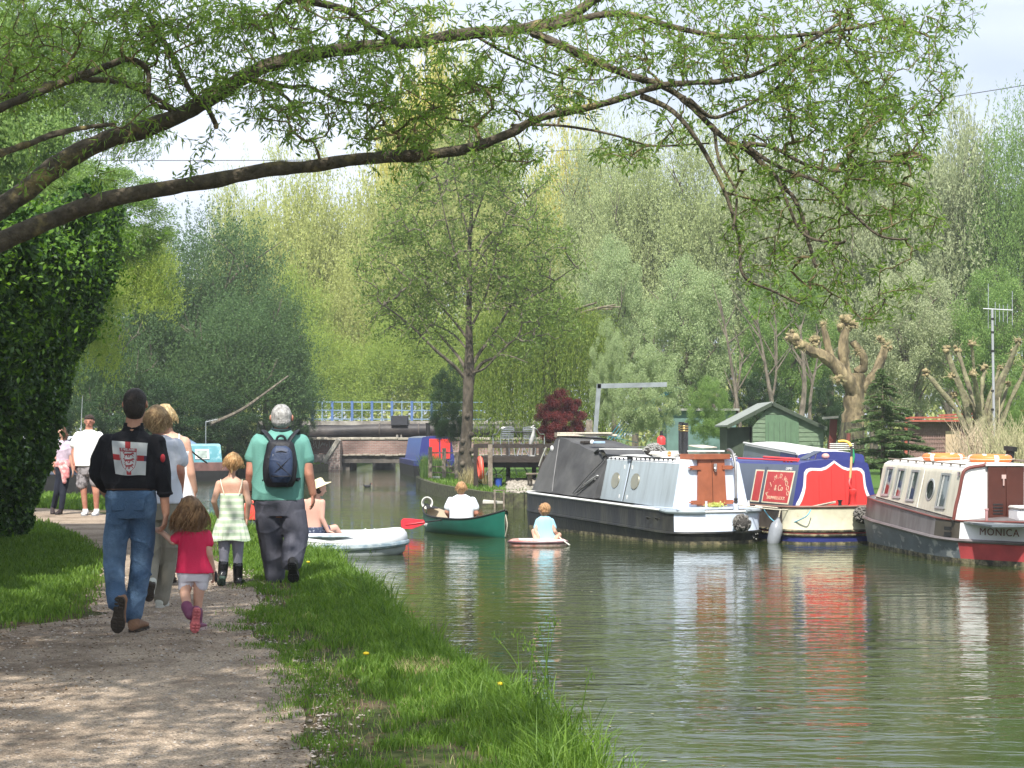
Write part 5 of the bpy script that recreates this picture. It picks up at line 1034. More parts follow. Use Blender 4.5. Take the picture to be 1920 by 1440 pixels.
b.build('hull', [brown_h, mat('panel_dark', (.07, .06, .045), .6, .2, 4), white_h, hull_dirt, grey_h, red_low, maroon], m_b)
strake(rr[3], .03, mat('strake_grey', (.17, .15, .15), .5, .2, 6), m_b); strake(rr[6], .016, maroon, m_b, 'gunwale')
# name on the bow
pa, pb_ = Vector((*left[6], 0)), Vector((*left[8], 0)); dv = (pb_ - pa).normalized(); nv = Vector((-dv.y, dv.x, 0)); nv = nv if nv.x < 0 else -nv; nv = Vector((dv.y, -dv.x, 0)); 
if nv.y > 0: nv = -nv
def bowp(s, z, off): # s metres along the bow side from the corner
    q = pa + dv * s; return Vector((q.x, q.y, z)) + nv * (off - .045)
text_part('name_lettering', 'MONICA', .145, maroon, frame(bowp(.66, .475, .028), dv, (0, 0, 1)), m_b, space=1.15)
for z in (.42, .50):
    b = MB(); q = Vector((-.955, .08, z)); b.box(q, (.02, .13, .055), M=Matrix.Rotation(R(25), 4, 'Z')); b.build('hull_vent', black, m_b)
b = MB(); b.box((0, .7, .60), (1.6, 3.8, .03)); b.build('deck', grey_h, m_b)
# cabin body: rounded shoulders, sloping sides
rings = []
for (y, zb) in ((0, .62), (1.0, .67), (2.0, .73), (3.0, .78), (3.55, .81)):
    zt_ = 1.38 + .012 * y; r_ = []
    pr_ = [(-.90, zb), (-.82, 1.0), (-.76, zt_ - .10), (-.735, zt_ - .03), (-.66, zt_ + .015), (-.4, zt_ + .055), (0, zt_ + .075)]
    for x, z in pr_ + [(-x, z) for x, z in pr_[::-1][1:]]: r_.append(Vector((x, y, z)))
    rings.append(r_)
b = MB(); n = len(rings[0]); vs = [v for r in rings for v in r]; fs = []; ms = []
for i in range(len(rings) - 1):
    for j in range(n - 1): fs.append((i * n + j, i * n + j + 1, (i + 1) * n + j + 1, (i + 1) * n + j)); ms.append(0 if j < 3 or j > n - 5 else 2)
fs.append(tuple(range(n))[::-1]); ms.append(1); fs.append(tuple((len(rings) - 1) * n + j for j in range(n))); ms.append(0); b.v = [tuple(v) for v in vs]; b.f = fs; b.m = ms
roof_w = mat('roof_white', (.76, .74, .68), .5, .07, 4); cab = b.build('cabin', [creamc, mat('front_white', (.80, .79, .78), .5, .04, 4), roof_w], m_b, ang=50)
def ms_(y, z, off=0.0):
    zt_ = 1.38 + .012 * y; zb = .62 + .052 * y
    x = np.interp(z, [zb, 1.0, zt_ - .10], [-.90, -.82, -.76]); return Vector((x - off, y, z))
b = MB(); q = [Vector((x * 1.005, -.012, z)) for x, z in ((-.90, .63), (-.86, .85), (-.82, 1.0), (-.79, 1.15), (-.765, 1.27), (-.735, 1.345), (-.66, 1.39), (-.55, 1.41), (-.45, 1.425), (-.40, 1.45))]; b.tube(smooth_line(q, 3), .026, 8); b.build('front_trim', maroon, cab)
b = MB(); b.beam(ms_(1.55, .72, .004), ms_(1.55, 1.34, .004), .02, .012); b.build('panel_seam', roof_w, cab)
b = MB(); b.tube([ms_(y, .655 + .052 * y, .012) for y in np.linspace(0, 3.5, 9)], .009, 5); b.build('base_cable', black, cab)
glass = mat('window_glass', (.03, .04, .04), .06, .5, 3, spec=.9, col2=(.15, .17, .17), cscale=2.5, lo=.5, hi=.56); wframe = mat('window_frame', (.42, .44, .42), .35, .1, 8, metal=.5)
for y0, y1, z0, z1 in ((2.98, 3.28, .90, 1.31), (2.42, 2.72, .885, 1.295), (1.78, 2.08, .86, 1.285), (.45, .78, .80, 1.265)):
    def quad(a, c_, e, f, o1, o2): return [ms_(a, e, o1), ms_(c_, e, o1), ms_(c_, e, o2), ms_(a, e, o2)], [ms_(a, f, o1), ms_(c_, f, o1), ms_(c_, f, o2), ms_(a, f, o2)]
    b = MB()
    for (a, c_, e, f) in ((y0 - .035, y0, z0 - .03, z1 + .03), (y1, y1 + .035, z0 - .03, z1 + .03)): b.hexa(*quad(a, c_, e, f, -.01, .018))
    for (e, f) in ((z0 - .035, z0), (z1, z1 + .035)): b.hexa(*quad(y0, y1, e, f, -.01, .017))
    wf = b.build('window', wframe, cab, smooth=False); b = MB(); b.hexa(*quad(y0, y1, z0, z1, -.01, .006)); b.build('pane', glass, wf, smooth=False)
    b = MB(); ym = (y0 + y1) / 2; b.hexa(*quad(ym + .06, ym + .12, z0, z1, .006, .009)); b.build('curtain', mat('net_curtain', (.5, .5, .46), .8, .2, 20), wf, smooth=False)
c = ms_(1.16, 1.03, .004); M = frame(c, (0, -1, 0), (.17, 0, 1)); b = MB(); b.lathe([(.001, -.01), (.17, -.01), (.18, .0), (.17, .014), (.145, .014), (.145, .002)], (0, 0, 0), 26, M=M); ph = b.build('porthole', wframe, cab); b = MB(); b.lathe([(.001, .006), (.145, .006)], (0, 0, 0), 26, M=M); b.build('pane', glass, ph, smooth=False)
b = MB(); b.box(ms_(.10, 1.30, .02), (.02, .06, .06)); b.build('side_lamp', metal_alu, cab)
# brown doors
b = MB(); b.box((-.255, -.035, 1.01), (.27, .04, .80)); dl = b.build('front_door', door_br, cab, bevel=.004); b = MB(); b.box((.02, -.035, 1.01), (.27, .04, .80)); d2 = b.build('front_door', door_br, cab, bevel=.004)
for k in range(4): b = MB(); b.box((-.245, -.058, .72 + .045 * k), (.15, .012, .02)); b.build('vent_slot', black, dl)
b = MB(); b.box((-.16, -.065, 1.26), (.065, .02, .06)); b.box((-.165, -.07, 1.19), (.02, .02, .12)); b.build('door_handle', mat('handle_pink', (.5, .35, .32), .4), dl)
b = MB(); b.box((-.12, -.02, 1.435), (.62, .10, .03)); b.build('hatch_lip', roof_w, cab)
b = MB(); b.tube([Vector((-.68, y, 1.435 + .012 * y)) for y in np.linspace(.1, 3.5, 8)], .011, 6)
for y in np.linspace(.3, 3.3, 9): b.box((-.68, y, 1.415 + .012 * y), (.02, .03, .03))
b.build('hand_rail', mat('rail_brown', (.2, .16, .12), .6), cab)
t = place('seat_locker', m_b, (.20, -.40, .62), 'white padded locker in the bow of the cream boat, against the brown doors', 'locker'); b = MB(); b.box((0, 0, .09), (.72, .35, .18)); b.build('locker', white_h, t, bevel=.02); b = MB(); b.box((0, -.02, .205), (.74, .38, .05)); b.build('cushion', mat('cushion', (.62, .6, .56), .7), t, bevel=.02)
for x, y, lab in ((-.55, -.38, 'left'), (-.12, -.86, 'right')):
    b = MB(); b.lathe([(.022, 0), (.022, .16), (.03, .165), (.03, .19)], (x, y, .62), 10); b.build('bow_pin', mat('pin_pink', (.45, .25, .25), .5), m_b)
b = MB(); b.tube(smooth_line([Vector((-.12, -.86, .67)), Vector((-.05, -.8, .72)), Vector((.05, -.9, .66)), Vector((.12, -.85, .66))], 5), .012, 6); tag(b.build('bow_line', rope_blk, None), 'dark rope coiled on the bow pin of the cream boat', 'rope'); q = [o for o in C.objects if o.name.startswith('bow_line')][0]; q.location = m_b.location; q.rotation_euler = m_b.rotation_euler
for i, (v, lab) in enumerate((((-.22, 2.2, 1.515), 'far orange life ring lying flat on the cream boat roof'), ((.06, 1.0, 1.51), 'near orange life ring lying flat on the cream boat roof'))):
    ring_buoy('life_ring', on(m_b, v), .275, .058, orange, lab, Matrix.Rotation(R(1.5), 4, 'X') @ Matrix.Rotation(R(20 + 50 * i), 4, 'Z'), 'orange life rings on the cream roof')
t = place('chimney', m_b, (.43, 1.15, 1.42), 'short black chimney with a wide rim on the cream boat', 'chimney'); b = MB(); M = Matrix.Rotation(R(6), 4, 'Y'); b.lathe([(.065, 0), (.065, .20), (.10, .205), (.105, .27), (.085, .275), (.08, .2)], (0, 0, 0), 18, M=M); b.build('pipe', black, t)
rect('gangplank', m_b, (.42, .45, 1.48), (.12, 1.3, .03), R(-8), wood_gr, 'grey plank lying on the roof of the cream boat at the right edge', 'plank')

# ---------------------------------------------------------------- teal boat, far left bank
teal = mat('paint_teal', (.08, .27, .32), .5, .12, 3, col2=(.25, .42, .47), cscale=3, lo=.55, hi=.65)
t_b = boat_root('narrowboat', -11.25, 68.2, 120, 'weathered teal cabin narrowboat with rusty hull moored under dark trees on the far left bank'); t_b.rotation_euler.z = R(108)
ol = round_end(1.0, 9, .35, 11); b, rr = hull(ol, [(-.3, .06, 0), (.42, .0, 1), (.74, .0, 1), (.75, .08, 1)]); b.build('hull', [black, mat('rust_band', (.17, .09, .08), .7, .3, 4)], t_b)
cb = cabin(.45, 10, .80, .66, .75, .75, 1.42, 1.42, mi=(0, 0, 1)); cab = cb.build('cabin', [teal, mat('teal_roof', (.22, .42, .47), .7, .25, 5)], t_b)
for y in (.95, 2.0, 3.2, 4.4, 5.7, 7):
    b = MB(); b.hexa([(-.80, y, .88), (-.80, y + .55, .88), (-.775, y + .55, .88), (-.775, y, .88)], [(-.70, y, 1.27), (-.70, y + .55, 1.27), (-.68, y + .55, 1.27), (-.68, y, 1.27)]); wf = b.build('window', white_p, cab); b = MB(); b.hexa([(-.808, y + .08, .93), (-.808, y + .47, .93), (-.80, y + .47, .93), (-.80, y + .08, .93)], [(-.720, y + .08, 1.22), (-.720, y + .47, 1.22), (-.70, y + .47, 1.22), (-.70, y + .08, 1.22)]); b.build('pane', mat('pane_pale', (.3, .36, .33), .2, .4, 5), wf)
t = place('tarpaulin', t_b, (.1, 2.2, 1.44), 'crumpled blue tarpaulin on the roof of the teal boat', 'tarpaulin'); b = MB(); g = random.Random(4)
b.rings([[Vector((x * (1 - .25 * k), y_, z_ * s_)) for x, z_ in ((-.45, .0), (-.35, .22), (-.05, .30), (.3, .24), (.45, 0))] for k, (y_, s_) in enumerate(((-.8, .3), (-.4, 1.1), (.3, 1.3), (.9, .2)))]); b.build('sheet', mat('tarp_blue', (.13, .22, .34), .6, .3, 5, .5, 8), t)
t = empty('television_aerial', P(386, 830, 67.5), 'small aerial on a thin pole on the teal boat roof', 'aerial'); b = MB(); b.tube([(0, 0, -.2), (0, 0, .85)], .018, 6); b.build('mast', metal_alu, t)
b = MB(); b.tube([Vector((0, 0, .82)), Vector((.46, 0, .93))], .012, 5)
for k in range(8): x = .06 * k + .02; b.tube([Vector((x, 0, .74 + .015 * k)), Vector((x, 0, .9 + .015 * k))], .007, 4)
b.build('antenna', metal_alu, t)
rope([P(355, 842, 62.5), P(370, 855, 63), P(388, 868, 64)], .03, rope_blk, 'dark rope slanting down the side of the teal boat')
b = MB(); b.tube(smooth_line([P(395, 795, 69), P(450, 770, 70), P(500, 735, 71), P(540, 705, 72)], 4), [.09 - .005 * i for i in range(13)], 6); tag(b.build('fallen_branch', bark_grey), 'long bare leaning branch slanting above the teal boat', 'branch')

# ---------------------------------------------------------------- moored boat behind the couple
w_b = boat_root('narrowboat', -11.3, 48.5, 78, 'dark narrowboat with pale roof moored behind the approaching couple')
ol = round_end(1.0, 9, 1.0, 11); b, rr = hull(ol, [(-.3, .06, 0), (.35, .0, 0), (.74, .0, 1), (.75, .08, 1)]); b.build('hull', [black, mat('navy_dull', (.04, .05, .09), .5, .2, 4)], w_b)
cb = cabin(1.0, 9, .8, .66, .75, .75, 1.75, 1.75, mi=(0, 0, 1)); cab = cb.build('cabin', [mat('dull_slate', (.10, .12, .15), .5, .2, 4), mat('pale_roof', (.55, .57, .6), .5, .1, 4)], w_b)
for y in (1.6, 2.9, 4.2): b = MB(); b.box((-.775, y + .25, 1.25), (.03, .5, .3)); b.build('window', glass, cab)
t = empty('whip_aerial', P(150, 830, 49), 'thin white whip aerial rising above the couple', 'aerial'); b = MB(); b.tube([Vector((0, 0, -.4)), Vector((.07, 0, 1.35))], [.014, .008], 6); b.build('rod', white_p, t); b = MB(); b.lathe([(.03, -.5), (.03, -.38)], (0, 0, 0), 8); b.build('foot', black, t)

# ---------------------------------------------------------------- blue and red boat by the bridge
k_b = boat_root('narrowboat', -3.6, 72.5, 8, 'small navy and red narrowboat stern seen behind the timber gate below the bridge')
k_b.location.x = -3.15
ol = round_end(1.0, 8, .7, 9); b, rr = hull(ol, [(-.3, .06, 0), (.5, .0, 1), (.72, .0, 1), (.73, .08, 1)]); b.build('hull', [black, navy], k_b)
cb = cabin(.6, 8, .78, .62, .73, .73, 1.72, 1.7, mi=(0, 1, 2)); cab = cb.build('cabin', [mat('royal_blue', (.04, .09, .32), .4, .1, 4), navy, mat('roof_slate', (.18, .2, .24), .5)], k_b)
for x in (-.1, .38): b = MB(); b.box((x, .60, 1.22), (.42, .05, .86)); b.build('stern_door', red_p, cab, bevel=.01)
b = MB(); b.box((-.2, .05, .76), (1.0, .05, .08)); b.build('yellow_band', mat('band_yellow', (.6, .5, .15), .6), k_b)
t = place('chimney', k_b, (-.3, 1.3, 1.72), 'black stove chimney on the navy and red boat below the bridge', 'chimney'); b = MB(); b.lathe([(.09, 0), (.09, .55), (.11, .56), (.11, .62)], (0, 0, 0), 12); b.build('pipe', black, t)

# ---------------------------------------------------------------- canoe
c1 = Vector((-1.70, 33.6, WZ)); c2 = Vector((-.12, 31.0, WZ)); mid = (c1 + c2) / 2; d = (c1 - c2); Lc = d.length
cano = empty('canoe', mid, 'dark green open canoe with cream inside, pointing away from the camera', 'canoe', rz=math.atan2(-d.x, d.y))
green_c = mat('canoe_green', (.012, .12, .085), .35, .15, 3, .05, 8); cream_c = mat('canoe_inside', (.55, .47, .35), .6, .1, 5)
rings_o = []; rings_i = []; gw = []; gwr = []
for i in range(21):
    t = -1 + 2 * i / 20; y = t * Lc / 2; wv = max(.43 * (1 - abs(t) ** 2.6) ** .8, .012); zt_ = .30 + .20 * abs(t) ** 3.2; y2 = y
    r_ = []
    for k in range(11): a = pi * k / 10; r_.append(Vector((-wv * cos(a) * (1.0 if True else 1), y, zt_ - (zt_ + .10) * sin(a) ** .6)))
    rings_o.append(r_); gw.append(r_[0]); gwr.append(r_[-1])
    rings_i.append([Vector((v.x * .955, y * .985, v.z + (.012 if 0 < k_ < 10 else -.002))) for k_, v in enumerate(r_)])
b = MB(); b.grid(rings_o, 0); b.build('hull', green_c, cano, ang=70); b = MB(); b.grid(rings_i); b.build('inside', cream_c, cano)
b = MB(); b.tube(gw, .016, 6); b.tube(gwr, .016, 6); b.build('gunwale', black, cano)
for s in (-1, 1): b = MB(); q = [Vector((0, s * Lc / 2, .50)), Vector((.13, s * (Lc / 2 - .28), .42)), Vector((-.13, s * (Lc / 2 - .28), .42))]; b.prism(q, (0, 0, .015)); b.build('deck_plate', black, cano)
b = MB(); b.box((0, .35, .26), (.80, .2, .025)); b.build('seat', mat('seat_wood', (.35, .22, .1), .6), cano)
text_part('hull_badge', 'ally', .10, white_p, frame((-.40, .78, .16), (0, -1, 0), (.2, 0, 1)), cano); text_part('hull_badge', 'Tawny', .07, white_p, frame((-.205, -1.05, .30), (.28, -1, 0), (0, 0, 1)), cano)
t = empty('rope_coil', mid + Matrix.Rotation(cano.rotation_euler.z, 3, 'Z') @ Vector((-.03, Lc / 2 - .12, .50)), 'pale coil of rope on the far bow of the green canoe', 'rope'); b = MB()
for k in range(5): b.tube([Vector(((.10 + .008 * k) * cos(a) * .8, -.02 * k + .03, .03 + (.09 + .006 * k) * sin(a))) for a in np.linspace(0, 2 * pi, 18, endpoint=False)], .014, 5, closed=True)
b.build('coil', mat('coil_white', (.7, .7, .66), .8), t)
rope([P(948, 965, 31), P(951, 985, 30.95), P(947, 1006, 31)], .010, rope_m, 'pale painter rope hanging from the near tip of the canoe')
# ---------------------------------------------------------------- inflatable dinghy
dg = empty('inflatable_dinghy', (-2.93, 26.95, WZ), 'white inflatable dinghy with blue-grey stripe drifting beside the bank', 'dinghy'); dg.rotation_euler = (0, 0, R(-2))
dw = mat('dinghy_white', (.66, .68, .70), .4, .05, 3, .1, 5); dgy = mat('dinghy_bluegrey', (.13, .19, .23), .45, .2, 4, col2=(.3, .36, .38), cscale=10); dlow = mat('dinghy_grey', (.28, .31, .31), .5, .15, 6)
def race(hx, hy, n=48, e=2.6): return [(hx * math.copysign(abs(cos(2 * pi * i / n)) ** (2 / e), cos(2 * pi * i / n)), hy * math.copysign(abs(sin(2 * pi * i / n)) ** (2 / e), sin(2 * pi * i / n))) for i in range(n)]
rt_ = race(1.13, .50)
for nm, z, r_, m, grow_ in (('upper_tube', .19, .155, dw, 0), ('lower_tube', .04, .135, dlow, -.01)):
    b = MB(); b.tube([Vector((x * (1 + grow_), y * (1 + grow_), z + .07 * max(0, x / 1.13) ** 3)) for x, y in rt_], r_, 14, closed=True); b.build(nm, m, dg)
b = MB(); b.tube([Vector((x * 1.125, y * 1.27,   .125 + .06 * max(0, x / 1.13) ** 3)) for x, y in rt_], .046, 8, closed=True); b.build('blue_stripe', dgy, dg)
b = MB(); b.tube([Vector((x * 1.08, y * 1.29, .215 + .02 * sin(i * .8) + .07 * max(0, x / 1.13) ** 3)) for i, (x, y) in enumerate(rt_)], .008, 5, closed=True); b.build('grab_line', rope_blk, dg)
b = MB(); b.add([(x * .95, y * .95, .05) for x, y in rt_], [tuple(range(48))]); b.build('floor', dgy, dg, smooth=False)
for x in (.66, .80): b = MB(); b.hexa([(x - .05, -.5, .32), (x + .05, -.5, .32), (x + .05, -.44, .32), (x - .05, -.44, .32)], [(x - .0, -.5, .42), (x + .03, -.5, .42), (x + .03, -.45, .42), (x, -.45, .42)]); b.build('oar_rest', dw, dg, bevel=.01)
for (x, z, m, s_) in ((.15, .30, dgy, .38), (.12, .17, dgy, .16)):
    b = MB(); b.tube([Vector((x + k, -.63 - .012 * (1 - (k / s_) ** 2), z)) for k in np.linspace(-s_, s_, 9)], [.045 * (1 - abs(k)) + .006 for k in np.linspace(-1, 1, 9)], 8, flat=.6); b.build('side_patch', m, dg)
rope([P(765, 1020, 26.6), P(766, 1032, 26.5), P(766, 1040, 26.45)], .007, rope_blk, 'short black cord hanging from the right end of the dinghy')
# ---------------------------------------------------------------- bodyboard
bd_ = empty('paddle_board', (.44, 29.0, WZ), 'short red and white round-nosed board carrying the boy in the pale blue shirt', 'board'); rt_ = race(.50, .30, 40, 2.2)
b = MB(); b.rings([[Vector((x * s_, y * s_, z)) for x, y in rt_] for s_, z in ((.86, -.04), (.97, -.01), (1, .04), (.97, .08), (.88, .10))]); b.build('board', mat('board_red', (.62, .16, .12), .4, .1, 5, col2=(.75, .6, .55), cscale=2.5), bd_)
b = MB(); b.tube([Vector((x * 1.0, y * 1.0, .055)) for x, y in rt_], .022, 6, closed=True); b.build('rim', mat('rim_dark', (.10, .05, .06), .5), bd_); b = MB(); b.box((-.1, -.02, .10), (.45, .3, .01)); b.build('grip_pad', white_p, bd_)
# duck
dk = empty('moorhen', P(689, 912, 60.8), 'small dark moorhen swimming in mid canal', 'bird'); dk.location = ((689 - 960) / F * 60, 60, WZ)
b = MB(); b.ell((0, 0, .03), (.12, .06, .05)); b.ell((.11, 0, .12), (.03, .025, .028)); b.cap((.08, 0, .05), (.11, 0, .11), .025, .02); b.cap((-.09, 0, .05), (-.15, 0, .09), .03, .012); b.build('body', mat('feather_black', (.025, .025, .03), .7), dk); b = MB(); b.cap((.135, 0, .115), (.165, 0, .11), .010, .004, 6); b.build('beak', red_p, dk)
# ================================================================== bridge, shed, deck and other things on the banks
def brick_mat(name, c1, c2, mo, sc=1.0, grime=.5):
    m = bpy.data.materials.new(name); m.use_nodes = True; nt = m.node_tree; L = nt.links.new; b = nt.nodes['Principled BSDF']; b.inputs['Roughness'].default_value = .9
    tc = N(nt, 'ShaderNodeTexCoord'); sx = N(nt, 'ShaderNodeSeparateXYZ'); cx = N(nt, 'ShaderNodeCombineXYZ'); L(tc.outputs['Object'], sx.inputs[0]); ad = N(nt, 'ShaderNodeMath', operation='ADD'); L(sx.outputs['X'], ad.inputs[0]); L(sx.outputs['Y'], ad.inputs[1]); L(ad.outputs[0], cx.inputs['X']); L(sx.outputs['Z'], cx.inputs['Y'])
    br = N(nt, 'ShaderNodeTexBrick'); br.inputs['Scale'].default_value = sc; br.inputs['Brick Width'].default_value = .24; br.inputs['Row Height'].default_value = .085; br.inputs['Mortar Size'].default_value = .012
    br.inputs['Color1'].default_value = (*c1, 1); br.inputs['Color2'].default_value = (*c2, 1); br.inputs['Mortar'].default_value = (*mo, 1); L(cx.outputs[0], br.inputs['Vector'])
    nz = N(nt, 'ShaderNodeTexNoise'); nz.inputs['Scale'].default_value = .9; nz.inputs['Detail'].default_value = 8; L(tc.outputs['Object'], nz.inputs['Vector'])
    mr = N(nt, 'ShaderNodeMapRange'); mr.inputs['From Min'].default_value = .35; mr.inputs['From Max'].default_value = .65; mr.inputs['To Min'].default_value = 1 - grime; mr.inputs['To Max'].default_value = 1.15; L(nz.outputs[0], mr.inputs[0])
    mu = N(nt, 'ShaderNodeVectorMath', operation='SCALE'); L(br.outputs['Color'], mu.inputs[0]); L(mr.outputs[0], mu.inputs['Scale']); L(mu.outputs[0], b.inputs['Base Color'])
    bp = N(nt, 'ShaderNodeBump'); bp.inputs['Distance'].default_value = .01; L(br.outputs['Fac'], bp.inputs['Height']); bp.invert = True; L(bp.outputs[0], b.inputs['Normal']); return m
brickm = brick_mat('old_brick', (.27, .15, .13), (.34, .21, .18), (.30, .27, .24)); brick_p = brick_mat('brick_wing', (.30, .20, .18), (.40, .28, .26), (.55, .52, .47))
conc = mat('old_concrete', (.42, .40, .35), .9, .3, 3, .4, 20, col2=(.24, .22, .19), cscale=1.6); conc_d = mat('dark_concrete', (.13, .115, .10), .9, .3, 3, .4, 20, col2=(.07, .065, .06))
BY = 87.0
def X(px, Y=BY): return (px - 960) / F * Y
def Z(py, Y=BY): return CZ + (H0 - py) / F * Y
br = empty('brick_bridge', (X(740), BY, WZ), 'low brick canal bridge with pale coping and flat dark beams', 'bridge')
def bbox(name, x0, x1, y0, y1, z0, z1, m, parent, bevel=0): b = MB(); b.box(((x0 + x1) / 2, (y0 + y1) / 2, (z0 + z1) / 2), (x1 - x0, y1 - y0, z1 - z0)); return reparent(b.build(name, m, bevel=bevel, smooth=False), parent)
wall = bbox('parapet_wall', X(638), X(1010), BY, BY + .45, Z(852), Z(824), brickm, br); bbox('parapet_wall', X(480), X(637), BY + .5, BY + .95, Z(852), Z(824), brickm, br)
# coping of rounded stones
b = MB(); x = X(480); k = 0
while x < X(1010): l = random.uniform(.5, .8); b.box((x + l / 2, BY + .25, Z(822.5) + random.uniform(-.01, .015)), (l * .985, .62, .13)); x += l; k += 1
reparent(b.build('coping', mat('coping_stone', (.50, .46, .38), .9, .25, 4, .4, 20, col2=(.30, .27, .22)), bevel=.02), br)
b = MB(); x = X(640)
while x < X(1010): l = random.uniform(.25, .4); b.box((x + l / 2, BY - .06, Z(853) + random.uniform(-.02, .02)), (l, .2, .10)); x += l
reparent(b.build('string_course', mat('course_stone', (.32, .28, .23), .9, .35, 5, .5, 15), bevel=.02), br)
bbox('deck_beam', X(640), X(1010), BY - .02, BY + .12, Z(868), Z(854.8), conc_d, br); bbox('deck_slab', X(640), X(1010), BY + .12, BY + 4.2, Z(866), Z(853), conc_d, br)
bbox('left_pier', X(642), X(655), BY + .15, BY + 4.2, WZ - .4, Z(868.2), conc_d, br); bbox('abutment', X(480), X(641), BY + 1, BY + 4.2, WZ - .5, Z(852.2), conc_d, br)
# wing wall with slanted coping
b = MB(); b.prism([(X(614), BY - .9, WZ - .5), (X(641), BY - .9, WZ - .5), (X(641), BY - .9, Z(826)), (X(637), BY - .9, Z(826)), (X(612), BY - .9, Z(866))], (0, .9, 0)); reparent(b.build('wing_wall', brick_p, smooth=False), br)
b = MB(); b.beam((X(610.5), BY - .55, Z(867)), (X(638), BY - .55, Z(824)), .85, .22); reparent(b.build('slanted_coping', conc, bevel=.02), br)
bbox('ramp_wall', X(520), X(612), BY - .2, BY + .4, Z(872), Z(852.5), mat('ramp_grey', (.22, .20, .19), .9, .2, 3), br)
b = MB(); b.lathe([(.62, WZ - .4), (.62, .9)], (X(720, 92), 92, 0), 24); b.box((X(720, 92), 92, .98), (1.5, .9, .16)); reparent(b.build('round_pier', mat('pier_pale', (.55, .54, .50), .8, .2, 2)), br)
# faint chalky graffiti on the wall left of the wing wall
g = random.Random(12); b = MB(); x = X(574)
while x < X(627):
    pts = [Vector((x + g.uniform(-.06, .1), BY + .487, Z(842) + g.uniform(0, .42))) for _ in range(4)]; b.tube(pts, .016, 4); x += .115
gr_ = reparent(b.build('chalk_marks', mat('chalk', (.55, .53, .50), .9)), br)
# upper road bridge with pipe and railings
ub = empty('pipe_bridge', (X(740, 92), 92, 0), 'concrete footbridge with blue railings carrying a fat black pipe', 'bridge'); UY = 91.0
bbox('deck_edge', X(480, UY), X(1010, UY), UY + .3, UY + 2.6, Z(797, UY), Z(789, UY), conc, ub)
b = MB(); b.tube([Vector((X(500, UY), UY - .35, Z(812, UY))), Vector((X(600, UY), UY - .35, Z(811, UY))), Vector((X(690, UY), UY - .35, Z(807, UY))), Vector((X(740, UY), UY - .35, Z(806, UY))), Vector((X(1010, UY), UY - .35, Z(806, UY)))], .32, 20)
pipe = reparent(b.build('pipe', mat('pipe_black', (.03, .028, .03), .55, .3, 1.5, .2, 6, col2=(.07, .06, .055))), ub)
for px in (713, 786): b = MB(); M = Matrix.Rotation(R(90), 4, 'Y'); b.lathe([(.33, -.04), (.36, -.03), (.36, .03), (.33, .04)], (X(px, UY), UY - .35, Z(806, UY)), 20, M=M); o = reparent(b.build('pipe_band', mat('band_rust', (.10, .085, .075), .7)), ub)
bbox('joint_box', X(735, UY), X(766, UY), UY - .8, UY + .1, Z(798, UY), Z(779.5, UY), mat('box_dark', (.035, .037, .045), .6, .2), ub, .03)
for x0, x1 in ((744, 748), (752, 755)): bbox('pipe_support', X(x0, UY), X(x1, UY), UY - .55, UY - .15, Z(835, UY), Z(813, UY), conc, ub)
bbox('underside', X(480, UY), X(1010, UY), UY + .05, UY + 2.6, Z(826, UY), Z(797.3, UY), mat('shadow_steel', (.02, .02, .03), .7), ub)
rail_b = mat('railing_blue', (.09, .17, .38), .5, .15, 4); rail_p = mat('railing_worn', (.20, .30, .42), .6, .15, 5)
for py in (753.5, 769, 785.5): b = MB(); b.beam((X(577, UY), UY + .35, Z(py, UY)), (X(905, UY), UY + .35, Z(py + .6, UY)), .06, .055); reparent(b.build('rail', rail_p), ub)
for i in range(14):
    px = 584 + i * 18.6 * 1.0; px = 584 + 18.75 * i
    w_ = .13 if i % 2 == 0 else .06; z0, z1 = Z(789, UY), Z(752.5, UY); b = MB(); b.box((X(px, UY), UY + .36, (z0 + z1) / 2), (w_, .1, z1 - z0 + .04)); reparent(b.build('railing_post', rail_b if i % 2 == 0 else rail_p), ub)

# green shed
SY = 48.0; sh = empty('garden_shed', (X(1478, SY), SY, -.1), 'green painted wooden shed with shiplap boards and felt roof', 'shed'); shx0, shx1 = X(1411, SY), X(1544, SY)
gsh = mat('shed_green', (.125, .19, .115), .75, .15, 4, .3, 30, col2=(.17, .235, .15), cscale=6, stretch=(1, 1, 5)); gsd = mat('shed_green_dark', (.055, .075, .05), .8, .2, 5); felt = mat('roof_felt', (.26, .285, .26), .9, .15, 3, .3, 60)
ze = Z(800, SY); zp = Z(757, SY); xm = X(1447, SY); b = MB(); H_ = ze + .2; nb = 15
z = -.1; 
while z < zp:
    h = .125; z2 = min(z + h, zp)
    def span(zz):
        if zz <= ze: return shx0, shx1
        t = (zz - ze) / (zp - ze); return shx0 + (xm - shx0) * t, shx1 + (xm - shx1) * t
    a0, a1 = span(z); b0, b1 = span(z2)
    b.hexa([(a0, SY - .018, z), (a1, SY - .018, z), (a1, SY + .03, z), (a0, SY + .03, z)], [(b0, SY - .002, z2), (b1, SY - .002, z2), (b1, SY + .03, z2), (b0, SY + .03, z2)]); z = z2
reparent(b.build('board_wall', gsh, smooth=False), sh)
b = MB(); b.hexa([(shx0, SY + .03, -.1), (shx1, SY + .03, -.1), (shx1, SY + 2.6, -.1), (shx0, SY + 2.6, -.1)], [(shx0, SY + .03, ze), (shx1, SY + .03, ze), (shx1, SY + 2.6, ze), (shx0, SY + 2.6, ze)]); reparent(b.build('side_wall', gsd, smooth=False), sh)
b = MB(); b.box((X(1459 + 7, SY), SY - .04, Z(815, SY)), (.94, .035, 1.1)); dr = reparent(b.build('door', mat('door_green', (.11, .19, .11), .7, .12, 5, .2, 30, stretch=(4, 1, 1)), bevel=.006), sh)
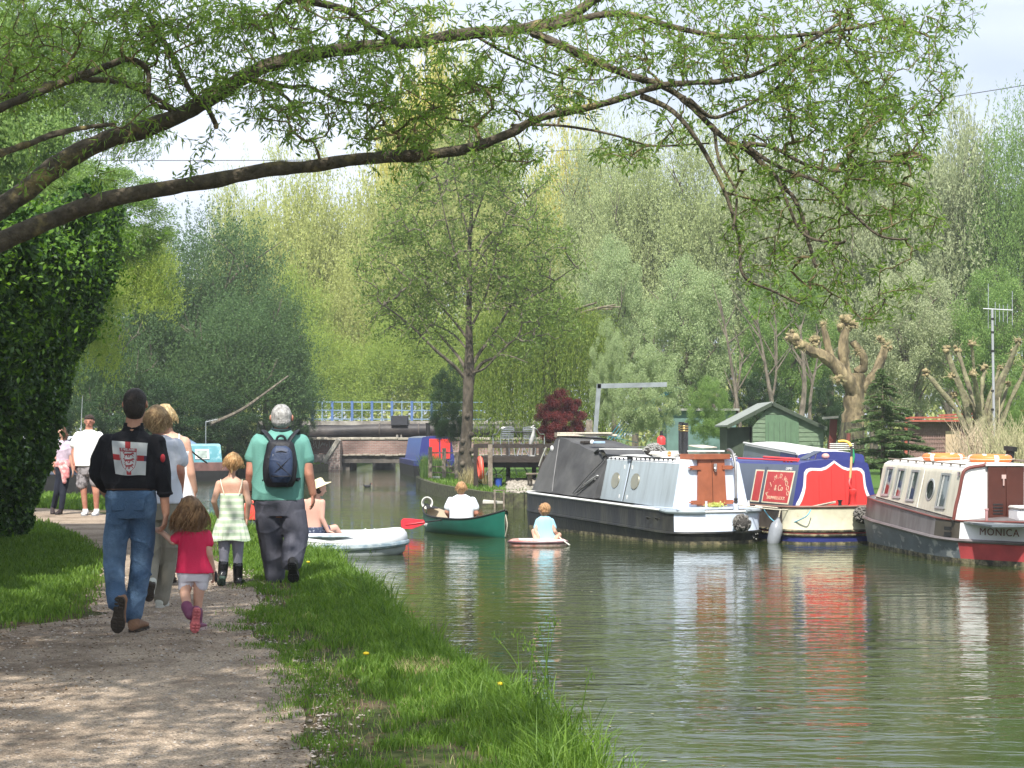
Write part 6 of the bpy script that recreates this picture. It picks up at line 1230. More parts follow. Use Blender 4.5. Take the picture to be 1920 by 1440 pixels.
for k in range(5): b = MB(); b.beam((X(1440 + 10.6 * k, SY), SY - .0595, Z(836, SY)), (X(1440 + 10.6 * k, SY), SY - .0595, Z(792, SY)), .008, .004); reparent(b.build('door_joint', gsd), sh)
for (xa, za, xb_, zb_) in ((X(1362, SY), Z(797, SY), xm, zp + .06), (X(1549, SY), Z(801, SY), xm, zp + .06)):
    b = MB(); b.hexa([(xa, SY - .14, za - .05), (xb_, SY - .14, zb_ - .05), (xb_, SY + 2.8, zb_ - .05), (xa, SY + 2.8, za - .05)], [(xa, SY - .14, za), (xb_, SY - .14, zb_), (xb_, SY + 2.8, zb_), (xa, SY + 2.8, za)]); reparent(b.build('roof', felt, smooth=False), sh)
    b = MB(); b.beam((xa, SY - .15, za - .06), (xb_, SY - .15, zb_ - .06), .025, .10); reparent(b.build('barge_board', gsd), sh)
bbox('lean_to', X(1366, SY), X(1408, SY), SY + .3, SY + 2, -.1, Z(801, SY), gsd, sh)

# deck with rails
DY = 48.5; dk_ = empty('timber_deck', (X(960, DY), DY, -.1), 'dark timber deck on posts with a heavy top rail above the bank', 'deck')
x0, x1 = X(905, DY), X(1110, DY); bbox('deck_floor', x0, x1, DY + .1, DY + 3.6, Z(858, DY), Z(856, DY), wood_dk, dk_); bbox('fascia_board', x0 - .05, x1, DY, DY + .08, Z(867, DY), Z(856.3, DY), wood_dk, dk_); bbox('joist', x0, x1, DY + .3, DY + .5, Z(877, DY), Z(867.4, DY), black, dk_)
for y in (DY + .02, DY + 3.5): bbox('top_rail', X(890, DY), x1, y - .04, y + .10, Z(840, DY), Z(833, DY), wood_dk, dk_)
for px in (888, 915, 1010, 1100): bbox('post', X(px, DY), X(px, DY) + .13, DY - .11, DY - .02, -.5 if px < 950 else -.1, Z(833.2, DY), wood_gr if px == 915 else wood_dk, dk_)
for px in (912, 948, 1000, 1060): bbox('back_post', X(px, DY), X(px, DY) + .13, DY + 3.3, DY + 3.44, -.3, Z(834, DY), wood_dk, dk_)
b = MB(); b.beam((X(890, DY), DY + .05, Z(838, DY)), (X(890, DY), DY + 3.5, Z(838, DY)), .08, .12)
for k in range(5): b.box((X(889, DY), DY + .4 + .6 * k, Z(850, DY)), (.03, .5, .5))
reparent(b.build('side_panel', wood_dk, smooth=False), dk_)
bbox('lower_crate', X(917, DY), X(922.5, DY), DY + .2, DY + .7, -.2, Z(888, DY), mat('crate_maroon', (.16, .07, .06), .8, .2), dk_)
# garden chairs and table on the deck
DZ = Z(856, DY) + .0; al = metal_alu
def gchair(x, y, rz, label):
    t = empty('garden_chair', (x, y, DZ), label, 'chair', rz=rz); b = MB(); b.tube(smooth_line([Vector((-.26, -.20, 0)), Vector((-.25, -.22, .40)), Vector((-.26, -.20, .62)), Vector((-.26, .05, .64)), Vector((-.22, .24, .80)), Vector((0, .30, .84)), Vector((.22, .24, .80)), Vector((.26, .05, .64)), Vector((.26, -.20, .62)), Vector((.25, -.22, .40)), Vector((.26, -.20, 0))], 4), .013, 6); b.build('arm_frame', al, t)
    for s in (-1, 1): b = MB(); b.tube([Vector((s * .22, .30, 0)), Vector((s * .20, .18, .43)), Vector((s * .20, .27, .78))], .012, 6); b.build('leg', al, t)
    b = MB()
    for k in range(7): b.box((0, -.18 + k * .06, .43), (.42, .045, .012))
    b.build('seat', al, t); b = MB()
    for k in range(5): b.box((0, .22 + .015 * k, .52 + k * .065), (.38, .01, .04))
    b.build('backrest', al, t); return t
gchair(X(945, DY + 1.5), DY + 1.5, R(205), 'aluminium slatted garden chair on the deck, left of the table')
gchair(X(1000, DY + 1.8), DY + 1.9, R(150), 'aluminium garden chair on the deck, right of the table, half hidden')
t = empty('garden_table', (X(977, DY + 1.5), DY + 1.5, DZ), 'small round dark-topped table on the deck between the garden chairs', 'table'); b = MB(); b.lathe([(.36, .68), (.38, .69), (.38, .71), (.36, .72)], (0, 0, 0), 24); b.build('table_top', mat('smoked_top', (.05, .05, .05), .2), t)
for a in range(3): b = MB(); b.tube([Vector((.22 * cos(a * 2.1), .22 * sin(a * 2.1), 0)), Vector((-.16 * cos(a * 2.1), -.16 * sin(a * 2.1), .68))], .013, 6); b.build('leg', al, t)
t = empty('heron_statue', (X(998, DY + .6), DY + .6, DZ), 'grey heron statue standing upright at the deck rail', 'statue'); b = MB(); hm = mat('heron_grey', (.42, .42, .40), .8, .2, 8)
b.tube(smooth_line([Vector((-.05, 0, .32)), Vector((-.02, 0, .46)), Vector((.02, 0, .60)), Vector((.035, 0, .74)), Vector((.02, 0, .82)), Vector((.035, 0, .87))], 4), list(np.interp(np.linspace(0, 5, 21), range(6), [.03, .06, .055, .03, .026, .032])), 10); b.cap((.035, 0, .87), (-.035, -.01, .845), .030, .006, 8); b.build('body', hm, t)
for s in (-.015, .015): b = MB(); b.tube([Vector((-.03 + s, 0, 0)), Vector((-.01 + s, 0, .36))], .008, 5); b.build('leg', hm, t)
b = MB(); b.lathe([(.09, 0), (.09, .03)], (0, 0, 0), 12); b.build('plinth', hm, t)
ring_buoy('life_ring', P(901, 877, 48.1), .26, .07, mat('buoy_red', (.75, .10, .06), .5), 'orange-red life ring hanging on the deck post beside the lone tree', Matrix.Rotation(R(86), 4, 'Y') @ Matrix.Rotation(R(-8), 4, 'X'), bands=0)
# steps, landing stage, stones under the deck
LY = 43.3
t = empty('landing_stage', P(950, 945, LY), 'low pale concrete landing stage with small ladder posts at the waterside', 'landing stage')
bbox('slab', X(905, LY), X(1035, LY), LY + .05, LY + 1.6, -.3, Z(940, LY), mat('slab_pale', (.50, .48, .43), .9, .2, 4, .3, 20), t); bbox('slab_edge', X(903, LY), X(1035, LY), LY - .08, LY + .04, -.62, Z(944, LY), edge_m, t)
for px in (926, 943): bbox('ladder_post', X(px, LY), X(px, LY) + .045, LY - .16, LY - .10, -.5, Z(921, LY), wood_gr, t)
bbox('ladder_rung', X(925, LY), X(947, LY), LY - .095, LY - .085, Z(918, LY) - .03, Z(918, LY), wood_gr, t)
t = empty('folded_oar', P(950, 933, LY), 'black hose coiled on the pale landing stage', 'hose'); b = MB(); b.tube(smooth_line([P(943, 928, LY + .5), P(949, 934, LY + .4), P(956, 933, LY + .4), P(960, 930, LY + .5)], 4), .02, 6); reparent(b.build('hose', black), t)
n = 2600; g = np.random.default_rng(8); x = g.uniform(X(950, 46), X(1040, 46), n); y = g.uniform(44.8, 50, n); c = np.stack([x, y, -.08 + (y - 44.8) * .04 + g.uniform(0, .05, n)], 1); sz = g.uniform(.02, .06, n)[:, None]
V = (c[:, None] + oc[None] * sz[:, None] * g.uniform(.6, 1.4, (n, 5, 1))).reshape(-1, 3); i = np.arange(n)[:, None] * 5
tag(npmesh('rubble', V, np.concatenate([i + np.array([[0, 1, 4]]), i + np.array([[1, 2, 4]]), i + np.array([[2, 3, 4]]), i + np.array([[3, 0, 4]])]), leafmat('rubble', (.2, .18, .14), (.42, .38, .32), 0, .9), nv=3), 'rubble stones on the bank under the timber deck', 'rubble', kind='stuff')
t = empty('trestle_table', P(995, 900, 47), 'rough grey timber trestle on the rubble below the deck', 'trestle'); t.location.z = -.1
for px in (989, 994, 1010): bbox('leg', X(px, 47), X(px, 47) + .06, 46.9, 46.96, -.1, Z(889, 47), wood_gr, t)
bbox('top', X(986, 47), X(1015, 47), 46.6, 47.2, Z(889, 47), Z(887, 47), wood_gr, t)
t = empty('blue_bucket', (X(934, 49), 49, -.05), 'small blue bucket in the shade under the deck', 'bucket'); b = MB(); b.lathe([(.10, 0), (.13, .26), (.12, .26), (.095, .02)], (0, 0, 0), 14); b.build('bucket', mat('bucket_blue', (.04, .10, .45), .4), t); b = MB(); b.tube([Vector((.13 * cos(a), 0, .25 + .12 * sin(a))) for a in np.linspace(0, pi, 9)], .006, 5); b.build('handle', metal_alu, t)
t = empty('bicycle', (X(934, 50), 50, -.05), 'old bicycle lying in the dark under the deck', 'bicycle')
for dx in (-.35, .55): b = MB(); b.tube([Vector((dx + .3 * cos(a), 0, .33 + .3 * sin(a))) for a in np.linspace(0, 2 * pi, 24, endpoint=False)], .018, 6, closed=True); b.build('wheel', black, t)
b = MB(); b.tube([Vector((-.35, 0, .33)), Vector((0, 0, .35)), Vector((.42, 0, .75)), Vector((-.1, 0, .78)), Vector((-.35, 0, .33))], .016, 6); b.tube([Vector((.42, 0, .75)), Vector((.55, 0, .33))], .014, 6); b.build('frame', metal_alu, t); b = MB(); b.tube([Vector((.36, -.2, .86)), Vector((.42, 0, .84)), Vector((.36, .2, .86))], .012, 6); b.build('handlebar', metal_alu, t)
# timber gate left of the lone tree
GY = 57.0; gt = empty('timber_gate', (X(828, GY), GY, -.1), 'weathered timber fence panel with two posts and rails on the grassy point', 'fence')
for px, z in ((803, 838), (829, 840), (852, 848)): bbox('post', X(px, GY), X(px, GY) + .13, GY, GY + .13, -.15, Z(z, GY), wood_gr, gt)
for py in (849, 875, 886): bbox('rail', X(806, GY), X(858, GY), GY + .135, GY + .18, Z(py + 1.5, GY), Z(py - 1.2, GY), wood_gr, gt)
b = MB(); b.beam((X(832, GY), GY + .2, Z(860, GY)), (X(852, GY), GY + .2, Z(885, GY)), .04, .08); reparent(b.build('brace', wood_gr), gt)
t = empty('dark_fence_post', (X(862, 56), 56, -.1), 'dark stump of a gatepost hard against the lone tree', 'post'); bbox('post', X(860, 56), X(870, 56), 55.9, 56.1, -.15, Z(848, 56), wood_dk, t); bbox('cap', X(859.5, 56), X(870.5, 56), 55.88, 56.12, Z(848, 56), Z(846.5, 56), wood_dk, t)
t = empty('litter', P(814, 902, 58), 'flat white board lying in the grass at the foot of the fence', 'board'); bbox('board', X(812, 58), X(826, 58), 57.4, 57.7, -.02, .04, white_p, t)
# grey timber frame behind the boats
fy = 47; t = empty('gantry', (X(1110, fy), fy, -.1), 'tall grey timber frame with a cross beam behind the black boat cover', 'frame'); gm = mat('frame_grey', (.24, .27, .28), .8, .2, 4)
b = MB(); b.beam((X(1108, fy), fy, -.1), (X(1123, fy), fy, Z(720, fy)), .12, .12); reparent(b.build('post', gm), t); b = MB(); b.beam((X(1120, fy), fy, Z(724, fy)), (X(1250, fy), fy, Z(721, fy)), .12, .13); reparent(b.build('cross_beam', gm), t); bbox('stub_post', X(1098, fy), X(1110, fy), fy - .3, fy - .15, -.1, Z(788, fy), wood_gr, t)
# turquoise climbing frame / net behind shrub
t = empty('netting_frame', (X(1200, 52), 52, -.1), 'turquoise netting arch tangled in the pale shrub', 'netting'); b = MB(); tq = mat('turquoise', (.035, .20, .25), .6, .2)
for k in range(7): a = P(1135 + k * 9, 830 - k * 3, 50.1); c_ = P(1180 + k * 12, 775 - k * 7, 50.1); e = P(1245 + k * 6, 742 - k * 2, 50.1); b.tube(smooth_line([a, c_, e], 5), .012, 5)
for k in range(6): b.tube([P(1140 + 20 * k, 818 - 12 * k, 50.1), P(1195 + 12 * k, 830 - 12 * k, 50.1)], .01, 4)
reparent(b.build('net', tq), t)
# wicker shed and far boat-house
hy = 53; t = empty('far_hut', (X(1305, 58), 58, -.1), 'pale turquoise hut with a black round window behind the chimneys', 'hut'); bbox('wall', X(1250, 58), X(1380, 58), 58, 60, -.1, Z(770, 58), mat('hut_teal', (.12, .21, .19), .7, .2, 3), t); bbox('roof', X(1245, 58), X(1385, 58), 57.8, 60.2, Z(770, 58), Z(766, 58), mat('hut_roof', (.3, .3, .28), .7), t)
b = MB(); b.lathe([(.001, 0), (.19, 0), (.2, .03), (.0015, .031)], (X(1342, 58), 57.99, Z(797, 58)), 20, M=Matrix.Rotation(R(90), 4, 'X')); reparent(b.build('round_window', black), t)
t = empty('red_can', P(1240, 838, 40), 'red watering can on the bank behind the net sack', 'can'); t.location = P(1240, 832, 40); b = MB(); b.lathe([(.10, -.02), (.10, .13), (.07, .17), (.03, .19)], (0, 0, 0), 14); b.build('can', red_p, t); b = MB(); b.lathe([(.04, .18), (.03, .30)], (0, 0, 0), 10); b.build('spout', black, t)
t['label'] = 'small red can with black top seen over the roof behind the net sack'
wy = 47; t = empty('wicker_shed', (X(1770, wy), wy, -.1), 'low shed of brown wicker screens with red tube frame', 'shed')
wick = mat('wicker', (.22, .13, .11), .9, .3, 30, 1, 60, col2=(.38, .27, .22), cscale=45, stretch=(3, 3, .3)); redm = mat('red_tube', (.36, .09, .06), .6)
bbox('screen', X(1705, wy), X(1930, wy), wy, wy + .06, -.1, Z(792, wy), wick, t); bbox('panel', X(1772, wy), X(1800, wy), wy - .06, wy - .02, -.1, Z(808, wy), mat('ply_tan', (.50, .38, .25), .8, .15, 4), t)
bbox('roof', X(1698, wy), X(1935, wy), wy - .2, wy + 2.5, Z(791.5, wy), Z(788, wy), mat('corrugated', (.40, .39, .36), .7, .3, 5), t)
for a, c_ in (((1693, 783), (1930, 783)), ((1700, 789), (1800, 789)), ((1760, 779), (1930, 770))): b = MB(); b.beam(P(a[0], a[1], wy - .3), P(c_[0], c_[1], wy - .3), .05, .05); reparent(b.build('red_rail', redm), t)
bbox('red_post', X(1691, wy), X(1696, wy), wy - .35, wy - .28, -.1, Z(783, wy), redm, t)
b = MB()
for k in range(34): x = X(1705 + k * 3.2, wy); b.beam((x, wy - .02, -.1), (x, wy - .02, Z(793, wy)), .012, .02)
for k in range(7): z = Z(845 - 8 * k, wy); b.beam((X(1705, wy), wy - .035, z), (X(1820, wy), wy - .035, z), .01, .012)
reparent(b.build('mesh_grid', mat('grid_pale', (.30, .2, .18), .8), smooth=False), t)
t = empty('white_lamp', P(1693, 776, wy - .3), 'white dome lamp on the corner of the red tube frame', 'lamp'); b = MB(); b.ell((0, 0, 0), (.10, .10, .08)); b.build('dome', white_p, t); b = MB(); b.tube([(0, 0, -.14), (0, 0, -.04)], .02, 6); b.build('stem', redm, t)
t = empty('basket_screen', (X(1580, 44), 44, -.1), 'white slatted crate behind the navy roof between shed and conifer', 'crate'); b = MB()
for k in range(8): b.box((X(1578, 44), 44, Z(832 + k * 3.6, 44)), (.62, .04, .022))
reparent(b.build('slats', white_p, smooth=False), t); b = MB()
for k in range(6): b.box((X(1560 + k * 7.5, 44), 44.02, Z(845, 44)), (.02, .03, .42))
reparent(b.build('uprights', wood_dk, smooth=False), t)
t = empty('notice_board', (X(1560, 47), 47, -.1), 'leaning board sign with white top right of the green shed', 'board'); b = MB(); b.beam((X(1556, 47), 47, 0), (X(1563, 47), 47, Z(786, 47)), .2, .05); reparent(b.build('post', maroon), t); b = MB(); b.beam((X(1542, 47), 46.9, Z(784, 47)), (X(1569, 47), 46.9, Z(782, 47)), .3, .06); reparent(b.build('top_board', mat('cream_board', (.62, .58, .48), .7)), t)
# bare stump: dark split trunk
t = empty('split_stump', (X(1595, 45), 45, -.1), 'mossy split stump in front of the big pollard', 'stump'); b = MB(); b.tube([Vector((X(1590, 45), 45, -.1)), Vector((X(1594, 45), 45, .9)), Vector((X(1598, 45), 45.1, 1.75))], [.42, .40, .28], 12); reparent(b.build('trunk', mat('moss_bark', (.10, .10, .05), .95, .5, 6, 1, 14, col2=(.03, .025, .02), stretch=(3, 3, .4))), t); b = MB(); b.tube([Vector((X(1582, 45), 44.7, .2)), Vector((X(1588, 45), 44.75, 1.5))], [.1, .05], 6); reparent(b.build('torn_strip', maroon), t)
# aerial mast
ay = 38; t = empty('television_aerial', (X(1862, ay), ay, -.1), 'tall banded aerial mast with a spiky cross-bar above the pollard poles', 'aerial'); xa = X(1862, ay); b = MB(); b.tube([Vector((xa + .05, ay, -.1)), Vector((xa - .02, ay, Z(580, ay)))], .028, 8); mastm = reparent(b.build('mast', mat('mast_grey', (.36, .37, .39), .4, .1)), t)
for py in (600, 625, 660, 735, 770, 813): b = MB(); b.tube([Vector((xa - .01, ay, Z(py, ay))), Vector((xa - .01, ay, Z(py - 4, ay)))], .036, 8); reparent(b.build('black_tape', black), t)
b = MB(); b.tube([P(1843, 579, ay), P(1899, 582, ay)], .018, 6); reparent(b.build('cross_bar', metal_alu), t)
for px, u, d_ in ((1853, 48, 36), (1866, 14, 30), (1874, 10, 24), (1881, 8, 24), (1889, 10, 26), (1898, 34, 30)): b = MB(); b.tube([P(px, 580 - u, ay), P(px, 580 + d_, ay)], .007, 5); reparent(b.build('aerial_rod', metal_alu), t)
t = empty('cane', (X(1878, 37), 37, -.1), 'thin bamboo cane leaning beside the aerial mast', 'cane'); b = MB(); b.tube([P(1872, 850, 37), P(1874, 745, 37)], .012, 5); reparent(b.build('cane', mat('bamboo', (.5, .42, .28), .7)), t)
# overhead wires
b = MB(); b.tube(smooth_line([Vector((-60, 100, 17.5)), P(400, 301, 100), P(700, 296, 100), P(1100, 280, 100), P(1500, 250, 100), P(1920, 160, 90), Vector((70, 85, 24))], 5), .02, 4); tag(b.build('overhead_wire', black), 'thin overhead wire crossing the sky above the willows', 'wire')
# ================================================================== people
def wrinkle(co, amp, fr, seed=0, zs=1.0):
    """cloth: soft billows cut by narrow creases running in changing directions"""
    x, y, z = co[:, 0] * fr, co[:, 1] * fr, co[:, 2] * fr * zs; s = seed * 1.7
    soft = .45 * np.sin(z * .9 + x * .6 + 1.3 * np.sin(x * .5 + s)) + .3 * np.sin(x * .8 - z * .5 + s)
    r1 = (1 - np.abs(np.sin(z * .75 + x * .45 + 1.5 * np.sin(x * .42 + y * .3 + s) + s))) ** 4 * (.5 + .5 * np.sin(x * .6 + z * .25 + 2 * s))
    r2 = (1 - np.abs(np.sin(z * .55 - x * .85 + 1.2 * np.sin(z * .35 + s) + 2 * s))) ** 5 * (.5 + .5 * np.sin(z * .4 - x * .3 + s))
    return amp * (soft * .6 + 1.3 * r1 + 1.1 * r2 - .3)
def skinmesh(mb, name, m, parent, voxel=.007, it=4, fold=None, zs=1.0, seed=1):
    """melt overlapping shapes into ONE continuous surface"""
    o = mb.build(name, m); md = o.modifiers.new('r', 'REMESH'); md.mode = 'VOXEL'; md.voxel_size = voxel
    if it: s_ = o.modifiers.new('s', 'SMOOTH'); s_.factor = .5; s_.iterations = it
    bpy.context.view_layer.update(); me = bpy.data.meshes.new_from_object(o.evaluated_get(bpy.context.evaluated_depsgraph_get())); old = o.data; bpy.data.objects.remove(o); bpy.data.meshes.remove(old)
    n = len(me.vertices); co = np.zeros(n * 3, np.float32); me.vertices.foreach_get('co', co); co = co.reshape(-1, 3)
    if fold:
        no = np.zeros(n * 3, np.float32); me.vertices.foreach_get('normal', no); no = no.reshape(-1, 3); co = co + no * wrinkle(co, fold[0], fold[1], seed, zs)[:, None]; me.vertices.foreach_set('co', co.astype(np.float32).ravel())
    me.polygons.foreach_set('use_smooth', np.ones(len(me.polygons), bool)); me.materials.clear(); me.materials.append(m); me.name = name; me.update()
    q = bpy.data.objects.new(name, me); link(q)
    if parent is not None: reparent(q, parent)
    return q
def loft(b, secs, Y, depth=.6, n=28, p=2.3, dyf=None):
    """secs: (cx, cy, half width) in photograph pixels at distance Y (+ optional depth offset, depth factor)"""
    rr = []
    for s in secs:
        cx, cy, hw = s[:3]; dy = s[3] if len(s) > 3 else 0; df = s[4] if len(s) > 4 else depth; c = P(cx, cy, Y + dy); r = hw / F * Y; rg = []
        for k in range(n):
            a = 2 * pi * k / n; ca, sa = cos(a), sin(a); rg.append(c + Vector((r * math.copysign(abs(ca) ** (2 / p), ca), r * df * math.copysign(abs(sa) ** (2 / p), sa), 0)))
        rr.append(rg)
    b.rings(rr); return b
def lerpsecs(secs, k=4):
    q = smooth_line([Vector((s[0], s[1], s[2])) for s in secs], k); e = smooth_line([Vector((s[3] if len(s) > 3 else 0, s[4] if len(s) > 4 else -1, 0)) for s in secs], k)
    return [(a.x, a.y, a.z, d.x) if d.y < 0 else (a.x, a.y, a.z, d.x, d.y) for a, d in zip(q, e)]
def limb(b, pts, Y, n=14):
    """pts: (px, py, r_px, dy) chain of tapered capsules"""
    q = [(P(p[0], p[1], Y + (p[3] if len(p) > 3 else 0)), p[2] / F * Y) for p in pts]
    for (a, ra), (c, rc) in zip(q[:-1], q[1:]): b.cap(a, c, ra, rc, n)
    return q
def hand(b, wrist, dir_, palm_n, thumb_side, s=1.0, curl=.5, grip=0):
    """palm, four unequal bent fingers and a thumb leaving the side of the palm"""
    d = Vector(dir_).normalized(); n_ = Vector(palm_n); n_ = (n_ - d * n_.dot(d)).normalized(); t = d.cross(n_).normalized() * thumb_side; w = Vector(wrist)
    rr = []
    for u, hw, th in ((-.02, .024, .02), (.0, .026, .018), (.03, .038, .016), (.07, .042, .014), (.09, .040, .011)):
        rr.append([w + d * u * s + t * cos(a) * hw * s + n_ * sin(a) * th * s for a in [2 * pi * k / 14 for k in range(14)]])
    b.rings(rr)
    for i, (off, L_, r_) in enumerate(((.031, .068, .0088), (.0105, .077, .0092), (-.0105, .071, .0088), (-.031, .056, .0078))):
        p = w + d * (.086 - .006 * abs(i - 1.3)) * s + t * off * s; ang = .15; seg = (.45, .32, .25); pr = p - d * .02 * s
        for k, f_ in enumerate(seg):
            ang += curl * (.55 + .12 * i * .4 + grip) * (1 if k else .5); dd = (d * cos(ang) + n_ * sin(ang) + t * off * 1.2).normalized(); q = p + dd * L_ * f_ * s; b.cap(pr if k == 0 else p, q, r_ * s, r_ * (1 - .12 * (k + 1)) * s, 8); p = q
    p0 = w + d * .022 * s + t * .028 * s; p1 = p0 + (d * .6 + t * .75 + n_ * .25).normalized() * .038 * s; p2 = p1 + (d * .9 + t * .25 + n_ * .4).normalized() * .032 * s; p3 = p2 + (d * .95 + n_ * .45).normalized() * .024 * s
    b.cap(p0, p1, .014 * s, .0115 * s, 8); b.cap(p1, p2, .0115 * s, .010 * s, 8); b.cap(p2, p3, .010 * s, .0075 * s, 8)
def head(b, c, rx, rz, f, s=1):
    """skull, jaw, ears, nose, brow; f = unit direction the face looks"""
    f = Vector(f).normalized(); side = Vector((f.y, -f.x, 0)).normalized(); up = side.cross(f).normalized(); M = Matrix((side, f, up)).transposed()
    b.ell(c + up * rz * .12, (rx, rx * 1.18, rz * .86), 20, 14, M=M); b.ell(c - up * rz * .45 + f * rx * .30, (rx * .72, rx * .78, rz * .52), 16, 10, M=M); b.ell(c - up * rz * .80 + f * rx * .72, (rx * .30, rx * .24, rz * .16), 10, 8, M=M)
    b.cap(c + f * rx * 1.10 + up * rz * .08, c + f * rx * 1.30 - up * rz * .16, rx * .12, rx * .19, 8); b.cap(c + f * rx * 1.02 + up * rz * .22 - side * rx * .5, c + f * rx * 1.02 + up * rz * .22 + side * rx * .5, rx * .15, rx * .15, 8)
    b.cap(c + f * rx * .98 - up * rz * .42 - side * rx * .24, c + f * rx * .98 - up * rz * .42 + side * rx * .24, rx * .13, rx * .13, 8)
    for q in (-1, 1): e = c + side * q * rx * 1.0 - up * rz * .03 - f * rx * .05; b.ell(e + side * q * rx * .07, (rx * .10, rx * .22, rz * .25), 10, 8, M=M @ Matrix.Rotation(q * .35, 3, 'Z'))
    return M, side, f, up
def face_bits(t, c, rx, rz, fr, skin_d):
    M, side, f, up = fr
    for q in (-1, 1):
        e = c + f * rx * .99 + up * rz * .06 + side * q * rx * .40; b = MB(); b.ell(e, (rx * .16, rx * .10, rz * .07), 10, 8, M=M); ey = reparent(b.build('eye', mat('eye_white', (.6, .58, .55), .3)), t); b = MB(); b.ell(e + f * rx * .06, (rx * .12, rx * .06, rz * .07), 8, 6, M=M); reparent(b.build('iris', black), t)
        b = MB(); b.cap(e + up * rz * .17 + f * rx * .10 - side * rx * .17, e + up * rz * .17 + f * rx * .10 + side * rx * .17, rx * .075, rx * .075, 6); reparent(b.build('eyebrow', mat('brow_dark', (.05, .03, .02), .8)), t)
    b = MB(); b.cap(c + f * rx * 1.09 - up * rz * .42 - side * rx * .22, c + f * rx * 1.09 - up * rz * .42 + side * rx * .22, rx * .06, rx * .06, 8); reparent(b.build('lips', mat('lips', (.32, .11, .09), .5)), t)
def hairmat(name, c1, c2): return mat(name, c1, .55, .35, 60, .9, 220, col2=c2, cscale=35, stretch=(1, 1, .2))
def strands(b, c, rx, rz, f, n, L_, r, spread=.25, back=1.0, top=.9, fall=1.0, wave=.3, g=None, bias=None):
    """locks growing from the scalp and falling over the head"""
    g = g or random.Random(3); f = Vector(f).normalized(); side = Vector((f.y, -f.x, 0)).normalized()
    for i in range(n):
        a = g.uniform(-1, 1) * pi * .72; el = g.uniform(.05, 1.35); d0 = (-f * cos(a) + side * sin(a)) * cos(el) + Vector((0, 0, sin(el))); p = c + Vector((d0.x * rx, d0.y * rx * 1.15, d0.z * rz * .98)); pts = [p]; out = Vector((d0.x, d0.y, 0)); ll = L_ * g.uniform(.6, 1.1); k_ = 7; ph = g.uniform(0, 6)
        for k in range(1, k_):
            t = k / (k_ - 1); q = pts[-1] + (Vector((0, 0, -1)) * fall + out * max(0, .9 - t * 2.2) + Vector((sin(ph + 6 * t), cos(ph + 5 * t), 0)) * wave + out * spread * (t > .4)).normalized() * ll / k_
            h = q - c; e = (h.x / rx) ** 2 + (h.y / (rx * 1.15)) ** 2 + (h.z / rz) ** 2
            if e < 1.04 and h.z > -rz * .9: h = h * (1.05 / sqrt(max(e, .05))) ** .9; q = c + h
            pts.append(q)
        b.tube(pts, [r, r * 1.1, r * 1.1, r, r * .9, r * .7, r * .3], 5, flat=.6)
def shoe(t, heel, toe, up, wd, hh, mu, ms, ankle=None, collar=0, treads=0, name='shoe', hs=.022):
    heel = Vector(heel); toe = Vector(toe); d = toe - heel; L_ = d.length; d.normalize(); up = Vector(up); up = (up - d * up.dot(d)).normalized(); s = d.cross(up).normalized(); b = MB(); rr = []
    for u, w_, h_ in ((-.01, .5, .55), (.02, .72, .85), (.12, .86, 1.0), (.3, .84, 1.0), (.5, .84, .85), (.7, 1.0, .62), (.88, .92, .50), (.97, .66, .38), (1.0, .3, .24)):
        c = heel + d * u * L_ + up * (hs + h_ * hh * .42); rr.append([c + s * cos(a) * wd * w_ / 2 + up * (sin(a) * h_ * hh * .5) for a in [2 * pi * k / 16 for k in range(16)]])
    b.rings(rr)
    if ankle is not None: b.cap(heel + d * L_ * .16 + up * (hs + hh * .5), Vector(ankle), wd * .44, wd * .44 + collar, 14)
    sh_ = skinmesh(b, name, mu, t, .006, 3); b = MB(); out = []
    for u, w_ in ((0, .35), (.03, .6), (.1, .76), (.25, .78), (.42, .70), (.55, .78), (.7, 1.0), (.85, .94), (.95, .66), (1.01, .25)): out.append((u, w_))
    poly = [heel + d * u * L_ + s * w_ * wd / 2 for u, w_ in out] + [heel + d * u * L_ - s * w_ * wd / 2 for u, w_ in out[::-1]]
    b.prism(poly, up * (hs + .006)); 
    if treads:
        for i in range(treads):
            u = .06 + .9 * i / treads
            if .36 < u < .48: continue
            ww = np.interp(u, [q[0] for q in out], [q[1] for q in out]) * wd * .40
            for q in (-1, 1): c = heel + d * (u * L_ + .008) + s * q * ww * .55 - up * .004; b.box(c, (ww * .85, L_ / treads * .55, .010), M=Matrix((s, d, up)).transposed())
    so_ = b.build('sole', ms, smooth=False, bevel=.002); reparent(so_, t); return sh_
skin_a = mat('skin_tan', (.50, .27, .18), .55, .08, 9, .1, 60, col2=(.42, .20, .13), cscale=6); skin_b = mat('skin_fair', (.62, .38, .28), .55, .06, 9, .1, 60, col2=(.56, .31, .22), cscale=6); skin_c = mat('skin_ruddy', (.48, .235, .16), .55, .1, 9, .15, 60, col2=(.40, .16, .11), cscale=8)
denim = mat('denim', (.05, .10, .18), .85, .3, 4, .5, 90, col2=(.12, .20, .31), cscale=3, lo=.45, hi=.6); denim_d = mat('denim_dark', (.012, .016, .03), .8, .2, 6)  # denim blue is darkened to put shade into the cloth colour
V3 = Vector
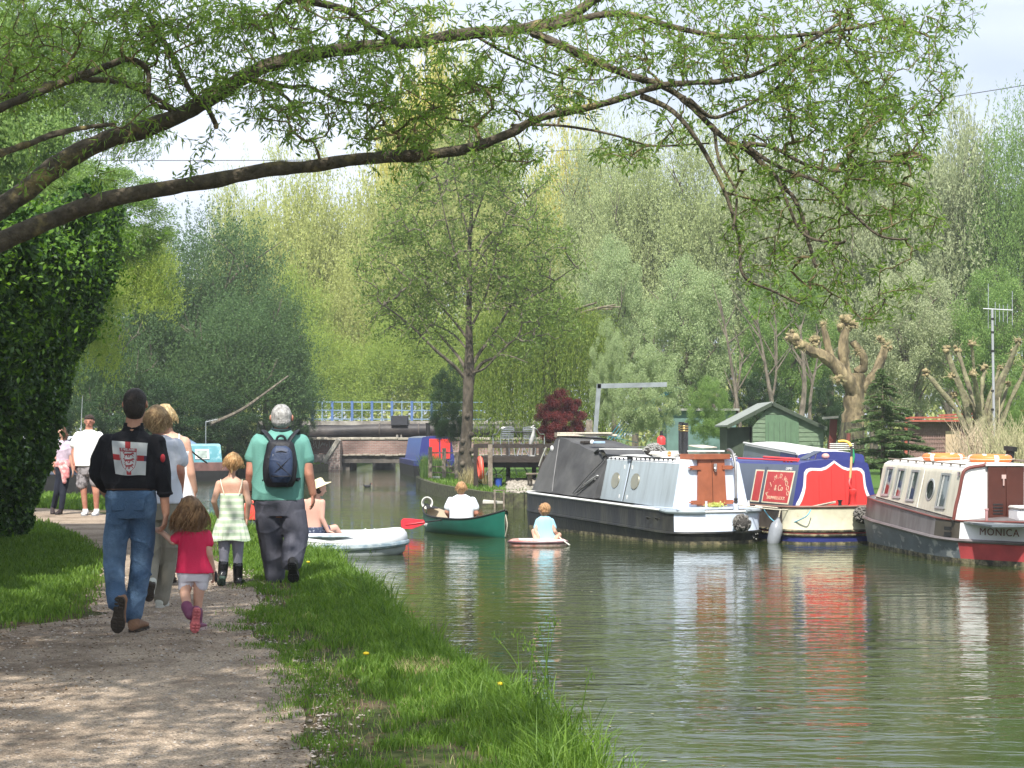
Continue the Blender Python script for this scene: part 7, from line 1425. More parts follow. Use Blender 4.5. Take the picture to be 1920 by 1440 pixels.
# ---- man in the black sweatshirt
Y = 12.8; t = empty('person', (P(240, 0, Y).x, Y, 0), 'man in a black sweatshirt with a white England patch on the back and blue jeans', 'person')
px = Y / F
b = MB(); hc = P(254, 758, Y); rx = 21.5 * px; rz = 31 * px; fr = head(b, hc, rx, rz, (.15, 1, .12)); b.cap(P(252, 782, Y), P(250, 812, Y), 15.5 * px, 17 * px)
loft(b, lerpsecs([(249, 808, 12), (247, 828, 36), (245, 850, 46), (246, 900, 42), (246, 940, 40), (246, 972, 30)]), Y, .55)
limb(b, [(204, 832, 15), (182, 886, 11, .03), (197, 922, 8.5, .20), (212, 940, 7, .28)], Y); q = limb(b, [(290, 832, 15), (303, 888, 11, -.02), (308, 930, 9.2, .0), (311, 962, 7.4, .03)], Y)
limb(b, [(224, 955, 20), (214, 1052, 14, .02), (219, 1125, 10, -.26)], Y); limb(b, [(268, 955, 20), (265, 1050, 14, .1), (248, 1160, 9, .05)], Y)
hand(b, P(311, 963, Y + .03), (-.08, -.08, -1), (-1, .15, 0), 1, 1.0, .75); hand(b, P(213, 941, Y + .29), (.5, .5, -.4), (0, 1, .2), 1, 1, .6)
skinmesh(b, 'body', skin_a, t, .0062, 3)
b = MB(); M = fr[0]; b.ell(hc + V3((0, -.012, .018)), (rx * 1.03, rx * 1.17, rz * .86), 22, 14, M=M); b.ell(hc + V3((0, -.035, -.025)), (rx * .98, rx * .92, rz * .68), 18, 12, M=M); b.ell(hc + V3((0, -.035, -.075)), (rx * .80, rx * .7, rz * .35), 14, 8)
skinmesh(b, 'hair', hairmat('hair_black', (.018, .013, .010), (.035, .025, .02)), t, .006, 2, (.0015, 90))
swm = mat('sweat_black', (.006, .006, .009), .9, .2, 6, .3, 120); b = MB()
loft(b, lerpsecs([(250, 798, 17.5, 0, .8), (250, 806, 21, 0, .75), (248, 813, 32), (247, 824, 47), (245, 842, 55), (244, 872, 56), (245, 902, 52), (246, 916, 47), (246, 921, 45)]), Y, .60)
limb(b, [(203, 831, 19), (187, 862, 19), (183, 890, 16.5, .03), (198, 912, 13, .16)], Y); limb(b, [(291, 831, 19), (302, 870, 17.5), (306, 890, 16, -.02), (308, 923, 13.5, 0)], Y)
sw = skinmesh(b, 'sweatshirt', swm, t, .007, 5, (.0065, 20), .7)
b = MB(); b.rings([[P(250, cy_, Y) + V3((cos(a) * r_, sin(a) * r_ * .86 + .005, 0)) for a in np.linspace(0, 2 * pi, 24, endpoint=False)] for cy_, r_ in ((810, .085), (803, .078), (797, .074), (793, .073), (792.5, .066), (797, .06))], cap=False); reparent(b.build('collar', swm), t)
b = MB(); b.tube([P(309, 925, Y) + V3((cos(a) * .05, sin(a) * .05, 0)) for a in np.linspace(0, 2 * pi, 20, endpoint=False)], .012, 8, closed=True); reparent(b.build('cuff', swm), t)
# white flag patch with red cross, word and shield, laid on the back
FONT = {'E': ('111', '100', '110', '100', '111'), 'N': ('1001', '1101', '1011', '1001', '1001'), 'G': ('0111', '1000', '1011', '1001', '0111'), 'L': ('100', '100', '100', '100', '111'), 'A': ('0110', '1001', '1111', '1001', '1001'), 'D': ('1110', '1001', '1001', '1001', '1110')}
NXg, NYg = 132, 116; bmpg = np.zeros((NYg, NXg), int); xx, yy = np.meshgrid((np.arange(NXg) + .5) / NXg, 1 - (np.arange(NYg) + .5) / NYg)   # x right, y up
bmpg[(np.abs(xx - .46) < .075) & (yy > .02)] = 1; bmpg[(np.abs(yy - .52) < .085)] = 1; bmpg[(xx > .93)] = np.where((np.abs(yy[xx > .93] - .52) < .085), 3, 0)
shw = np.interp(yy, [.10, .16, .25, .36, .52, .70], [.0, .09, .17, .21, .225, .225]); ins = (np.abs(xx - .47) < shw) & (yy < .70) & (yy > .10); bmpg[(np.abs(xx - .47) < shw + .03) & (yy < .725) & (yy > .075)] = 0
bmpg[(np.abs(xx - .47) < np.interp(yy, [.075, .16, .25, .36, .52, .725], [.0, .11, .19, .23, .245, .245])) & (yy < .715) & (yy > .075) & ~ins] = 2; bmpg[ins] = 0
for ly in (.60, .43, .26):                      # three striding lions, as strokes
    for (x0, y0, x1, y1, w_) in ((-.10, .02, .08, .03, .024), (.08, .03, .14, .065, .022), (-.10, .02, -.15, .065, .010), (-.15, .065, -.11, .085, .010), (-.08, .01, -.12, -.055, .011), (-.03, .01, -.01, -.055, .011), (.05, .01, .02, -.055, .011), (.09, .03, .15, -.03, .011), (.12, .05, .17, .04, .010)):
        k = .82 if ly < .3 else 1.0; x0, x1 = .47 + x0 * k, .47 + x1 * k; ax = np.clip(((xx - x0) * (x1 - x0) + (yy - ly - y0) * (y1 - y0)) / ((x1 - x0) ** 2 + (y1 - y0) ** 2), 0, 1); dd = np.hypot(xx - x0 - ax * (x1 - x0), yy - ly - y0 - ax * (y1 - y0)); bmpg[(dd < w_ * 1.15) & ins] = 2
bn = (np.abs(xx - .47) < .25) & (np.abs(yy - .765) < .048); bmpg[bn] = 2; word = 'ENGLAND'; cols_ = []
rws = ['0'.join(FONT[c_][r] for c_ in word) for r in range(5)]; wl = len(rws[0])
for r in range(5):
    for k, ch in enumerate(rws[r]):
        if ch == '1': x0 = .47 - .205 + .41 * k / wl; x1 = .47 - .205 + .41 * (k + 1) / wl; y1 = .765 + .033 - .066 * r / 5; y0 = y1 - .066 / 5; bmpg[(xx >= x0) & (xx < x1) & (yy >= y0) & (yy < y1)] = 0
bm_ = bmesh.new(); bm_.from_mesh(sw.data)
from mathutils.bvhtree import BVHTree
bv = BVHTree.FromBMesh(bm_); bm_.free(); off = sw.matrix_world.translation if False else V3((0, 0, 0)); gv = []
for j in range(NYg + 1):
    for i in range(NXg + 1):
        u, v = i / NXg, 1 - j / NYg; tlx, tly = 216 + 66.5 * u + 5 * (1 - v) * (1 - u) * 1.6 - 3.5 * (1 - v) * u, 887.5 - 61.5 * v + 4.5 * u + 1.5 * sin(u * 5) * (1 - v)
        o_ = V3((0, 0, CZ)); p_ = P(tlx, tly, Y); h = bv.ray_cast(V3((p_.x, Y - 1, p_.z)), V3((0, 1, 0))); y_ = (h[0].y if h[0] is not None else Y - .1) - .005; gv.append((p_.x, y_ + .0015 * sin(u * 9 + v * 4), p_.z))
gv = np.array(gv); Yg = gv[:, 1].reshape(NYg + 1, NXg + 1)
for _ in range(6): Yp = np.pad(Yg, 1, mode='edge'); Yg = (Yp[1:-1, 1:-1] * 2 + Yp[:-2, 1:-1] + Yp[2:, 1:-1] + Yp[1:-1, :-2] + Yp[1:-1, 2:]) / 6
gv[:, 1] = Yg.ravel() - .002; ii, jj = np.meshgrid(np.arange(NXg), np.arange(NYg)); a_ = (jj * (NXg + 1) + ii).ravel(); fq = np.stack([a_, a_ + 1, a_ + NXg + 2, a_ + NXg + 1], 1)
pt = npmesh('flag_patch', gv, fq, [mat('patch_white', (.44, .46, .47), .8, .08, 5, .2, 60), mat('patch_red', (.32, .03, .035), .8, .1, 6), mat('patch_darkred', (.26, .04, .05), .8, .1, 6), mat('patch_navy', (.05, .03, .06), .8)], None, True, midx=bmpg.ravel()); reparent(pt, t)  # red of the patch deepened so its colour carries shade
b = MB(); b.ell(P(305, 859, Y) + V3((.012, -.055, 0)), (.018, .03, .032)); reparent(b.build('sleeve_badge', mat('badge_red', (.45, .03, .04), .7)), t)
b = MB(); loft(b, lerpsecs([(246, 914, 44), (246, 930, 47), (246, 950, 48), (246, 972, 44)]), Y, .62)
limb(b, [(224, 958, 25), (217, 1010, 23.5), (214, 1052, 21, .02), (216, 1092, 18.5, -.14), (219, 1128, 19, -.24)], Y); limb(b, [(268, 958, 25), (268, 1010, 23.5, .06), (265, 1052, 21, .10), (257, 1110, 19.5, .08), (248, 1152, 19.5, .05)], Y)
skinmesh(b, 'jeans', denim, t, .007, 4, (.0065, 24), 1.0, 2)
b = MB(); b.tube([P(246, 917, Y) + V3((cos(a) * .176, sin(a) * .108, 0)) for a in np.linspace(0, 2 * pi, 40, endpoint=False)], .016, 8, closed=True, flat=.5); reparent(b.build('belt', mat('belt_brown', (.05, .025, .015), .6)), t)
for cx in (228, 264): b = MB(); c_ = P(cx, 945, Y); b.hexa([c_ + V3((-.05, -.118, -.05)), c_ + V3((.05, -.118, -.05)), c_ + V3((.05, -.10, -.05)), c_ + V3((-.05, -.10, -.05))], [c_ + V3((-.055, -.120, .05)), c_ + V3((.055, -.120, .05)), c_ + V3((.055, -.10, .05)), c_ + V3((-.055, -.10, .05))]); reparent(b.build('back_pocket', denim, bevel=.01), t)
boot = mat('boot_leather', (.23, .125, .07), .7, .25, 8, .4, 60); bsole = mat('boot_sole', (.045, .035, .025), .9, .3, 12, .5, 50)
shoe(t, P(224, 1120, Y - .32), P(219, 1187, Y - .26), (0, 1, .12), .105, .10, boot, bsole, P(219, 1126, Y - .24), .006, 9); shoe(t, V3((P(249, 0, Y).x, Y - .02, 0)), V3((P(258, 0, Y).x, Y + .26, 0)), (0, 0, 1), .105, .095, boot, bsole, P(248, 1150, Y + .05), .008, 0)
# ---- little girl in pink
Y = 12.9; px = Y / F; t = empty('person', (P(365, 0, Y).x, Y, 0), 'small girl with long tangled brown hair, pink shirt, white shorts and purple boots', 'person'); b = MB(); hc = P(357, 956, Y); rx = 19.5 * px; rz = 25 * px; fr = head(b, hc, rx, rz, (.1, 1, .1)); b.cap(P(360, 972, Y), P(362, 992, Y), 8.5 * px, 9 * px)
loft(b, lerpsecs([(362, 990, 8), (363, 1000, 22), (363, 1030, 23), (364, 1070, 24), (363, 1090, 18)]), Y, .6); q = limb(b, [(340, 1004, 8), (325, 1016, 6.5, -.04), (305, 999, 5, -.02)], Y); limb(b, [(386, 1004, 8), (393, 1040, 6.3, -.03), (400, 1072, 5, .02)], Y)
limb(b, [(350, 1085, 13), (347, 1112, 10, -.02), (350, 1133, 8.5, -.10), (358, 1150, 7, -.18)], Y); limb(b, [(376, 1085, 13), (372, 1120, 9.5), (370, 1150, 7.5), (369, 1172, 6.5, .03)], Y)
hand(b, P(305, 999, Y - .02), (-.7, .1, .35), (0, .6, -.6), -1, .62, .9); hand(b, P(400, 1073, Y + .02), (.15, 0, -1), (-.8, -.4, 0), -1, .62, 1.0); skinmesh(b, 'body', skin_b, t, .0055, 3)
pk = mat('shirt_pink', (.66, .02, .085), .75, .1, 5, .2, 90); b = MB(); loft(b, lerpsecs([(362, 988, 12), (362, 995, 22), (363, 1004, 29), (363, 1030, 30), (364, 1055, 33), (365, 1074, 37)]), Y, .62); limb(b, [(339, 1003, 11), (327, 1012, 10.5, -.03)], Y); limb(b, [(387, 1003, 11), (391, 1018, 10.5, -.01)], Y); skinmesh(b, 'shirt', pk, t, .006, 4, (.005, 24), .25, 3)
b = MB(); loft(b, lerpsecs([(363, 1066, 29), (363, 1078, 31), (363, 1090, 29)]), Y, .62); limb(b, [(350, 1084, 15), (348, 1098, 14.5)], Y); limb(b, [(377, 1082, 15), (377, 1096, 14)], Y); skinmesh(b, 'shorts', mat('shorts_white', (.66, .63, .68), .8, .05, 5), t, .006, 3, (.005, 34), 1, 4)
hm_ = hairmat('hair_brown', (.17, .085, .035), (.36, .21, .10)); b = MB(); b.ell(hc + V3((0, -.015, .012)), (rx * 1.12, rx * 1.2, rz * .98), 20, 14); b.ell(hc + V3((0, -.035, -.07)), (rx * 1.1, rx * .85, rz * 1.0), 18, 12); b.ell(hc + V3((.03, -.03, -.11)), (rx * 1.0, rx * .6, rz * .9), 16, 10); hr = skinmesh(b, 'hair', hm_, t, .006, 2, (.004, 55), .4)
b = MB(); strands(b, hc, rx * 1.12, rz * 1.0, (0, 1, 0), 700, .27, .0028, .34, wave=.6, g=random.Random(5)); reparent(b.build('hair_locks', hm_), t)
pb = mat('boot_purple', (.20, .06, .12), .5, .15, 5); b = MB(); limb(b, [(350, 1137, 11, -.12), (357, 1152, 10.5, -.2)], Y); skinmesh(b, 'boot_shaft', pb, t, .006, 2); shoe(t, P(370, 1141, Y - .26), P(365, 1187, Y - .22), (-.35, 1, .1), .075, .07, pb, mat('sole_pink', (.52, .14, .15), .7, .2, 12), P(357, 1152, Y - .2), .004, 7, 'boot')
b = MB(); limb(b, [(370, 1145, 10.5, 0), (369, 1172, 10, .03)], Y); skinmesh(b, 'boot_shaft', pb, t, .006, 2); shoe(t, V3((P(369, 0, Y).x, Y - .02, 0)), V3((P(376, 0, Y).x, Y + .15, 0)), (0, 0, 1), .075, .06, pb, mat('sole_pale', (.45, .35, .33), .7), P(369, 1170, Y + .03), .003, 0, 'boot')
th = empty('sunglasses', P(405, 1082, Y - .02), 'dark folded sunglasses held in the right hand of the small girl in pink', 'sunglasses'); b = MB(); b.ell((0, 0, 0), (.012, .02, .045)); b.tube([V3((0, 0, .03)), V3((.01, .01, -.05))], .004, 5); b.build('lenses', black, th)
# ---- woman in white tee, olive trousers
Y = 14.6; px = Y / F; t = empty('person', (P(300, 0, Y).x, Y, 0), 'woman with sandy hair in a pale t-shirt and olive trousers beside the man in black', 'person'); b = MB(); hc = P(294, 786, Y); rx = 19 * px; rz = 26 * px; fr = head(b, hc, rx, rz, (-.3, .9, -.05)); b.cap(P(294, 800, Y), P(297, 822, Y), 9.5 * px, 11 * px)
loft(b, lerpsecs([(297, 818, 9), (300, 832, 28), (302, 856, 31), (303, 895, 27), (304, 935, 33), (304, 965, 27)]), Y, .58); limb(b, [(268, 838, 11), (262, 880, 8.5), (264, 920, 7, .1), (270, 935, 6, .15)], Y); limb(b, [(330, 838, 12), (338, 888, 9.3, -.02), (336, 925, 7.6, .08), (330, 942, 6, .12)], Y)
limb(b, [(288, 965, 17), (284, 1050, 12), (280, 1105, 9, -.22)], Y); limb(b, [(320, 965, 17), (310, 1050, 12, .1), (302, 1120, 9, .06)], Y); hand(b, P(330, 942, Y + .12), (-.3, .3, -.9), (-.8, 0, -.2), 1, .9, .7); hand(b, P(270, 935, Y + .15), (.3, .3, -.8), (.5, .5, 0), -1, .9, .7); skinmesh(b, 'body', skin_c, t, .0068, 3)
b = MB(); loft(b, lerpsecs([(297, 815, 15), (299, 822, 25), (301, 832, 35), (302, 856, 38), (303, 895, 36), (304, 935, 40), (304, 944, 40)]), Y, .60); limb(b, [(330, 836, 15.5), (337, 862, 16.5)], Y); limb(b, [(270, 836, 15), (264, 862, 15)], Y); skinmesh(b, 'tshirt', mat('tee_pale', (.62, .65, .74), .8, .06, 5, .2, 90), t, .0075, 4, (.006, 18), .5, 5)
b = MB(); loft(b, lerpsecs([(304, 936, 36), (304, 955, 38), (304, 975, 35)]), Y, .62); limb(b, [(286, 970, 19), (283, 1050, 16.5), (280, 1100, 14, -.2)], Y); limb(b, [(322, 970, 19), (315, 1050, 18, .1), (303, 1122, 15.5, .06)], Y); skinmesh(b, 'trousers', mat('trouser_olive', (.22, .205, .165), .85, .12, 5, .2, 60), t, .0075, 4, (.006, 20), 1, 6)
hs = hairmat('hair_sandy', (.36, .22, .11), (.55, .38, .20)); b = MB(); b.ell(hc + V3((.0, -.015, .012)), (rx * 1.12, rx * 1.2, rz * .98), 20, 14); b.ell(hc + V3((.005, -.02, -.05)), (rx * 1.05, rx * .95, rz * .68), 18, 10); skinmesh(b, 'hair', hs, t, .006, 2, (.006, 50), .6, 3); b = MB(); strands(b, hc, rx * 1.13, rz * .98, (-.3, .9, 0), 480, .15, .003, .2, wave=.7, g=random.Random(8)); reparent(b.build('hair_locks', hs), t)
sp_ = mat('shoe_pale', (.52, .53, .47), .7, .1, 8); shoe(t, P(285, 1094, Y - .32), P(277, 1128, Y - .20), (-.1, 1, .35), .085, .07, sp_, mat('sole_dark', (.06, .05, .04), .8), P(281, 1100, Y - .22), 0, 5); shoe(t, V3((P(298, 0, Y).x, Y - .01, 0)), V3((P(300, 0, Y).x, Y + .23, 0)), (0, 0, 1), .09, .07, sp_, mat('sole_light', (.5, .5, .45), .7), P(300, 1125, Y + .05), 0)
# ---- woman in white strappy top and jeans
Y = 16.8; px = Y / F; t = empty('person', (P(325, 0, Y).x, Y, 0), 'blonde woman with pinned hair, bare shoulders and a white strappy top', 'person'); b = MB(); hc = P(309, 781, Y); rx = 17 * px; rz = 23 * px; fr = head(b, hc, rx, rz, (.25, .95, -.1)); b.cap(P(311, 796, Y), P(318, 816, Y), 8.5 * px, 9.5 * px)
loft(b, lerpsecs([(318, 810, 8), (322, 820, 24), (326, 838, 31), (328, 870, 27), (330, 900, 25), (331, 940, 31), (331, 965, 25)]), Y, .56); q = limb(b, [(346, 830, 11.5), (352, 858, 10), (358, 888, 8.5, -.02), (364, 920, 6.8, .04)], Y); limb(b, [(305, 828, 11), (296, 880, 8), (298, 915, 6, .1)], Y)
limb(b, [(318, 965, 15), (310, 1020, 11), (312, 1070, 8, .1)], Y); limb(b, [(345, 965, 15), (332, 1020, 11.5, -.03), (319, 1062, 8, -.1)], Y); hand(b, P(364, 921, Y + .04), (.1, .1, -1), (-.9, 0, 0), 1, .92, .6); hand(b, P(298, 915, Y + .1), (.1, .1, -1), (.9, 0, 0), -1, .92, .6); skinmesh(b, 'body', skin_b, t, .0075, 3)
wtp = mat('top_white', (.80, .79, .80), .8, .05, 5); b = MB(); loft(b, lerpsecs([(327, 846, 31.5), (328, 870, 29), (330, 900, 28), (331, 935, 34), (331, 962, 37)]), Y, .60); skinmesh(b, 'strappy_top', wtp, t, .008, 3, (.006, 20), .4, 7)
for cx in (310, 335): b = MB(); b.tube(smooth_line([P(cx - 1, 850, Y - .10), P(cx, 832, Y - .105), P(cx + 1, 818, Y - .06), P(cx + 1, 815, Y), P(cx, 830, Y + .08)], 4), .010, 6, flat=.5); reparent(b.build('strap', wtp), t)
b = MB(); loft(b, lerpsecs([(331, 950, 33), (331, 968, 34), (331, 985, 30)]), Y, .62); limb(b, [(318, 972, 17), (311, 1020, 14), (313, 1064, 12, .1)], Y); limb(b, [(345, 972, 17), (331, 1020, 15, -.03), (320, 1058, 13, -.1)], Y); skinmesh(b, 'jeans', denim, t, .008, 3, (.006, 22), 1, 8)
hb = hairmat('hair_blonde', (.52, .36, .16), (.74, .58, .33)); b = MB(); b.ell(hc + V3((0, -.015, .015)), (rx * 1.12, rx * 1.2, rz * .95), 20, 14); b.ell(hc + V3((.02, -.10, -.01)), (rx * .55, rx * .5, rz * .65), 14, 10); b.ell(hc + V3((-.01, -.05, -.085)), (rx * .8, rx * .55, rz * .42), 14, 8); skinmesh(b, 'hair', hb, t, .007, 2, (.007, 45), .5, 4); b = MB(); strands(b, hc, rx * 1.1, rz * .95, (.2, 1, 0), 360, .13, .003, .15, wave=.8, g=random.Random(9)); reparent(b.build('hair_locks', hb), t)
bb = mat('boot_brown_dark', (.09, .055, .035), .7, .3, 10); shoe(t, P(319, 1062, Y - .20), P(317, 1093, Y - .06), (0, .8, .5), .10, .10, bb, bsole, P(320, 1060, Y - .12), .01, 5, 'boot'); shoe(t, V3((P(312, 0, Y).x, Y + .08, 0)), V3((P(312, 0, Y).x, Y + .33, 0)), (0, 0, 1), .10, .09, bb, bsole, P(313, 1068, Y + .12), .01, 0, 'boot')
# ---- girl in pale striped dress
Y = 16.7; px = Y / F; t = empty('person', (P(432, 0, Y).x, Y, 0), 'girl with tied blonde hair in a pale striped sundress, grey leggings and black wellingtons', 'person'); b = MB(); hc = P(437, 867, Y); rx = 14.5 * px; rz = 18.5 * px; fr = head(b, hc, rx, rz, (-.1, 1, 0)); b.cap(P(436, 880, Y), P(434, 896, Y), 6 * px, 6.8 * px)
loft(b, lerpsecs([(434, 892, 6.5), (434, 899, 17), (434, 907, 23.5), (435, 922, 21.5), (435, 945, 19), (434, 980, 21), (433, 1000, 17)]), Y, .55); limb(b, [(411, 907, 6.8), (401, 940, 5.4, -.02), (408, 964, 4.3, .14)], Y); limb(b, [(459, 907, 6.8), (466, 944, 5.4, -.02), (463, 972, 4.3, .04)], Y)
limb(b, [(421, 1000, 11), (420, 1040, 8), (418, 1078, 6)], Y); limb(b, [(446, 1000, 11), (446, 1040, 8, .05), (446, 1082, 6, .08)], Y); hand(b, P(408, 964, Y + .14), (.2, .5, -.3), (.5, 0, -.5), -1, .78, .6); hand(b, P(463, 972, Y + .04), (-.05, .1, -1), (-1, 0, 0), 1, .78, .5); skinmesh(b, 'body', skin_b, t, .0065, 3)
dm = bpy.data.materials.new('dress_stripes'); dm.use_nodes = True; nt = dm.node_tree; bb_ = nt.nodes['Principled BSDF']; bb_.inputs['Roughness'].default_value = .85; tc = N(nt, 'ShaderNodeTexCoord'); wv = N(nt, 'ShaderNodeTexWave', bands_direction='Z'); wv.inputs['Scale'].default_value = 5.2; wv.inputs['Distortion'].default_value = .6; mr = N(nt, 'ShaderNodeMapRange'); mr.inputs['From Min'].default_value = .35; mr.inputs['From Max'].default_value = .6; mc = N(nt, 'ShaderNodeMix', data_type='RGBA'); mc.inputs['A'].default_value = (.70, .74, .62, 1); mc.inputs['B'].default_value = (.48, .60, .42, 1)
nt.links.new(tc.outputs['Object'], wv.inputs['Vector']); nt.links.new(wv.outputs['Fac'], mr.inputs[0]); nt.links.new(mr.outputs[0], mc.inputs['Factor']); nt.links.new(mc.outputs['Result'], bb_.inputs['Base Color'])
b = MB(); loft(b, lerpsecs([(435, 925, 22), (435, 940, 22.5), (435, 958, 23.5), (434, 974, 24.5)]), Y, .60); dr_ = skinmesh(b, 'dress', dm, t, .007, 2, (.003, 24), .3, 2)
rr = []
for k, (cy, hw) in enumerate(((972, 25), (978, 27), (990, 31), (1002, 33.5), (1013, 35.5))):
    c_ = P(432, cy, Y); rg = []
    for j in range(96): a = 2 * pi * j / 96; r_ = hw * px * (1 + .035 * k / 2 * sin(a * 17 + sin(a * 3) * 2)); rg.append(c_ + V3((r_ * cos(a), r_ * .66 * sin(a), .008 * sin(a * 3) * k / 4)))
    rr.append(rg)
b = MB(); b.rings(rr, cap=False); reparent(b.build('dress_skirt', dm, ang=80), t)
for s, cx in ((-1, 415), (1, 455)): b = MB(); b.tube(smooth_line([P(434 + s * 14, 926, Y - .065), P(434 + s * 19, 908, Y - .067), P(434 + s * 20, 899, Y - .03), P(434 + s * 18, 905, Y + .05)], 4), .005, 5); reparent(b.build('strap', mat('strap_cream', (.75, .75, .6), .7)), t)
lg = mat('leggings_grey', (.27, .27, .33), .8, .1, 8); b = MB(); limb(b, [(421, 1004, 13), (420, 1040, 9.6), (419, 1060, 8.2)], Y); limb(b, [(446, 1004, 13), (446, 1040, 9.6, .05), (446, 1064, 8.2, .07)], Y); skinmesh(b, 'leggings', lg, t, .007, 2, (.002, 60))
wl_ = mat('welly_black', (.015, .015, .018), .25, .2, 5, spec=.6); b = MB(); limb(b, [(419, 1056, 9.8), (417, 1080, 9)], Y); skinmesh(b, 'boot_shaft', wl_, t, .007, 1); shoe(t, P(417, 1084, Y - .16), P(414, 1099, Y + .02), (0, .6, .8), .085, .07, wl_, mat('sole_green', (.07, .12, .09), .7), P(417, 1080, Y - .03), .004, 4, 'boot')
b = MB(); limb(b, [(446, 1060, 9.8, .06), (446, 1088, 8.8, .08)], Y); skinmesh(b, 'boot_shaft', wl_, t, .007, 1); shoe(t, V3((P(446, 0, Y).x, Y + .02, 0)), V3((P(447, 0, Y).x, Y + .23, 0)), (0, 0, 1), .085, .07, wl_, wl_, P(446, 1088, Y + .08), .004, 0, 'boot')
hr_ = hairmat('hair_strawberry', (.42, .22, .085), (.66, .44, .22)); b = MB(); b.ell(hc + V3((0, -.008, .008)), (rx * 1.1, rx * 1.18, rz * .98), 18, 12); b.ell(hc + V3((0, -.075, .015)), (rx * .5, rx * .5, rz * .4), 12, 8); b.cap(hc + V3((0, -.09, .01)), hc + V3((.0, -.08, -.10)), .022, .010, 8); skinmesh(b, 'hair', hr_, t, .006, 2, (.005, 60), .5, 4); b = MB(); strands(b, hc, rx * 1.08, rz * .98, (0, 1, 0), 380, .11, .0022, .05, wave=.8, g=random.Random(4)); reparent(b.build('hair_locks', hr_), t)
# ---- grandfather with rucksack
Y = 17.1; px = Y / F; t = empty('person', (P(530, 0, Y).x, Y, 0), 'grey-haired man in a sea-green polo shirt and slate trousers walking on the grass', 'person'); b = MB(); hc = P(528, 783, Y); rx = 19 * px; rz = 25.5 * px; fr = head(b, hc, rx, rz, (-.05, 1, 0)); b.cap(P(528, 796, Y), P(526, 814, Y), 12.5 * px, 14 * px)
loft(b, lerpsecs([(526, 812, 11), (525, 824, 38), (524, 850, 44), (523, 895, 42), (522, 940, 40), (522, 970, 30)]), Y, .6); limb(b, [(487, 830, 13), (473, 862, 10.5), (470, 886, 9.5, -.02), (467, 924, 7, .06)], Y); limb(b, [(563, 830, 13), (574, 862, 11), (579, 888, 9.5, -.02), (587, 926, 7, .03)], Y)
limb(b, [(503, 958, 20), (512, 1030, 13, .05), (516, 1084, 9, .03)], Y); limb(b, [(549, 958, 20), (554, 1008, 13.5, -.02), (548, 1066, 9, -.22)], Y); hand(b, P(587, 927, Y + .03), (.02, .1, -1), (-1, .2, 0), 1, 1.05, .55); hand(b, P(467, 925, Y + .06), (.1, .25, -.9), (1, .2, 0), -1, 1.05, .9); skinmesh(b, 'body', skin_c, t, .0068, 3)
polo = mat('polo_green', (.13, .33, .28), .85, .1, 4, .2, 90); b = MB(); loft(b, lerpsecs([(527, 805, 18, 0, .8), (526, 812, 26), (525, 820, 42), (524, 832, 52), (524, 862, 52), (523, 895, 50), (521, 925, 49), (520, 938, 49)]), Y, .62); limb(b, [(485, 829, 15.5), (473, 858, 14.5)], Y); limb(b, [(565, 829, 15.5), (575, 860, 14.5)], Y); skinmesh(b, 'polo_shirt', polo, t, .008, 4, (.007, 17), .5, 9)
b = MB(); b.tube([P(527, 805, Y) + V3((cos(a) * .088, sin(a) * .075, .014 * sin(a))) for a in np.linspace(0, 2 * pi, 24, endpoint=False)], .015, 8, closed=True, flat=1.3); reparent(b.build('collar', mat('collar_dark', (.02, .04, .045), .8)), t)
b = MB(); b.ell(hc + V3((0, -.018, .018)), (rx * 1.03, rx * 1.12, rz * .88), 20, 14); b.ell(hc + V3((0, -.045, -.03)), (rx * .96, rx * .78, rz * .62), 16, 10); skinmesh(b, 'hair', hairmat('hair_grey', (.34, .33, .32), (.58, .57, .55)), t, .006, 2, (.0025, 80), 1, 3)
slt = mat('trouser_slate', (.062, .064, .085), .75, .12, 5, .2, 60); b = MB(); loft(b, lerpsecs([(522, 926, 46), (524, 945, 49), (526, 968, 46)]), Y, .60); limb(b, [(503, 962, 26), (510, 1030, 23, .05), (516, 1082, 19, .03)], Y); limb(b, [(549, 962, 26), (555, 1004, 24, -.02), (548, 1050, 21.5, -.18)], Y); skinmesh(b, 'trousers', slt, t, .008, 4, (.009, 15), .9, 10)
shb = mat('shoe_black', (.015, .014, .014), .5, .2, 6); shoe(t, V3((P(514, 0, Y).x, Y - .02, 0)), V3((P(508, 0, Y).x, Y + .27, 0)), (0, 0, 1), .105, .08, shb, shb, P(516, 1082, Y + .03), 0); shoe(t, P(547, 1055, Y - .42), P(551, 1093, Y - .28), (0, .92, .35), .115, .09, shb, black, P(548, 1062, Y - .22), 0, 7)
b = MB(); b.tube([P(467, 921, Y + .055) + V3((cos(a) * .036, sin(a) * .036, .0)) for a in np.linspace(0, 2 * pi, 16, endpoint=False)], .008, 6, closed=True, flat=1.4); reparent(b.build('watch', black), t)
# rucksack: worn, a thing of its own
rk = empty('rucksack', P(526, 870, Y - .2), 'black and navy rucksack with crossed cords worn by the grey-haired man', 'rucksack'); rb = mat('nylon_black', (.014, .015, .02), .6, .2, 8, .2, 60); rn = mat('nylon_navy', (.028, .045, .095), .55, .15, 6, .2, 60); yb = Y - .19
b = MB(); loft(b, lerpsecs([(526, 824, 13, yb - Y + .02), (526, 830, 24, yb - Y + .01), (526, 845, 28, yb - Y), (525, 875, 32, yb - Y), (524, 900, 30, yb - Y), (525, 913, 24, yb - Y + .02)]), Y, .55, p=2.6); o = skinmesh(b, 'bag', rb, rk, .008, 3, (.004, 30))
b = MB(); loft(b, lerpsecs([(527, 836, 10, yb - Y - .06), (528, 846, 19, yb - Y - .075), (527, 870, 22, yb - Y - .085), (526, 892, 21, yb - Y - .08), (526, 905, 15, yb - Y - .06)]), Y, .42, p=3); o = skinmesh(b, 'front_pocket', rn, rk, .007, 3, (.003, 30))
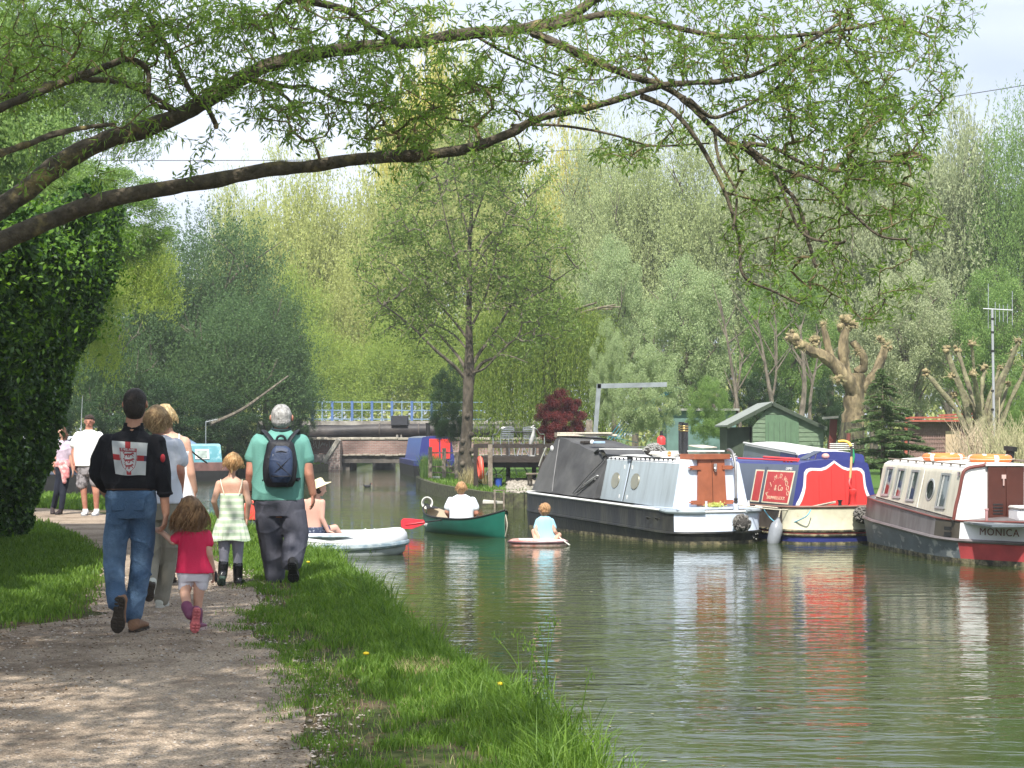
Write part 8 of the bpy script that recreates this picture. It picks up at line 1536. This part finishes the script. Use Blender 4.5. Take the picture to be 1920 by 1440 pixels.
yy_ = yb - .135
for a, c_ in (((509, 858), (546, 893)), ((545, 858), (508, 893)), ((509, 893), (545, 893))): b = MB(); m_ = ((a[0] + c_[0]) / 2, (a[1] + c_[1]) / 2); b.tube([P(a[0], a[1], yy_ + .02), P(m_[0], m_[1], yy_ - .008), P(c_[0], c_[1], yy_ + .02)], .0045, 5); reparent(b.build('cord', rb), rk)
b = MB(); b.tube(smooth_line([P(512, 850, yy_ + .03), P(528, 846, yy_ + .012), P(543, 851, yy_ + .03)], 4), .006, 5); reparent(b.build('zip', rb), rk); b = MB(); b.box(P(512, 854, yy_ + .018), (.008, .006, .03)); reparent(b.build('zip_pull', metal_alu), rk)
b = MB(); b.box(P(528, 840, yy_ + .045), (.055, .006, .012)); reparent(b.build('bag_label', mat('label_grey', (.3, .33, .42), .6)), rk)
for s in (-1, 1):
    b = MB(); q = smooth_line([P(526 + s * 12, 832, Y - .20), P(526 + s * 20, 820, Y - .165), P(526 + s * 28, 811, Y - .10), P(526 + s * 31, 809, Y - .01), P(526 + s * 32, 822, Y + .12), P(526 + s * 36, 850, Y + .17), P(526 + s * 40, 880, Y + .05), P(526 + s * 28, 900, Y - .14)], 5); b.tube(q, .036, 8, flat=.35); reparent(b.build('shoulder_strap', rb), rk)
b = MB(); b.tube(smooth_line([P(518, 832, Y - .21), P(520, 821, Y - .215), P(527, 817, Y - .215), P(534, 821, Y - .215), P(536, 832, Y - .21)], 5), .012, 7); reparent(b.build('grab_handle', rb), rk)
# ---- approaching man, white t-shirt
Y = 31.0; px = Y / F; t = empty('person', (P(168, 0, Y).x, Y, 0), 'dark-haired man in a white t-shirt and camouflage shorts walking towards the camera', 'person'); b = MB(); hc = P(167.5, 791, Y); rx = 8.6 * px; rz = 12.6 * px; fr = head(b, hc, rx, rz, (.05, -1, -.1)); b.cap(P(167, 800, Y), P(167, 810, Y), 6.5 * px, 7.5 * px)
loft(b, lerpsecs([(167, 808, 6), (167, 813, 18), (166, 825, 22), (164, 850, 21), (164, 872, 19), (165, 890, 14)]), Y, .62); limb(b, [(146, 818, 6.3), (138, 848, 5), (140, 870, 3.8, -.08)], Y); limb(b, [(187, 818, 6.3), (195, 848, 5), (194, 870, 3.8, -.02)], Y); limb(b, [(155, 885, 9), (157, 922, 6), (160, 956, 4.2, .05)], Y); limb(b, [(175, 885, 9), (180, 922, 6.4, -.05), (181, 956, 4.2)], Y)
hand(b, P(140, 871, Y - .08), (.02, -.05, -1), (1, 0, 0), -1, 1.05, .6); hand(b, P(194, 871, Y - .02), (-.02, -.05, -1), (-1, 0, 0), 1, 1.05, .6); skinmesh(b, 'body', skin_c, t, .0075, 2); face_bits(t, hc, rx, rz, fr, skin_c)
b = MB(); b.ell(hc + V3((0, .030, .030)), (rx * 1.15, rx * 1.18, rz * .90), 18, 12); b.ell(hc + V3((0, -.018, .066)), (rx * 1.04, rx * 1.08, rz * .46), 16, 10); skinmesh(b, 'hair', hairmat('hair_darkbrown', (.035, .02, .013), (.06, .04, .03)), t, .009, 1, (.003, 60))
b = MB(); loft(b, lerpsecs([(167, 806, 9), (167, 811, 17), (166, 818, 23), (165, 832, 25), (163, 855, 25), (163, 874, 25)]), Y, .66); limb(b, [(147, 817, 8.5), (139, 833, 8.6)], Y); limb(b, [(186, 817, 8.5), (193, 834, 8.6)], Y); skinmesh(b, 'tshirt', mat('tee_white', (.78, .78, .77), .8, .05, 5), t, .011, 2, (.009, 12), .5, 3)
camo = mat('camo_grey', (.30, .28, .29), .85, .05, 5, col2=(.13, .12, .125), cscale=14, lo=.48, hi=.53); b = MB(); loft(b, lerpsecs([(165, 868, 21), (165, 880, 22), (166, 890, 20)]), Y, .66); limb(b, [(155, 886, 11.5), (154, 908, 11.5)], Y); limb(b, [(176, 886, 11.5), (180, 904, 11.5, -.04)], Y); skinmesh(b, 'shorts', camo, t, .011, 2, (.007, 14), 1, 3)
for cx, dy in ((160, .05), (181, 0)): shoe(t, V3((P(cx, 0, Y).x, Y + dy + .05, 0)), V3((P(cx + .5, 0, Y).x, Y + dy - .23, 0)), (0, 0, 1), .11, .09, mat('trainer_white', (.72, .72, .73), .6), mat('trainer_sole', (.25, .27, .3), .7), P(cx, 957, Y + dy), .006)
# ---- approaching woman
Y = 31.4; px = Y / F; t = empty('person', (P(112, 0, Y).x, Y, 0), 'woman with long brown hair and a pink jumper tied round her waist, beside the hedge', 'person'); b = MB(); hc = P(115, 811, Y); rx = 7.4 * px; rz = 11 * px; fr = head(b, hc, rx, rz, (-.35, -.9, -.05)); b.cap(P(117, 819, Y), P(119, 828, Y), 4.5 * px, 5 * px)
loft(b, lerpsecs([(119, 826, 5), (119, 831, 12), (119, 845, 12.5), (118, 862, 11), (118, 885, 14), (118, 897, 11)]), Y, .6); limb(b, [(109, 834, 4.6), (102, 855, 3.8), (100, 875, 3, -.05)], Y); limb(b, [(130, 834, 4.6), (133, 858, 3.9), (137, 880, 3)], Y); limb(b, [(112, 892, 7.5), (106, 925, 5), (100, 952, 3.5, .12)], Y); limb(b, [(122, 892, 7.5), (118, 925, 5.2, -.05), (115, 955, 3.5, -.05)], Y)
hand(b, P(137, 881, Y), (.05, -.1, -1), (-1, 0, 0), 1, .95, .5); hand(b, P(100, 876, Y - .05), (.05, -.1, -1), (1, 0, 0), -1, .95, .5); skinmesh(b, 'body', skin_b, t, .010, 2); face_bits(t, hc, rx, rz, fr, skin_b)
hb2 = hairmat('hair_chestnut', (.12, .055, .03), (.20, .10, .06)); b = MB(); b.ell(hc + V3((.01, .03, .02)), (rx * 1.12, rx * 1.1, rz * .9), 16, 10); b.ell(hc + V3((.045, .04, -.06)), (rx * .85, rx * .9, rz * 1.0), 14, 10); skinmesh(b, 'hair', hb2, t, .010, 1, (.006, 40)); b = MB(); strands(b, hc, rx * 1.1, rz * .9, (-.2, -1, 0), 60, .26, .010, .15, wave=.5, g=random.Random(2)); reparent(b.build('hair_locks', hb2), t)
b = MB(); loft(b, lerpsecs([(119, 825, 6), (119, 830, 13), (119, 845, 14), (118, 862, 12.5), (118, 872, 14)]), Y, .64); limb(b, [(109, 833, 5.8), (105, 848, 5.6)], Y); limb(b, [(130, 833, 5.8), (132, 850, 5.6)], Y); skinmesh(b, 'top', mat('top_lilac', (.50, .42, .52), .8, .1, 6, col2=(.6, .5, .6), cscale=12), t, .011, 2, (.007, 14))
pj = mat('jumper_pink', (.66, .22, .24), .85, .1, 6, col2=(.70, .52, .50), cscale=14); b = MB(); loft(b, [(118, 862, 13.5), (118, 868, 15), (118, 876, 14.5)], Y, .7); limb(b, [(112, 870, 5, -.13), (118, 885, 4.5, -.15), (121, 903, 4.2, -.13)], Y); limb(b, [(116, 868, 4, -.14), (126, 880, 4.5, -.13), (127, 893, 4, -.12)], Y); limb(b, [(110, 868, 4.5, -.14), (117, 868, 4.5, -.15)], Y); skinmesh(b, 'tied_jumper', pj, t, .010, 2, (.006, 20))
b = MB(); loft(b, [(118, 874, 13.5), (118, 888, 15), (118, 898, 13)], Y, .66); limb(b, [(112, 894, 8.3), (106, 925, 6.2), (101, 950, 5.2, .11)], Y); limb(b, [(123, 894, 8.3), (118, 925, 6.4, -.05), (115, 953, 5.2, -.05)], Y); skinmesh(b, 'jeans', denim_d, t, .010, 2, (.005, 20))
shoe(t, P(99, 955, Y + .2), P(99, 966, Y - .02), (0, -.3, .95), .09, .08, mat('boot_dark', (.03, .02, .02), .5), black, P(101, 950, Y + .11), .008, 0, 'boot'); shoe(t, V3((P(115, 0, Y).x, Y, 0)), V3((P(112, 0, Y).x, Y - .23, 0)), (0, 0, 1), .09, .08, MATS['boot_dark'], black, P(115, 953, Y - .05), .008, 0, 'boot')
# ---- man in the dinghy with straw hat
Y = 26.95; px = Y / F; t = empty('person', P(592, 1005, Y), 'bare-chested man in a cream straw hat leaning on his arm in the dinghy', 'person'); b = MB(); hc = P(600, 916, Y); rx = 9.6 * px; rz = 13.5 * px; fr = head(b, hc, rx, rz, (.85, .3, -.25)); b.cap(P(596, 922, Y), P(591, 936, Y), 6.5 * px, 7 * px)
loft(b, lerpsecs([(591, 932, 7), (590, 938, 16), (588, 952, 19), (586, 975, 17), (585, 996, 19), (587, 1006, 17)]), Y, .62); limb(b, [(604, 942, 6.5, -.03), (604, 972, 4.8, -.06), (615, 996, 4, -.02)], Y); limb(b, [(573, 942, 6.5, .03), (568, 970, 4.8, .1), (572, 995, 3.8, .2)], Y); limb(b, [(590, 1000, 9), (628, 990, 7, .2), (645, 1012, 5, .3)], Y); limb(b, [(590, 1002, 9, .1), (620, 996, 7, .35), (640, 1012, 5, .4)], Y)
hand(b, P(615, 996, Y - .02), (.9, 0, -.25), (0, 0, -1), 1, 1.0, .15); hand(b, P(572, 995, Y + .2), (-.6, .2, -.4), (0, 0, -1), 1, 1.0, .2); skinmesh(b, 'body', mat('skin_pink', (.62, .36, .28), .55, .06, 8), t, .009, 3); face_bits(t, hc, rx, rz, fr, skin_b)
b = MB(); loft(b, [(586, 988, 20), (586, 998, 21), (588, 1008, 20)], Y, .66); limb(b, [(590, 1001, 10.5), (612, 993, 9.5, .12)], Y); limb(b, [(590, 1003, 10.5, .1), (608, 998, 9.5, .28)], Y); skinmesh(b, 'shorts', mat('shorts_navy', (.04, .055, .10), .8, .1, 6, col2=(.3, .33, .4), cscale=30, lo=.55, hi=.6), t, .009, 2)
b = MB(); b.ell(hc + V3((-.02, 0, .0)), (rx * 1.06, rx * 1.06, rz * .9)); reparent(b.build('hair', MATS['hair_darkbrown']), t)
M = Matrix.Rotation(R(-24), 3, 'Y'); b = MB(); b.lathe([(.001, .11), (.06, .11), (.09, .09), (.10, .02), (.115, .005), (.19, -.02), (.20, -.03), (.19, -.028), (.10, -.008)], hc + V3((-.01, 0, .05)), 26, M=M); reparent(b.build('hat', mat('straw', (.74, .66, .42), .8, .08, 20, .3, 120)), t)
# ---- companion in red vest
Y = 28.2; px = Y / F; t = empty('person', P(470, 1000, Y), 'person in a red life vest and white cap, mostly hidden behind the walkers', 'person'); b = MB(); hc = P(478, 926, Y); rx = 8.5 * px; rz = 11.5 * px; fr = head(b, hc, rx, rz, (.2, 1, 0)); b.cap(P(476, 932, Y), P(475, 944, Y), 5 * px, 5.5 * px); loft(b, lerpsecs([(474, 940, 6), (474, 945, 14), (473, 965, 14), (473, 992, 15)]), Y, .62); limb(b, [(488, 948, 5), (492, 970, 4.2), (486, 988, 3.5, .1)], Y); limb(b, [(460, 948, 5), (456, 970, 4.2), (462, 988, 3.5, .1)], Y); limb(b, [(468, 992, 7), (466, 985, 6, .35), (468, 998, 4.5, .5)], Y); limb(b, [(480, 992, 7), (482, 985, 6, .35), (482, 998, 4.5, .5)], Y)
hand(b, P(486, 988, Y + .1), (-.3, .8, -.2), (0, 0, -1), 1, .85, .6); hand(b, P(462, 988, Y + .1), (.3, .8, -.2), (0, 0, -1), -1, .85, .6); skinmesh(b, 'body', skin_b, t, .010, 2); b = MB(); loft(b, [(474, 939, 9), (474, 944, 15), (474, 960, 17.5), (474, 975, 17)], Y, .72); skinmesh(b, 'life_vest', mat('vest_red', (.65, .07, .05), .6), t, .010, 2)
b = MB(); loft(b, [(473, 974, 15), (473, 995, 17)], Y, .66); limb(b, [(468, 992, 8.5), (466, 986, 7.5, .3)], Y); limb(b, [(480, 992, 8.5), (482, 986, 7.5, .3)], Y); skinmesh(b, 'shorts', MATS['shorts_navy'], t, .010, 2); b = MB(); b.ell(hc + V3((0, 0, .03)), (rx * 1.12, rx * 1.2, rz * .75)); b.cap(hc + V3((-.05, .10, .03)), hc + V3((.05, .10, .03)), .02, .02, 8); skinmesh(b, 'cap', mat('cap_white', (.78, .78, .78), .7), t, .010, 1)
# ---- youth in the canoe
Y = 32.15; px = Y / F; t = empty('person', P(865, 985, Y), 'youth with sandy hair and white t-shirt sitting in the green canoe', 'person'); b = MB(); hc = P(865, 914.5, Y); rx = 8.8 * px; rz = 12 * px; fr = head(b, hc, rx, rz, (-.2, 1, 0)); b.cap(P(865, 922, Y), P(865, 932, Y), 5.4 * px, 6 * px); loft(b, lerpsecs([(865, 928, 6), (865, 934, 17), (865, 948, 19), (865, 968, 16), (864, 984, 17)]), Y, .6)
limb(b, [(845, 940, 5.5), (838, 960, 4.8), (845, 972, 3.8, .15)], Y); limb(b, [(886, 940, 5.5), (893, 962, 4.8), (884, 970, 3.8, .22)], Y); limb(b, [(858, 982, 8), (848, 972, 6.5, .45), (846, 985, 5, .8)], Y); limb(b, [(872, 982, 8), (864, 974, 6.5, .5), (862, 985, 5, .85)], Y); hand(b, P(845, 972, Y + .15), (-.2, .7, .1), (0, 0, -1), 1, .95, 1.0, .2); hand(b, P(884, 970, Y + .22), (-.8, .4, 0), (0, 0, -1), -1, .95, 1.0, .2); skinmesh(b, 'body', skin_c, t, .010, 2)
b = MB(); loft(b, lerpsecs([(865, 927, 8), (865, 932, 17), (865, 939, 22), (865, 952, 23.5), (865, 970, 23), (864, 982, 24)]), Y, .64); limb(b, [(845, 939, 7.5), (840, 951, 8)], Y); limb(b, [(886, 939, 7.5), (891, 951, 8)], Y); skinmesh(b, 'tshirt', mat('tee_bluewhite', (.74, .80, .86), .8, .04, 5), t, .010, 2, (.007, 12), .4, 2)
b = MB(); loft(b, [(864, 978, 18), (864, 988, 19)], Y, .66); limb(b, [(858, 983, 9.5), (846, 975, 8.5, .4)], Y); limb(b, [(872, 983, 9.5), (864, 976, 8.5, .42)], Y); skinmesh(b, 'shorts', mat('shorts_dark', (.03, .045, .09), .8), t, .010, 2)
hg = hairmat('hair_ginger', (.36, .18, .075), (.58, .36, .18)); b = MB(); b.ell(hc + V3((0, -.012, .015)), (rx * 1.12, rx * 1.18, rz * .92), 18, 12); b.ell(hc + V3((0, -.03, -.04)), (rx * 1.0, rx * .8, rz * .65), 14, 10); skinmesh(b, 'hair', hg, t, .010, 1, (.008, 40)); b = MB(); strands(b, hc, rx * 1.1, rz * .92, (0, 1, 0), 200, .11, .004, .1, wave=.7, g=random.Random(6)); reparent(b.build('hair_locks', hg), t)
pd = empty('canoe_paddle', P(800, 982, 31.7), 'red-bladed canoe paddle held out to the left of the youth in the canoe', 'paddle'); a = P(843, 973, 32.3); e = P(790, 980, 31.8); b = MB(); b.tube([P(882, 969, 32.42), a, e], .014, 8); reparent(b.build('shaft', black), pd)
b = MB(); poly = [P(x, y, 31.75) for x, y in ((795, 975), (772, 972.5), (756, 972), (751.5, 977), (752, 987), (756, 991.5), (772, 992), (786, 987), (797, 982))]; b.prism(poly, (0, .012, 0)); b.tube([P(795, 979, 31.745), P(760, 984, 31.74)], [.016, .006], 6); reparent(b.build('blade', mat('blade_red', (.75, .04, .06), .4), smooth=False, bevel=.003), pd)
# ---- boy on the board
Y = 29.0; px = Y / F; t = empty('person', P(1022, 1014, Y), 'curly-haired boy in a pale blue shirt sitting cross-legged on the small red board', 'person'); b = MB(); hc = P(1021, 955, Y); rx = 9.6 * px; rz = 11.5 * px; fr = head(b, hc, rx, rz, (-.75, .55, -.2)); b.cap(P(1022, 962, Y), P(1021, 971, Y), 4.6 * px, 5 * px); loft(b, lerpsecs([(1021, 968, 5), (1021, 973, 12), (1021, 985, 13), (1023, 1000, 12.5), (1024, 1013, 14)]), Y, .62)
limb(b, [(1009, 978, 4), (1004, 996, 3.4, -.05), (1010, 1006, 2.8, -.1)], Y); limb(b, [(1034, 978, 4), (1040, 996, 3.4, -.05), (1047, 1004, 2.8, .05)], Y); limb(b, [(1015, 1010, 6.5), (1001, 996, 5, .02), (1004, 1012, 3.8, -.12), (1012, 1014, 3, -.15)], Y); limb(b, [(1030, 1010, 6.5), (1048, 1003, 5, .05), (1040, 1013, 3.8, -.1), (1032, 1014, 3, -.14)], Y)
hand(b, P(1010, 1006, Y - .1), (.2, -.2, -.9), (1, 0, 0), -1, .75, .6); hand(b, P(1047, 1004, Y + .05), (.5, .1, -.5), (0, 0, -1), -1, .75, .9, .2); skinmesh(b, 'body', skin_b, t, .0085, 2); face_bits(t, hc, rx, rz, fr, skin_b)
b = MB(); loft(b, lerpsecs([(1021, 967, 7), (1021, 972, 13.5), (1021, 980, 16), (1022, 995, 16.5), (1024, 1014, 19)]), Y, .66); limb(b, [(1009, 977, 5.6), (1006, 989, 6)], Y); limb(b, [(1034, 977, 5.6), (1038, 989, 6)], Y); skinmesh(b, 'shirt', mat('shirt_paleblue', (.34, .62, .74), .8, .05, 5), t, .009, 2, (.006, 14), .4, 2)
b = MB(); loft(b, [(1024, 1008, 15), (1024, 1015, 16)], Y, .7); limb(b, [(1015, 1010, 7.5), (1006, 1001, 6.8, .02)], Y); limb(b, [(1030, 1010, 7.5), (1043, 1005, 6.8, .04)], Y); skinmesh(b, 'shorts', mat('shorts_white2', (.66, .68, .7), .8), t, .009, 2)
b = MB(); b.ell(hc + V3((.01, -.012, .015)), (rx * 1.14, rx * 1.15, rz * .98), 18, 12); g = random.Random(3)
for i in range(46):
    d = V3((g.gauss(.2, 1), g.gauss(-.4, 1), g.gauss(.35, .8))).normalized()
    if d.x < -.55 and d.z < .2: continue
    b.ell(hc + V3((d.x * rx, d.y * rx * 1.1, d.z * rz * .9)) * 1.1, (.020, .020, .018), 8, 6)
skinmesh(b, 'hair', hg, t, .008, 1, (.004, 60))
pd = empty('paddle', P(1058, 1017, 28.9), 'pale stick paddle trailing from the right hand of the boy on the board', 'paddle'); b = MB(); b.tube([P(1043, 1001, 29.05), P(1054, 1012, 28.9), P(1068, 1022, 28.7)], [.010, .011, .018], 8, flat=.6); reparent(b.build('stick', mat('stick_pale', (.6, .58, .5), .6)), pd)
# ---- swimmer's head? small dark float near the dinghy
# ---------- tidy
for o in list(C.objects):
    if o.type == 'MESH' and o.parent is None and 'label' not in o and 'kind' not in o: print('UNTAGGED', o.name)
# ---------- pale spring haze
if True:
    b = MB(); b.box((0, 425, 21), (1424, 974, 46)); hz = b.build('haze', black, smooth=False); tag(hz, 'thin pale haze over the canal and trees', 'haze', kind='stuff')
    m = bpy.data.materials.new('haze'); m.use_nodes = True; nt = m.node_tree; nt.nodes.clear(); o_ = N(nt, 'ShaderNodeOutputMaterial'); v_ = N(nt, 'ShaderNodeVolumePrincipled'); v_.inputs['Density'].default_value = .0008; v_.inputs['Color'].default_value = (.93, .97, 1, 1); v_.inputs['Anisotropy'].default_value = .2
    nt.links.new(v_.outputs[0], o_.inputs['Volume']); hz.data.materials.clear(); hz.data.materials.append(m); S.cycles.volume_bounces = 0
